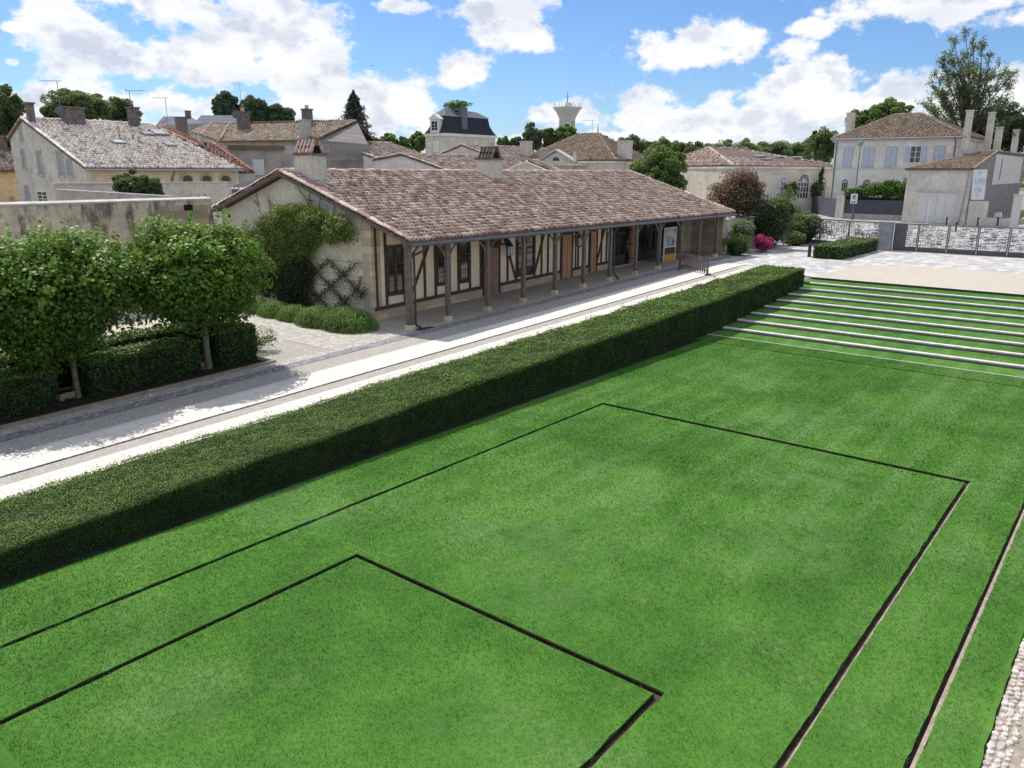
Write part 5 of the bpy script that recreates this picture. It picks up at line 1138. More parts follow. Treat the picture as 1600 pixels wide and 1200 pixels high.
p = (X+w*.9, cy); P, N, T, C = clumps_crown((cx-1.0, cy, zt_+1.0), (2.4, 3.4, .9), 16, .4, 1500); r = empty('rooftop_plant', (cx, cy, zt_), 'green leafy plant growing on top of the mansard roof', 'plant'); leaves('foliage', P, N, .17, M['lf_bright'], r, T)
m = MB(); [m.path(limb_pts((cx-1, cy, zt_-.6), C[j], .1, 3), .06, .02, 4) for j in range(9)]; m.build('stem', M['bark'], r)
# pedimented house with wide hipped roof
X = 100.; hs = empty('pedimented_house', gx(905, 262, X), 'broad house with a hipped brown tile roof and small triangular pediment', 'house')
y1_ = gx(812, 250, X)[1]; y0_ = gx(960, 250, X)[1]; ze = gx(960, 248.5, X)[2]; x2 = gy(1000, 250, y0_)[0]+3
m = MB(); m.box(X, x2, y0_, y1_, 0, ze-.2); m.build('wall', M['wall_stone'], hs); m = MB(); m.box(X-.25, x2+.2, y0_-.25, y1_+.25, ze-.55, ze-.21); m.build('cornice', M['wall_stone_pale'], hs)
ra = gx(905, 209, X+10); rb = gx(934, 209, X+10)
rf = hip_roof(hs, [(X, y1_), (X, y0_), (x2, y0_), (x2, y1_)], ze, (X+10, ra[1]), (X+10, rb[1]), ra[2], M['tiles_brown'], .32, .45, 3)
yp = gx(873, 240, X)[1]; m = MB(); m.poly([(X-.6, yp-3.3, ze-.9), (X-.6, yp+3.3, ze-.9), (X-.6, yp+3.3, ze-.4), (X-.6, yp, gx(873, 238, X)[2]+.1), (X-.6, yp-3.3, ze-.4)], (1.2, 0, 0)); pd = m.build('pediment', M['wall_stone'], hs)
zp_ = gx(873, 236.5, X)[2]; m = MB(); [m.bar((X-.45, yp+s*3.6, ze-.35), (X-.45, yp, zp_+.2), 1.2, .22) for s in (-1, 1)]; m.build('pediment_coping', M['coping'], pd)
m = MB(); m.poly([(X-.64, yp+.65*cos(t), zp_-1.35+.55*sin(t)) for t in np.linspace(0, pi, 9)]); m.build('round_window', M['glass'], pd)
p = gx(889, 250, X-.7); m = MB(); m.tube((X-1.5, p[1]-1.6, p[2]-.2), (X-1.5, p[1]-1.6, p[2]+1.2), .25, .2, 7); m.box(X-1.9, X-.2, p[1]-3, p[1]+.6, p[2]-.8, p[2]-.5); m.build('vent_hood', M['wall_stone'], hs)
p = gd(976, 240, 121); chimney(rf, p[0], p[1], 8, gd(976, 221, 121)[2], 1.6, 1.6, M['wall_stone'])
p = gd(822, 240, 128); chimney(rf, p[0], p[1], 8, gd(822, 222, 128)[2], 1.4, 1.4, M['wall_stone'])
m = MB(); m.tube((X+10, rb[1], ra[2]), (X+10, rb[1], ra[2]+1.2), .12, .04, 6); m.build('finial', M['zinc_dark'], rf)
p = gd(925, 209, 121); antenna('antenna on the ridge of the wide hipped roof right of the water tower', p, gd(925, 188, 121)[2]-p[2], azl)

# water tower
D = 420.; c = gd(886, 200, D); zt_ = gd(886, 168, D)[2]; R_ = 42/2*D/1230*1.02; z0 = gd(886, 197, D)[2]
r = empty('water_tower', (c[0], c[1], 0), 'white concrete water tower flaring upward with a mast on top', 'water tower')
zs = gd(886, 190, D)[2]; H_ = zt_-zs
m = MB(); m.lathe((c[0], c[1], 0), [(R_*.5, zs), (R_*.62, zs+H_*.35), (R_*.8, zs+H_*.7), (R_*1.0, zt_-.3), (R_*1.0, zt_)], 28); m.build('tank', M['tower'] if 'tower' in M else M['wall_white'], r)
m = MB(); m.lathe((c[0], c[1], 0), [(R_*.5, 1), (R_*.5, zs-4.5)], 24)
for k in range(8):
    a = k*pi/4+.2; m.bar((c[0]+R_*.46*cos(a), c[1]+R_*.46*sin(a), zs-4.6), (c[0]+R_*.46*cos(a), c[1]+R_*.46*sin(a), zs+.5), 1.6, 1.2)
m.build('shaft', M['wall_white'], r)
m = MB(); m.lathe((c[0], c[1], zt_), [(2.4, 0), (2.2, 2.2), (.5, 2.4)], 12); m.build('roof_cabin', M['wall_white'], r)
m = MB(); m.tube((c[0], c[1], zt_+2), (c[0], c[1], gd(886, 144, D)[2]), .35, .15, 6)
for k in range(12): a = k*pi/6; m.tube((c[0]+R_*.96*cos(a), c[1]+R_*.96*sin(a), zt_), (c[0]+R_*.96*cos(a), c[1]+R_*.96*sin(a), zt_+2.2), .1, n=4)
m.build('mast', M['antenna'], r)
# ------------------------------------------------------------------ right side beyond the gate
# building with arched windows
hs = empty('arched_window_house', (125, 45, 1.1), 'single-storey stone building with tall arched windows and a mottled hipped roof', 'house')
C = Vector((112., gx(1147, 257, 112)[1], 0)); Rr = Vector((126., gx(1306, 259, 126)[1], 0)); d1 = (Rr-C).normalized(); n1 = Vector((-d1.y, d1.x, 0)); n1 = n1 if n1.x*C.x+n1.y*C.y > 0 else -n1
ze = gx(1147, 257, 112)[2]; L1 = (Rr-C).length; W1 = 26.
cs = [C, Rr, Rr+n1*W1, C+n1*W1]
m = MB(); m.hexa([(v.x, v.y, 0) for v in cs], [(v.x, v.y, ze-.2) for v in cs]); m.build('wall', M['wall_stone'], hs)
m = MB(); ct = [C+(C-(Rr+n1*W1)).normalized()*.35, Rr+(Rr-(C+n1*W1)).normalized()*.35, cs[2], cs[3]]; m.hexa([(v.x, v.y, ze-.55) for v in ct], [(v.x, v.y, ze-.21) for v in ct]); m.build('cornice', M['wall_stone_pale'], hs)
ap = C+d1*3.5+n1*14; dap = math.hypot(ap.x, ap.y)
zr_ = gd(1087, 230, dap)[2]; r1_ = C+d1*(L1-7)+n1*13
rf = hip_roof(hs, [(v.x, v.y) for v in (cs[3], cs[0], cs[1], cs[2])], ze, (ap.x, ap.y), (r1_.x, r1_.y), zr_, M['tiles_mix'], .32, .45, 3) if False else None
E4 = [Vector((v.x, v.y, ze-.12)) for v in ct]; apv = Vector((ap.x, ap.y, zr_)); r1v = Vector((r1_.x, r1_.y, zr_-.5))
rf = roof(hs, [[tuple(E4[0]), tuple(E4[1]), tuple(r1v), tuple(apv)], [tuple(E4[1]), tuple(E4[2]), tuple(r1v)], [tuple(E4[3]), tuple(E4[0]), tuple(apv)], [tuple(E4[2]), tuple(E4[3]), tuple(apv), tuple(r1v)]], M['tiles_mix'], .34, .48, 3, [(tuple(E4[0]), tuple(apv)), (tuple(apv), tuple(r1v)), (tuple(E4[1]), tuple(r1v))], rr=.18)
def on_line(px):   # point on the front facade seen at column px
    d = ray(px, 280); # solve C + d1*s along ray (plan view)
    A = np.array([[d[0], -d1.x], [d[1], -d1.y]]); s_ = np.linalg.solve(A, np.array([C.x, C.y])); return s_[1], s_[0]
def facade_arch(px0, px1, pyt, pyb):
    s0, t0 = on_line(px0); s1, t1 = on_line(px1); w = abs(s1-s0); sc = (s0+s1)/2; t = (t0+t1)/2
    zt2 = HC+ray((px0+px1)/2, pyt)[2]*t; zb2 = HC+ray((px0+px1)/2, pyb)[2]*t; r_ = w/2; zs = zt2-r_*1.25; o = -n1*.06
    P = lambda u, z, k=1.: tuple(C+d1*(sc+u)+o*k+Vector((0, 0, z)))
    m = MB(); m.poly([P(-r_, zb2), P(r_, zb2)]+[P(r_*cos(a), zs+r_*1.25*sin(a)) for a in np.linspace(0, pi, 11)]); pn = m.build('window', M['glass'], hs)
    m = MB(); pts = [P(-r_, zb2, 2)]+[P(r_*cos(a), zs+r_*1.25*sin(a), 2) for a in np.linspace(pi, 0, 13)]+[P(r_, zb2, 2)]
    for p, q in zip(pts[:-1], pts[1:]): m.bar(p, q, .13, .13)
    for a in np.linspace(0, pi, 8)[1:-1]: m.bar(P(0, zs, 2), P(r_*cos(a), zs+r_*1.25*sin(a), 2), .06, .06)
    m.bar(P(-r_, zs, 2), P(r_, zs, 2), .1, .1)
    for u in (-.5, 0, .5): m.bar(P(u*r_, zb2, 2), P(u*r_, zs, 2), .08, .08)
    for k in (.35, .7): m.bar(P(-r_, zb2+(zs-zb2)*k, 2), P(r_, zb2+(zs-zb2)*k, 2), .06, .06)
    m.build('window_frame', M['white_paint'], pn)
facade_arch(1219, 1229, 276, 309); facade_arch(1246.5, 1264.5, 271, 309); facade_arch(1281.5, 1291, 276, 309)
for (px, py, w, l) in ((1186, 245, .9, .55), (1197, 250, .8, .3), (1217, 246, .7, .35), (1246, 247, .8, .35), (1126, 243, .4, .2)):
    nf = (E4[1]-E4[0]).cross(apv-E4[0]).normalized(); d = ray(px, py); t = nf.dot(E4[0]-Vector((0, 0, HC)))/nf.dot(Vector(d)); Q = Vector((0, 0, HC))+Vector(d)*t
    if nf.z < 0: nf = -nf
    c_ = (E4[1]-E4[0]).normalized(); s_ = nf.cross(c_); m = MB(); b4 = [Q+c_*(a*w)+s_*(b*l) for a, b in ((-1, -1), (1, -1), (1, 1), (-1, 1))]
    m.hexa([tuple(v) for v in b4], [tuple(v+nf*.22) for v in b4]); m.build('skylight', M['glass_sky'] if w > .5 else M['zinc'], rf)
# climbers between its windows
for (px, py, rr_, rz, lab) in ((1231, 297, 1.1, 1.5, 'dark bush against the wall beside the left small arched window'), (1274, 300, 1.1, 1.8, 'dark bush between the tall arched window and the right small one'), (1277, 278, .35, 1.5, 'thin dark climber rising above the bush between the arched windows')):
    s_, t = on_line(px); p = C+d1*s_-n1*.9; z = HC+ray(px, py)[2]*t; r = empty('wall_shrub', (p.x, p.y, 1.1), lab, 'shrub')
    P, N, T, K = clumps_crown((p.x, p.y, z), (rr_, rr_, rz), 14, .45, 900); leaves('foliage', P, N, .16, M['lf_dark'], r, T)
    m = MB(); m.tube((p.x, p.y, 1.0), (p.x, p.y, z), .06, n=5); m.build('stem', M['bark'], r)

# grey panel wall with two stone gate piers, road side
pa = Vector(gz(1310, 341, 1.1)); pb = Vector(gz(1246, 329, 1.1)); 
XP = pa.x
for (px, pt, pbm, w, lab) in ((1310, 299, 341, 1.2, 'taller stone pier at the left end of the long leafy hedge, behind the street lamp'), (1245.5, 297, 329, 1.2, 'stone pier standing in front of the tall arched window')):
    b = gz(px, pbm, 1.1); t = gd(px, pt, math.hypot(b[0], b[1])); r = empty('stone_pier', b, lab, 'gate pier', 'stone piers of the grey street wall')
    m = MB(); w = .5; zt2 = t[2]; m.box(b[0], b[0]+2*w, b[1]-w, b[1]+w, 1.0, zt2-.25); m.build('pier_shaft', M['wall_stone'], r)
    m = MB(); m.box(b[0]-.1, b[0]+2*w+.1, b[1]-w-.1, b[1]+w+.1, zt2-.248, zt2-.1); m.box(b[0]+.1, b[0]+2*w-.1, b[1]-w+.1, b[1]+w-.1, zt2-.1, zt2); m.build('pier_cap', M['coping'], r)
def slab(name, mat, root, p, q, z0, z1, th=.2):
    m = MB(); d = (Vector(q)-Vector(p)); d.z = 0; n_ = Vector((-d.y, d.x, 0)).normalized()*th
    if n_.x < 0: n_ = -n_
    p, q = Vector(p), Vector(q); m.hexa([(p.x, p.y, z0), (q.x, q.y, z0), (q.x+n_.x, q.y+n_.y, z0), (p.x+n_.x, p.y+n_.y, z0)], [(p.x, p.y, z1), (q.x, q.y, z1), (q.x+n_.x, q.y+n_.y, z1), (p.x+n_.x, p.y+n_.y, z1)]); return m.build(name, mat, root)
D1 = math.hypot(pa.x, pa.y); D2 = math.hypot(pb.x, pb.y)
r = empty('grey_panel_fence', tuple(pa), 'plain grey panel fence between the two stone piers', 'fence')
slab('panel', M['panel_grey'], r, (pa.x+.4, pa.y+.6, 0), (pb.x+.3, pb.y-.6, 0), 1.1, gd(1300, 311, D1)[2], .12)
r = empty('grey_panel_fence', (pb.x, pb.y, 1.1), 'plain grey panel fence left of the piers, behind the dark shrubs', 'fence')
q = Vector(gd(1205, 320, D2+9)); slab('panel', M['panel_grey'], r, (pb.x+.3, pb.y+.6, 0), (q.x, q.y, 0), 1.1, gd(1225, 309, D2)[2], .12)
# wall with hedge in front of the two-storey house
XW = XP+.3
r = empty('grey_panel_fence', (XW, 26, 1.1), 'dark grey panel fence on a low pale wall under the leafy hedge', 'fence')
yL = gx(1317, 330, XW)[1]; yR = gx(1416, 330, XW)[1]; zt2 = gx(1370, 312.5, XW)[2]; zm_ = gx(1370, 335, XW)[2]
wallbox('low_wall', M['wall_grey'], r, XW, XW+.35, yR-.2, yL, 1.0, zm_); wallbox('panel', M['panel_grey'], r, XW+.05, XW+.17, yR, yL, zm_+.003, zt2)
r = empty('street_hedge', (XW+1, 26, 1.1), 'bright green bushy hedge spilling over the dark grey panel fence', 'hedge')
zc = gx(1370, 299, XW)[2]; Ps, Ns, Ts = [], [], []
for px, py, ry, rz in ((1330, 302, 1.6, .75), (1350, 300, 1.7, .9), (1372, 297, 2.0, 1.15), (1395, 296, 2.0, 1.35), (1416, 298, 1.3, 1.5)):
    c = gx(px, py, XW+.3); P, N, T, K = clumps_crown(c, (1.0, ry, rz), 22, .4, 2600); Ps.append(P); Ns.append(N); Ts.append(T)
leaves('foliage', np.concatenate(Ps), np.concatenate(Ns), .13, M['lf_bright'], r, np.concatenate(Ts))
m = MB(); m.box(XW+.3, XW+.9, yR, yL, 1.1, zt2+.3); m.build('branch_core', M['hedge_core'], r)

# garage wing with white door
XG2 = 107.; ya = gx(1409, 340, XG2)[1]; yb_ = gx(1514, 300, XG2)[1]; ze = gx(1460, 262.5, XG2)[2]
hs = empty('garage_wing', (XG2, yb_, 1.1), 'stone garage wing with a wide pale door and blind arch under a tiled half-hip roof', 'garage')
XE_ = 124.
wallbox('wall', M['wall_stone'], hs, XG2, XG2+.4, yb_, ya, .9, ze-.1)
yT = gx(1557, 236, XG2+9)[1]; zT = gx(1557, 236, XG2+9)[2]
ap = Vector((XG2+8.5, yb_+.15, 0)); tt = gy(1557, 236, yb_); ap = Vector((tt[0], yb_, tt[2]))
m = MB(); m.poly([(XG2+.4, yb_, .9), (148, yb_, .9), (148, yb_, ap.z-.15), (ap.x, yb_, ap.z-.15), (XG2+.4, yb_, ze-.1)], (0, .4, 0)); m.build('gable_wall', M['wall_rubble'], hs)
m = MB(); m.box(XG2+.4, ap.x*2-XG2, ya-.3, ya, .9, ze-.1); m.build('side_wall', M['wall_stone'], hs)
e0 = (XG2-.35, yb_-.15, ze-.1); e1 = (XG2-.35, ya+.3, ze-.1); apx = (ap.x, yb_-.15, ap.z); xb2 = ap.x*2-XG2
apx2 = (ap.x, yb_+1.2, ap.z)
rf = roof(hs, [[e1, e0, apx, apx2], [e0[:0] or (xb2, ya+.3, ze-.1), e1, apx2], [(148, yb_-.15, ap.z), apx, (ap.x, yb_+4, ap.z-1.2), (148, yb_+4, ap.z-1.2)]], M['tiles_brown'], .34, .48, 3, [(e1, apx2), (e0, apx), (apx2, apx)], rr=.15)
fy0, fy1, fz0, fz1 = gx(1435, 320, XG2)[1], gx(1491, 320, XG2)[1], gx(1460, 338, XG2)[2], gx(1460, 301, XG2)[2]
m = MB(); m.box(XG2-.04, XG2+.02, fy1, fy0, 1.15, fz1); dr = m.build('door', M['wall_white'], hs)
m = MB(); [m.box(XG2-.06, XG2-.041, fy1+(fy0-fy1)*k-.015, fy1+(fy0-fy1)*k+.015, 1.2, fz1-.1) for k in (.25, .5, .75)]; m.build('door_joint', M['coping'], dr)
m = MB(); m.box(XG2-.14, XG2, fy1-.35, fy0+.3, fz1+.02, fz1+.22); m.build('lintel', M['coping'], hs)
yc_ = gx(1459, 290, XG2)[1]; m = MB(); zz0 = gx(1459, 296, XG2)[2]; ra_ = 1.45
pp = [(XG2-.03, yc_+ra_*cos(t), zz0+ra_*1.0*sin(t)) for t in np.linspace(0, pi, 15)]; [m.bar(p, q, .08, .16) for p, q in zip(pp[:-1], pp[1:])]; m.build('blind_arch', M['wall_stone_pale'], hs)
m = MB(); m.box(XG2-.05, XG2, yb_, ya, 1.0, gx(1460, 338, XG2)[2]); m.build('plinth', M['wall_grey'], hs) if False else None
m = MB(); m.path([(XG2-.4, yb_+.2, ze-.2), (XG2-.1, yb_+.25, ze-.9), (XG2-.1, yb_+.6, 1.2)], .06, .06, 6); m.build('downpipe', M['zinc'], hs)
# painted rectangle and hanging banner on the rubble gable
qa = gy(1557, 241, yb_); qb = gy(1592, 286, yb_)
m = MB(); m.box(qa[0], qb[0], yb_-.03, yb_-.005, qb[2], qa[2]); wp = m.build('whitewashed_panel', M['wall_white'], hs)
q1 = gy(1566, 248, yb_); q2 = gy(1562, 281, yb_); m = MB(); m.box(q1[0]-.25, q1[0]+.25, yb_-.06, yb_-.031, q2[2], q1[2]); m.build('slit_window', M['panel_grey'], wp)
XBn = XG2-.25; b0_, b1_ = gx(1521, 265, XBn), gx(1543, 265, XBn); c0_, c1_ = gx(1517, 312, XBn), gx(1537.5, 312, XBn)
r = empty('hanging_banner', (XBn, b1_[1], 1.5), 'tall white hanging banner with faint blue-grey drawing and lettering at the corner of the garage', 'banner')
m = MB(); m.hexa([(XBn, c1_[1], c1_[2]), (XBn, c0_[1], c0_[2]), (XBn+.03, c0_[1], c0_[2]), (XBn+.03, c1_[1], c1_[2])], [(XBn, b1_[1], b1_[2]), (XBn, b0_[1], b0_[2]), (XBn+.03, b0_[1], b0_[2]), (XBn+.03, b1_[1], b1_[2])]); m.build('cloth', M['white_paint'], r)
def bp(u, v):  # u 0..1 left to right, v 0..1 top to bottom on the banner
    L_ = np.array(b0_)*(1-v)+np.array(c0_)*v; R_ = np.array(b1_)*(1-v)+np.array(c1_)*v; p = L_*(1-u)+R_*u; return (XBn-.012, p[1], p[2])
STK = [[(.1, .30), (.32, .31)], [(.2, .30), (.22, .48)], [(.34, .34), (.30, .46), (.42, .50), (.5, .4), (.45, .3), (.58, .27), (.62, .40), (.52, .48)], [(.66, .32), (.66, .46), (.8, .42), (.74, .30), (.9, .33), (.88, .50), (.8, .48)],
       [(.45, .03), (.44, .16)], [(.55, .03), (.57, .15)], [(.2, .62), (.35, .78), (.45, .94)], [(.75, .62), (.62, .76), (.48, .94)], [(.38, .56), (.42, .70), (.5, .62), (.56, .74), (.64, .58)], [(.3, .66), (.4, .7)], [(.6, .68), (.7, .64)]]
for s_ in STK:
    m = MB(); [m.bar(bp(*a), bp(*b), .03, .09, (1, 0, 0)) for a, b in zip(s_[:-1], s_[1:])]; m.build('drawn_stroke', M['shutter_blue'], r)
# pale low wall and post right of the garage
r = empty('white_street_wall', (XG2-.2, 16, 1.1), 'pale stepped street wall ending in a tall white post by the yellow vehicle', 'wall')
X = XG2-.15; yy = [gx(px, 340, X)[1] for px in (1511, 1541, 1579, 1592)]
wallbox('high_part', M['wall_house'], r, X, X+.3, yy[1], yy[0], 1.0, gx(1525, 314, X)[2]); wallbox('low_part', M['wall_house'], r, X, X+.3, yy[2], yy[1]-.003, 1.0, gx(1560, 341, X)[2])
wallbox('post', M['wall_white'], r, X-.1, X+.5, yy[3], yy[2]-.003, 1.0, gx(1585, 306, X)[2]); wallbox('post_cap', M['coping'], r, X-.16, X+.56, yy[3]-.06, yy[2]+.06, gx(1585, 306, X)[2]+.002, gx(1585, 303.5, X)[2])
# white parasol-like small object and parked yellow buggy
p = gx(1560, 336, X+2.2); r = empty('white_bin', (p[0], p[1], 1.1), 'small white box on a stand behind the pale low wall', 'box'); m = MB(); m.hexa([(p[0]-.3, p[1]-.4, p[2]-.25), (p[0]+.3, p[1]-.4, p[2]-.25), (p[0]+.3, p[1]+.4, p[2]-.25), (p[0]-.3, p[1]+.4, p[2]-.25)], [(p[0]-.2, p[1]-.25, p[2]+.35), (p[0]+.3, p[1]-.25, p[2]+.35), (p[0]+.3, p[1]+.35, p[2]+.25), (p[0]-.2, p[1]+.35, p[2]+.25)]); m.build('box_body', M['white_paint'], r); m = MB(); m.box(p[0]-.1, p[0]+.1, p[1]-.1, p[1]+.1, 1.1, p[2]-.25); m.build('stand', M['iron'], r)
def buggy():
    x, y, z = gz(1602, 350, 1.1); x = 108.2; y = gx(1593, 340, x)[1]-2.4
    r = empty('yellow_buggy', (x, y, 1.1), 'small yellow open vehicle with a pale yellow roof, cut by the right edge', 'vehicle')
    m = MB(); prof = [(-2.0, .45), (-2.1, .9), (-1.7, 1.1), (-.9, 1.2), (-.6, 1.25), (-.5, .65), (.6, .65), (.75, 1.15), (1.8, 1.15), (2.0, .8), (1.95, .45)]
    m.poly([(x-.75, y-p, 1.1+q) for p, q in prof], (1.5, 0, 0)); m.build('body', M['yellow'], r, .05)
    m = MB(); m.hexa([(x-.7, y-1.1, 2.95), (x+.7, y-1.1, 2.95), (x+.7, y+1.0, 2.95), (x-.7, y+1.0, 2.95)], [(x-.5, y-.8, 3.2), (x+.5, y-.8, 3.2), (x+.5, y+.7, 3.2), (x-.5, y+.7, 3.2)]); m.build('roof', M['yellow_pale'], r)
    m = MB(); [m.tube((x+a*.66, y+b, 2.1), (x+a*.6, y+b*.9, 2.97), .035, n=6) for a in (-1, 1) for b in (-.95, .9)]; m.build('roof_pillar', M['white_paint'], r)
    m = MB(); m.hexa([(x-.6, y+.75, 2.2), (x+.6, y+.75, 2.2), (x+.6, y+.79, 2.2), (x-.6, y+.79, 2.2)], [(x-.55, y+.6, 2.9), (x+.55, y+.6, 2.9), (x+.55, y+.64, 2.9), (x-.55, y+.64, 2.9)]); m.build('windscreen', M['glass'], r)
    m = MB(); m.box(x-.6, x+.6, y-.6, y-.1, 1.75, 1.95); m.box(x-.6, x+.6, y-.75, y-.6, 1.75, 2.45); m.build('seat', M['rubber'], r)
    for a in (-1, 1):
        for b in (-1.3, 1.35):
            m = MB(); m.tube((x+a*.62, y+b, 1.45), (x+a*.84, y+b, 1.45), .36, n=16); w = m.build('wheel', M['rubber'], r); m = MB(); m.tube((x+a*.8, y+b, 1.45), (x+a*.86, y+b, 1.45), .2, n=10); m.build('rim', M['zinc'], w)
        m = MB(); m.tube((x+a*.5, y+2.08, 1.85), (x+a*.5, y+2.14, 1.85), .11, n=8); m.build('headlight', M['white_paint'], r)
buggy()

# two-storey house with blue shutters
X = 118.; yl = gx(1303, 240, X)[1]; yr2 = gx(1503, 240, X)[1]; ze = gx(1400, 214, X)[2]; x2 = gy(1546, 222, yr2)[0]
hs = empty('shuttered_house', (X, yr2, 1.1), 'two-storey pale stone house with pale blue shutters, a hipped roof and tall chimneys', 'house')
m = MB(); m.box(X, x2, yr2, yl, .9, ze-.15); m.build('wall', M['wall_stone_pale'], hs)
m = MB(); m.box(X-.3, x2+.3, yr2-.3, yl+.3, ze-.5, ze-.16); m.box(X-.08, x2+.08, yr2-.08, yl+.08, gx(1400, 262.5, X)[2]-.12, gx(1400, 262.5, X)[2]+.12); m.build('cornice', M['wall_white'], hs)
ra, rb = gx(1417, 179.5, X+8), gx(1456, 178.5, X+8); xm = (X+x2)/2
f_ = xm/(X+8); 
rf = hip_roof(hs, [(X, yl), (X, yr2), (x2, yr2), (x2, yl)], ze, (xm, ra[1]*1.06), (xm, rb[1]*1.06), ra[2]+(f_-1)*22, M['tiles_brown'], .34, .46, 3, .6)
for (pa_, pb_) in ((1319, 1332), (1350, 1366), (1385, 1401), (1460, 1475)):
    a, b = gx(pa_, 240, X), gx(pb_, 240, X); fwindow(hs, 'x', X, a[1], b[1], gx(1400, 260, X)[2], gx(1400, 230, X)[2], 'blue')
a, b = gx(1423, 240, X), gx(1438.5, 240, X); z0, z1 = gx(1400, 254, X)[2], gx(1400, 229.5, X)[2]
w_ = fwindow(hs, 'x', X, a[1], b[1], z0, z1, 'dark')
m = MB(); wv = abs(b[1]-a[1])*.5
for s_ in (1, -1):
    ybase = max(a[1], b[1])+.15 if s_ > 0 else min(a[1], b[1])-.15; m.box(X-.08, X-.02, ybase, ybase+s_*wv, z0, z1)
m.build('shutter', M['shutter_blue'], w_)
for (px, w) in ((1320, 5), (1354, 6), (1387, 6)): 
    a, b = gx(px-w, 290, X), gx(px+w, 290, X); arch_window(hs, 'x', X, (a[1]+b[1])/2, abs(b[1]-a[1]), gx(1354, 330, X)[2], gx(1354, 280, X)[2])
m = MB(); yy = gx(1306.5, 240, X)[1]; m.tube((X-.12, yy, 1.1), (X-.12, yy, ze-.5), .07, n=6); yy = gx(1491, 240, X)[1]; m.path([(X-.4, yy+.1, ze-.3), (X-.12, yy, ze-.8), (X-.12, yy, 5)], .07, .07, 6); m.build('downpipe', M['zinc_dark'], hs)
m = MB(); m.tube((X-.75, yr2-.4, ze-.18), (X-.75, yl+.4, ze-.18), .1, n=6); m.build('gutter', M['zinc'], hs)
def rchim(px, pyt, pyb, D, wx_, wy_): p = gd(px, pyb, D); chimney(rf, p[0], p[1], p[2]-2, gd(px, pyt, D)[2], wx_, wy_, M['wall_stone'])
rchim(1327.5, 178, 205, 133, 1.3, .9); rchim(1511, 174, 208, 119.5, .75, .75); rchim(1545, 177, 212, 129, .8, .75)
hs2 = empty('rear_chimney_house', (121, 14, 1.1), 'low wing behind the garage of which two tall stone chimneys show', 'house')
m = MB(); m.box(128, 146, yb_+.6, yb_+3.6, 1, ap.z-1.6); m.build('wall', M['wall_grey'], hs2)
for px, pt in ((1556, 200), (1583, 204)):
    Dk = 133 if px < 1570 else 147; p = gd(px, 240, Dk); chimney(hs2, p[0], p[1], p[2]-2, gd(px, pt, Dk)[2], .85, .8, M['wall_stone'])

# ------------------------------------------------------------------ lattice gate fence
def lattice_panel(name, label, p, q, z0, z1, solid=None, group='laser-cut metal fence panels along the court'):
    p, q = Vector(p), Vector(q); d = (q-p); L = d.length; u = d.normalized(); r = empty(name, (p.x, p.y, z0), label, 'fence', group)
    P = lambda s, z: tuple(p+u*s+Vector((0, 0, z)))
    m = MB(); m.bar(P(0, z1-p.z-.04), P(L, z1-p.z-.04), .06, .08); m.bar(P(0, .19), P(L, .19), .05, .36)
    for s in (0.03, L-.03): m.bar(P(s, 0), P(s, z1-p.z), .07, .06)
    m.build('frame', M['gate'], r)
    m = MB(); zb2 = .37; zt2 = z1-p.z-.08; h = zt2-zb2; cell = .19; nx = int(L/cell); nz = int(h/cell)
    s0 = 0 if solid is None else solid
    if solid: m.bar(P(.03, (zb2+zt2)/2), P(solid, (zb2+zt2)/2), .02, h)
    rnd = random.Random(int(L*100+p.y*10)); w = .03
    m.bar(P(s0, (zb2+zt2)/2), P(L, (zb2+zt2)/2), .012, w)
    for _ in range(int((L-s0)*h*19)):
        s = rnd.uniform(s0, L); z = rnd.uniform(zb2, zt2); a, b = rnd.uniform(.07, .2), rnd.uniform(.07, .2)
        for (s1, y1, s2, y2) in ((s-a, z-b, s+a, z-b), (s-a, z+b, s+a, z+b), (s-a, z-b, s-a, z+b), (s+a, z-b, s+a, z+b)):
            s1, s2 = max(.03, s1), min(L-.03, s2); y1, y2 = max(zb2, y1), min(zt2, y2)
            if s2 < s1 or y2 < y1: continue
            if abs(y1-y2) < 1e-6: m.bar(P(s1, y1), P(s2, y1), .012, w)
            else: m.bar(P(s1, y1), P(s1, y2), w, .012, tuple(u))
    m.build('lattice', M['gate'], r)
XFp = 67.0; ztf = gx(1385, 348, XFp)[2]; f_r = [gx(px, 370, XFp+.12)[1] for px in (1396, 1434, 1481, 1528, 1577)]
f_r.append(gx(1640, 370, XFp+.12)[1])
LB = ['first panel right of the pier, partly solid metal', 'second lattice panel right of the pier', 'third lattice panel right of the pier', 'fourth lattice panel right of the pier', 'lattice panel cut by the right edge of the photo']
for i in range(5): lattice_panel('lattice_fence', LB[i]+', in the low metal fence', (XFp+.12+.07*i, f_r[i]-.02, 1.1), (XFp+.19+.07*i, f_r[i+1]+.02, 1.1), 1.1, ztf+.06*0, .9 if i == 0 else None)
Lp = [gz(1218, 375.5, 1.1), gz(1262, 376, 1.1), gz(1279, 377.5, 1.1), gz(1316, 381, 1.1), gz(1376, 387, 1.1)]
Lp = [(70.6, 27.4, 1.1)]+[None]*4
for k in range(1, 5): 
    t = k/4; Lp[k] = (70.6+(67.1-70.6)*t, 27.4+(17.1-27.4)*t, 1.1)
for i, lb in enumerate(('lattice panel at the far left by the shrubs', 'second lattice panel left of the pier group, near the shrubs', 'lattice panel behind the left part of the hedge block', 'lattice panel touching the left side of the pier')): lattice_panel('lattice_fence', lb+', in the metal fence', Lp[i], Lp[i+1], 1.1, ztf)
r = empty('gate_pier', (XFp, 16.9, 1.1), 'grey sheet-metal gate pier between the lattice fence panels', 'gate pier')
m = MB(); m.box(XFp-.45, XFp+.1, f_r[0]+.02, 17.05, 1.1, ztf+.03); m.build('pier_body', M['zinc'], r, .01)
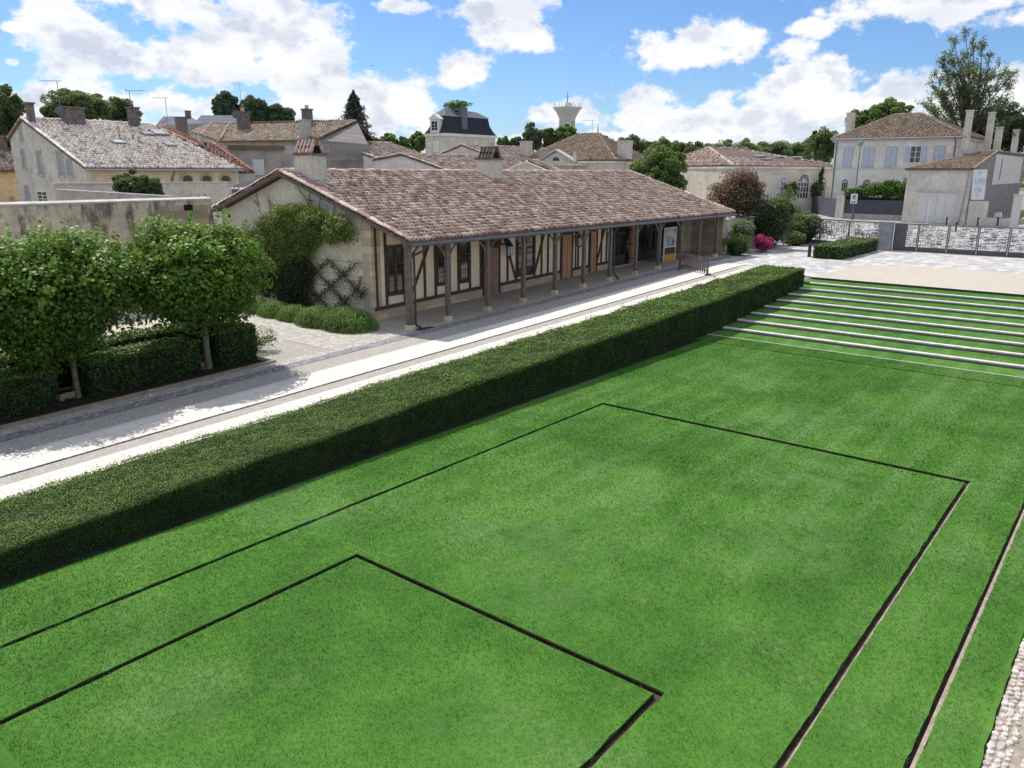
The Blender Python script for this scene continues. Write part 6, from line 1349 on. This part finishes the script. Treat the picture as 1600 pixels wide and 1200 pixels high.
m = MB(); m.box(XFp-.48, XFp+.13, f_r[0], 17.08, ztf+.032, ztf+.08); m.build('pier_cap', M['zinc'], r)
# bollards across the street
for i, (px, lb) in enumerate(((1478, 'left'), (1527, 'second'), (1558, 'third'), (1493, 'fourth'))):
    p = gz(px, 353 if i != 3 else 362, 1.1); r = empty('bollard', p, {0: 'dark bollard below the left half of the garage door', 1: 'dark bollard below the hanging banner', 2: 'dark bollard in front of the pale low wall', 3: 'dark bollard nearest the fence, below the garage corner'}[i], 'bollard', 'dark bollards along the street')
    m = MB(); m.lathe(p, [(.09, 0), (.08, .75), (.11, .8), (.1, .95), (.02, 1.0)], 10); m.build('bollard_post', M['iron'], r)
# street lamp with sign
b = gz(1331.5, 343, 1.1); D = math.hypot(b[0], b[1]); t = gd(1348, 222, D); h_ = t[2]-1.1
r = empty('street_lamp', b, 'tall green-grey street lamp with a lantern head, carrying a small sign', 'street lamp')
m = MB(); m.lathe(b, [(.16, 0), (.14, .8), (.08, .9), (.07, 3), (.045, h_-.6)], 10); m.build('pole', M['gate'], r)
m = MB(); z = 1.1+h_-.6; m.lathe((b[0], b[1], z), [(.1, 0), (.3, .35), (.38, .5), (.12, .75), (.1, .9), (.03, 1.05)], 10); m.build('lamp_head', mat_plain('verdigris', (.2, .33, .3), .6, .1, 2), r)
s0, s1 = gd(1329, 304, D-.3), gd(1339, 317, D-.3); r = empty('street_sign', (b[0]-.25, b[1], s1[2]), 'small white notice with dark figures fixed on the lamp post', 'sign')
yc_, zc_ = (s0[1]+s1[1])/2, (s0[2]+s1[2])/2; X_ = b[0]-.22
m = MB(); m.box(X_, X_+.03, yc_-.42, yc_+.42, zc_-.62, zc_+.62); m.build('plate', M['white_paint'], r)
m = MB(); 
for (u, v, w, h) in ((-.12, .3, .22, .2), (.12, .28, .12, .3), (-.05, -.02, .35, .09), (0, -.42, .6, .12), (.1, .05, .1, .2)): m.box(X_-.01, X_-.002, yc_+u-w/2, yc_+u+w/2, zc_+v-h/2, zc_+v+h/2)
m.build('print', M['iron'], r)
p = gz(1448, 350, 1.1); r = empty('thin_post', p, 'thin white marker post in front of the garage door', 'post'); m = MB(); m.tube(p, (p[0], p[1], gd(1450, 311, math.hypot(p[0], p[1]))[2]), .045, n=6); m.build('pole', M['white_paint'], r)

# ------------------------------------------------------------------ shrubs and low wall at the far end of the long building
def shrub(name, lab, c, r_, mat, n, leaf, k=20, cr=.4, accent=None, cat='shrub', stem=True, core=True):
    root = empty(name, (c[0], c[1], 1.1), lab, cat); P, N, T, C = clumps_crown(c, r_, k, cr, n)
    P[:, 2] = np.maximum(P[:, 2], 1.12)
    leaves('foliage', P, N, leaf, mat, root, T, (RNG.random(n) < accent).astype(float) if accent else None)
    m = MB(); m.path(limb_pts((c[0], c[1], 1.0), c, .05, 3), .08, .04, 6)
    for j in range(6): m.path(limb_pts((c[0], c[1], 1.3), C[j], .1, 3), .05, .02, 5)
    m.build('stem', M['bark'], root)
    if core: m = MB(); blob(m, (c[0], c[1], max(c[2]*.98, 1.2)), [v*.6 for v in r_]); m.build('inner_foliage', M['leaf_core'], root)
    return root
r = empty('end_garden_wall', (56, 27.0, 1.1), 'low pale garden wall running on from the far end of the long building', 'wall')
ww = Vector(gd(1131, 340, math.hypot(55.6, 26.2))); wallbox('wall_face', M['wall_stone_pale'], r, 55.3, 66, 26.0, 26.35, 1.0, 3.35); wallbox('coping', M['coping'], r, 55.25, 66.1, 25.92, 26.43, 3.352, 3.48)
c = gd(1155, 305, 67); sc = 67/1230
shrub('red_leaved_shrub', 'large rounded shrub with reddish new leaves behind the far end of the long roof', c, (50*sc*1.0, 50*sc, 41*sc), M['lf_red'], 15000, .085, 50, .3, .07)
c = gd(1152, 381, 60.5); shrub('rounded_bush', 'dark green clipped round bush at the end of the gallery', (c[0], c[1], 1.75), (1.25, 1.25, .95), M['lf_box'], 4500, .05)
c = gd(1160, 352, 63); shrub('grey_leaved_shrub', 'loose grey-green shrub above the clipped round bush', (c[0], c[1], 2.6), (1.2, 1.2, 1.1), M['lf_grey'], 3500, .07)
c = gd(1192, 376, 63.5); shrub('pink_flower_bush', 'bush covered in bright magenta flowers beside the paving', (c[0], c[1], 1.75), (.85, .85, .72), M['lf_pink'], 3800, .055)
c = gd(1210, 345, 67); shrub('tall_dark_shrub', 'tall dark evergreen shrub right of the reddish shrub', (c[0], c[1], 3.2), (1.5, 1.5, 2.3), M['lf_dark'], 6000, .08)
c = gd(1188, 335, 70); shrub('dark_laurel', 'dark laurel in the shade below the reddish shrub', (c[0], c[1], 2.8), (2.2, 2.2, 2.0), M['lf_dark'], 6000, .09)
c = gd(1228, 310, 74); shrub('olive_shrub', 'grey-green shrub in front of the grey panel fence, left of the pier', (c[0], c[1], 3.4), (1.5, 1.5, 2.3), M['lf_oak'], 5000, .09)
c = gd(1255, 345, 73); shrub('low_dark_bush', 'wide low bush behind the left end of the lattice fence', (c[0], c[1], 2.2), (1.9, 1.9, 1.5), M['lf_oak'], 6000, .09)
c = gd(1242, 363, 70.5); shrub('low_green_bush', 'small fresh green bush at the foot of the lattice fence', (c[0], c[1], 1.6), (1.2, 1.0, .75), M['lf_box'], 3000, .07)

# ------------------------------------------------------------------ trees of the town
HZ = [0]
def ptree(name, lab, px, pyt, pyb, w, D, mat, n=3500, leaf=None, group=None, k=26, cr=.32, trunk=.25, limbs=9, flat=0., core=.55, ground=1., accent=None, aspect=.6):
    """crown between rows pyt and pyb, w columns wide, D metres away"""
    t = gd(px, pyt, D); b = gd(px, pyb, D); s = D/FP
    rz = (t[2]-b[2])/2; rx = w*s/2*.9; c = (t[0], t[1], (t[2]+b[2])/2); leaf = leaf or max(.05, 1.45*s); n = int(n*1.35); k = int(k*1.7); cr = cr*.82
    return tree(name, lab, (t[0], t[1], ground), c, (rx, rx, rz), mat, M['bark'], leaf, n, k, cr, trunk, group, 'tree', core, limbs, flat, accent, aspect)
ptree('oak_tree', 'broad dark oak crown rising behind the ridge of the pale-roofed house', 118, 132, 205, 100, 120, M['lf_oak'], 11000, k=40, cr=.26)
ptree('oak_tree', 'lower oak crown to the right of the broad one, behind the brick chimney', 185, 147, 205, 62, 128, M['lf_oak'], 6500, k=26, cr=.28)
ptree('oak_tree', 'small left shoulder of the oak group behind the wide brick chimney', 86, 158, 205, 46, 118, M['lf_oak'], 4500, k=22, cr=.3)
ptree('dark_broadleaf_tree', 'dark tree with drooping sprays cut by the left edge of the photo', -4, 122, 240, 62, 88, M['lf_oak'], 9000, k=46, cr=.2, leaf=.13, core=.45)
ptree('dark_broadleaf_tree', 'lower mass of foliage under the dark tree at the left edge', 2, 190, 235, 46, 93, M['lf_oak'], 5000, k=24, cr=.3)
for px, pt, pb, w, n, lb in ((352, 144, 186, 46, 6500, 'left umbrella pine with a rounded top'), (392, 147, 188, 54, 7500, 'right umbrella pine with a rounded top behind the dish'), (432, 162, 192, 60, 6500, 'lower spreading pine right of the two umbrella pines')):
    ptree('umbrella_pine', lb, px, pt, pb+12, w, 230, M['lf_pine'], int(n*1.3), .34, k=44, cr=.3, trunk=.4, core=.75)
def conifer(lab, px, pyt, pyb, w, D):
    t = gd(px, pyt, D); b = gd(px, pyb, D); s = D/FP; R_ = w*s/2*1.5; root = empty('conifer_tree', (t[0], t[1], 1.), lab, 'tree'); n = 9000; H_ = t[2]-b[2]
    tier = RNG.integers(0, 17, n); v = (tier+RNG.uniform(0, 1.1, n))/17.9; a0 = RNG.integers(0, 9, n)*2*pi/9+tier*.9+RNG.normal(0, .16, n); rr = (1-(1-v)**.8*0)*1.
    rad = R_*(v**.75)*(.8+.22*np.sin(tier*2.3+a0*2)+.12*np.sin(a0*5+tier*4.1)); q = RNG.random(n)**.6; x = t[0]+np.cos(a0)*rad*q; y = t[1]+np.sin(a0)*rad*q; z = t[2]-H_*v+.12*rad*q*-1+RNG.normal(0, .12, n)-q*q*rad*.12
    leaves('crown', np.stack([x, y, z], 1), np.stack([np.cos(a0)*.3, np.sin(a0)*.3, np.ones(n)], 1), .24, M['lf_conifer'], root, .25+.4*q+RNG.normal(0, .12, n), None, .4)
    m = MB(); m.tube((t[0], t[1], .9), t, .35, .05, 8); m.build('trunk', M['bark'], root)
conifer('pointed dark conifer behind the right end of the long brown roof', 552, 143, 226, 54, 150)
for px, pt, pb, w, lb in ((607, 207, 236, 34, 'round green tree left of the gap beside the mansard house'), (628, 212, 240, 26, 'small round tree between its two larger neighbours left of the mansard house'), (652, 204, 242, 34, 'round green tree touching the left wall of the mansard house'), (588, 214, 238, 22, 'low dark tree directly right of the conifer')):
    ptree('round_tree', lb, px, pt, pb, w, 175, M['lf_mid'], 3800, k=20, group='round trees left of the mansard house')
for px, pt, pb, w, mt, lb in ((787, 212, 244, 26, 'lf_mid', 'small tree directly right of the mansard house'), (808, 210, 244, 34, 'lf_oak', 'dark tree left of the tall airy one before the water tower'), (832, 189, 240, 44, 'lf_grey', 'tallest airy grey-green tree left of the water tower'), (858, 196, 236, 36, 'lf_oak', 'tree between the airy one and the water tower'), (884, 193, 226, 44, 'lf_mid', 'tree crown hiding the foot of the water tower')):
    ptree('town_tree', lb, px, pt, pb, w, 190, M[mt], 4200, k=24, cr=.28, group='trees between the mansard house and the water tower')
far = [(948, 209, 30), (968, 214, 34), (990, 208, 34), (1012, 211, 36), (1036, 214, 34), (1060, 217, 36), (1084, 220, 30), (1110, 221, 40), (1138, 218, 40), (1166, 216, 40), (1192, 218, 36), (1216, 217, 40), (1244, 219, 40), (1268, 216, 36), (1292, 220, 36)]
words = ['first', 'second', 'third', 'fourth', 'fifth', 'sixth', 'seventh', 'eighth', 'ninth', 'tenth', 'eleventh', 'twelfth', 'thirteenth', 'fourteenth', 'last']
for i, (px, pt, w) in enumerate(far):
    ptree('distant_tree', words[i]+' tree from the left in the distant tree line right of the wide hipped roof', px, pt, 256, w*1.35, 240+RNG.uniform(-20, 30), M['lf_far' if px > 1095 else 'lf_oak'], 2600, k=20, cr=.3, group='distant tree line')
# wood beyond everything: one mass
def wood():
    n = 26000; az = RNG.uniform(radians(3), radians(78), n); D = RNG.uniform(330, 420, n); x, y = np.cos(az)*D, np.sin(az)*D
    top = 11+2.2*np.sin(az*37)+1.6*np.sin(az*91+1)+1.0*np.sin(az*213); z = 1+RNG.random(n)**.6*top
    o = leaves('distant_wood', np.stack([x, y, z], 1), np.tile((-.6, -.4, .7), (n, 1)), 1.15, M['lf_far'], None, .25+.4*(z-1)/top+RNG.normal(0, .12, n)); tag(o, 'distant green woodland along the horizon behind the roofs', 'woodland', None, 'stuff')
wood()
ptree('broad_green_tree', 'broad fresh green tree behind the far end of the long tiled roof', 1034, 225, 312, 106, 82, M['lf_mid'], 15000, .12, k=60, cr=.22, trunk=.3)
ptree('garden_tree', 'green tree behind the left end of the shuttered house roof', 1352, 165, 215, 56, 165, M['lf_mid'], 5500, k=30)
ptree('garden_tree', 'larger green tree rising between the chimney and the tall airy tree', 1395, 152, 205, 66, 160, M['lf_mid'], 7000, k=34, cr=.26)
ptree('garden_tree', 'dark mixed tree left of the shuttered house', 1290, 196, 255, 52, 170, M['lf_oak'], 5500, k=28)
ptree('cypress_tree', 'small pointed cypress left of the shuttered house', 1275, 199, 225, 10, 172, M['lf_conifer'], 1200, k=10)
ptree('cedar_tree', 'dark cedar at the right edge behind the tall chimneys', 1588, 152, 250, 76, 150, M['lf_pine'], 9000, k=40, cr=.24, trunk=.4)
ptree('cedar_tree', 'dark tree between the two chimney pairs of the shuttered house', 1540, 172, 250, 60, 158, M['lf_dark'], 6500, k=30)
ptree('young_tree', 'small dense tree growing behind the sloping garden wall', 204, 264, 315, 62, 51, M['lf_oak'], 6000, .09, k=34, cr=.24, trunk=.12)
ptree('young_tree', 'second crown of the small dense tree, to its right', 238, 276, 312, 36, 50.5, M['lf_oak'], 3000, .09, k=20, cr=.26, trunk=.08)
# the tall airy tree on the right: fan of limbs
def airy():
    D = 155.; base = gd(1508, 235, D); s = D/FP; root = empty('tall_airy_tree', (base[0], base[1], 1.), 'very tall open tree with fanning limbs behind the shuttered house', 'tree'); rt = np.array((cos(radians(-52)), sin(radians(-52)), 0)); rt = np.array([.607, -.794, 0]); fw = np.array([.794, .607, 0])
    o = np.array([base[0], base[1], 0.]); m = MB(); z0 = gd(1508, 200, D)[2]; m.tube((base[0], base[1], .8), (base[0], base[1], z0), .55, .4, 8); Ps, Ts = [], []
    tips = [(1508, 50), (1520, 58), (1536, 62), (1548, 80), (1490, 62), (1483, 78), (1474, 92), (1460, 110), (1455, 128), (1448, 152), (1452, 170), (1470, 140), (1478, 120), (1560, 95), (1575, 103), (1584, 112), (1580, 130), (1574, 150), (1565, 168), (1550, 175), (1500, 90), (1512, 100), (1525, 95), (1495, 130), (1530, 130), (1545, 120), (1480, 160), (1500, 175), (1535, 165), (1440, 160), (1515, 150), (1505, 120)]
    for tx, ty in tips:
        P1 = np.array(gd(tx, ty, D+RNG.normal(0, 3))); P0 = np.array([base[0], base[1], z0-RNG.uniform(0, 4)])+rt*RNG.normal(0, .3)
        P1 = P1; mid = P0+(P1-P0)*.5; mid[2] += -.06*np.linalg.norm(P1-P0)*0; mid += rt*np.sign((P1-P0)@rt)*-.05*np.linalg.norm(P1-P0)
        pts = [P0+(mid-P0)*t*2 if t < .5 else mid+(P1-mid)*(t*2-1) for t in np.linspace(0, 1, 7)]; m.path([tuple(p) for p in pts], .2, .03, 5)
        L = np.linalg.norm(P1-P0)
        for _ in range(int(9+L*.9)):
            t = RNG.uniform(.25, 1.)**.8; b = P0+(P1-P0)*t; dirn = (P1-P0)/L+RNG.normal(0, .45, 3); dirn[2] = abs(dirn[2])*.8; ln = RNG.uniform(.6, 2.3)*(1.15-t*.4); tip = b+dirn/np.linalg.norm(dirn)*ln; m.tube(tuple(b), tuple(tip), .035, .01, 3, False)
            k = int(RNG.integers(26, 52)); q = b+(tip-b)*(RNG.random(k)**.6)[:, None]+RNG.normal(0, .25, (k, 3)); Ps.append(q); Ts.append(RNG.normal(.42, .2, k))
    m.build('trunk', M['bark'], root); P = np.concatenate(Ps); leaves('crown', P, np.tile((0, 0, 1.), (len(P), 1)), .17, M['lf_grey'], root, np.concatenate(Ts), None, .5)
airy()
# a bird far up in the sky
p = gd(581, 103, 200); r = empty('bird', p, 'tiny dark bird flying high against the clouds on the left', 'bird'); m = MB(); x, y, z = p; rt = Vector((.607, -.794, 0)); fw = Vector((.794, .607, 0)); V = Vector(p)
m.add([tuple(V-fw*.3), tuple(V+fw*.3), tuple(V+rt*.7+Vector((0, 0, .25))), tuple(V-rt*.7+Vector((0, 0, .22))), tuple(V+Vector((0, 0, -.08))), tuple(V+Vector((0, 0, .08)))], [(0, 2, 5), (5, 2, 1), (0, 5, 3), (5, 1, 3), (0, 4, 2), (4, 1, 2), (0, 3, 4), (4, 3, 1)]); m.build('body', M['iron'], r)

# ------------------------------------------------------------------ sky: daylight with cumulus laid out by direction
world = bpy.data.worlds.new('World'); scene.world = world; world.use_nodes = True; t = NT(world.node_tree)
sky = t.n('ShaderNodeTexSky'); sky.sky_type = 'NISHITA'; sky.sun_disc = False
el = math.asin(SUN.z); azs = atan2(SUN.x, SUN.y); sky.sun_elevation = el; sky.sun_rotation = azs; sky.altitude = 0; sky.air_density = 1.; sky.dust_density = .3; sky.ozone_density = 2.
tc = t.n('ShaderNodeTexCoord').outputs['Generated']
dn = t.vm('NORMALIZE', tc); X, Y, Z = t.xyz(dn)
az = t.m('ARCTAN2', Y, X); ev = t.m('ARCSINE', Z)
base = t.comb(az, ev, 0.)
wv = t.n('ShaderNodeTexNoise'); t.l(t.vm('MULTIPLY', dn, (1., 1., 1.6)), wv.inputs['Vector']); wv.inputs['Scale'].default_value = 12.; wv.inputs['Detail'].default_value = 9.; wv.inputs['Roughness'].default_value = .62
nf = wv.outputs['Fac']
big = t.noise(t.vm('MULTIPLY', dn, (1., 1., 2.)), 2.3, 4, .5)
fine = t.noise(t.vm('MULTIPLY', dn, (1., 1., 1.4)), 26., 7, .6)
def ae(px, py): r_ = ray(px, py); r_ = r_/np.linalg.norm(r_); return atan2(r_[1], r_[0]), math.asin(r_[2])
CL = [(290, 5, 230, 40), (400, 40, 120, 42), (180, 95, 125, 48), (90, 25, 60, 30), (330, 110, 120, 55), (470, 110, 110, 55), (560, 155, 130, 50), (620, 178, 90, 30), (110, 165, 170, 45), (300, 165, 150, 40), (620, 8, 48, 14), (790, 25, 100, 42), (830, 60, 50, 20), (725, 112, 48, 32), (880, 178, 60, 26), (1000, 150, 62, 30), (1020, 190, 90, 32), (1080, 78, 112, 38), (1165, 62, 75, 38), (1225, 78, 42, 22), (1430, 8, 200, 28), (1260, 40, 60, 18), (1230, 145, 130, 48), (1300, 165, 130, 50), (1180, 190, 140, 42), (1400, 160, 120, 42), (1520, 165, 120, 55), (1600, 150, 70, 40), (1590, 30, 60, 20), (20, 98, 12, 8), (20, 42, 16, 8), (40, 190, 90, 30), (960, 215, 400, 14), (400, 205, 400, 20)]
dens = None
for px, py, rx, ry in CL:
    u, v = ae(px, py); ru = rx/FP*.98; rv = ry/FP
    q = t.vm('MULTIPLY_ADD', base, (1/ru, 1/rv, 0.), (-u/ru, -v/rv, 0.)); L = t.vm('LENGTH', q); w = t.m('SUBTRACT', 1., L)
    dens = w if dens is None else t.m('SMOOTH_MAX', dens, w, .12)
dd = t.m('ADD', dens, t.m('MULTIPLY', t.m('SUBTRACT', nf, .5), 3.2)); dd = t.m('ADD', dd, t.m('MULTIPLY', t.m('SUBTRACT', fine, .5), 1.3))
# unseen clouds added outside the surveyed part, cover raised for ambient light
oth = t.m('SUBTRACT', t.m('MULTIPLY', big, 3.), 1.2); oth = t.m('ADD', oth, t.m('MULTIPLY', t.m('SUBTRACT', nf, .5), 2.))
inside = t.m('MULTIPLY', t.mr(az, ae(1600, 300)[0]-.1, ae(1600, 300)[0]-.02, 0., 1.), t.mr(az, ae(0, 300)[0]+.02, ae(0, 300)[0]+.1, 1., 0.)); inside = t.m('MULTIPLY', inside, t.mr(ev, .26, .34, 1., 0.))
mixd = t.m('ADD', t.m('MULTIPLY', dd, inside), t.m('MULTIPLY', oth, t.m('SUBTRACT', 1., inside)))
alpha = t.mr(mixd, .06, .50, 0., 1., True)
core = t.mr(mixd, .1, .6, .0, 1., True)
def wvn(off):
    o_ = t.n('ShaderNodeTexNoise'); t.l(t.vm('MULTIPLY', t.vm('ADD', dn, (0., 0., off)), (1., 1., 1.6)), o_.inputs['Vector']); o_.inputs['Scale'].default_value = 11.; o_.inputs['Detail'].default_value = 6.; o_.inputs['Roughness'].default_value = .58; return o_.outputs['Fac']
relief = t.m('SUBTRACT', wvn(.022), wvn(.0))
sh = t.m('ADD', t.mr(relief, -.02, .14, 0., .75, True), t.mr(t.noise(t.vm('MULTIPLY', t.vm('ADD', dn, (3., 1., .02)), (1., 1., 3.2)), 6., 5, .55), .46, .66, 0., .5, True), None, True)
ccol = t.mix(t.m('MULTIPLY', t.m('MULTIPLY', sh, core), .85), (1.0, 1.0, 1.01), (.56, .62, .76))
ccol = t.mix(t.mr(ev, .0, .06, .35, 0.), ccol, (.78, .86, 1.0))
SKYS, CLS = .118, 1.04
skc = t.mix(1., sky.outputs[0], (.60, .80, 1.10), 'MULTIPLY')
bg1 = t.n('ShaderNodeBackground'); t.l(skc, bg1.inputs[0]); bg1.inputs[1].default_value = SKYS
bg2 = t.n('ShaderNodeBackground'); t.l(ccol, bg2.inputs[0]); bg2.inputs[1].default_value = CLS
mx = t.n('ShaderNodeMixShader'); t.l(t.m('MULTIPLY', alpha, .97), mx.inputs[0]); t.l(bg1.outputs[0], mx.inputs[1]); t.l(bg2.outputs[0], mx.inputs[2])
o = t.n('ShaderNodeOutputWorld'); t.l(mx.outputs[0], o.inputs[0])
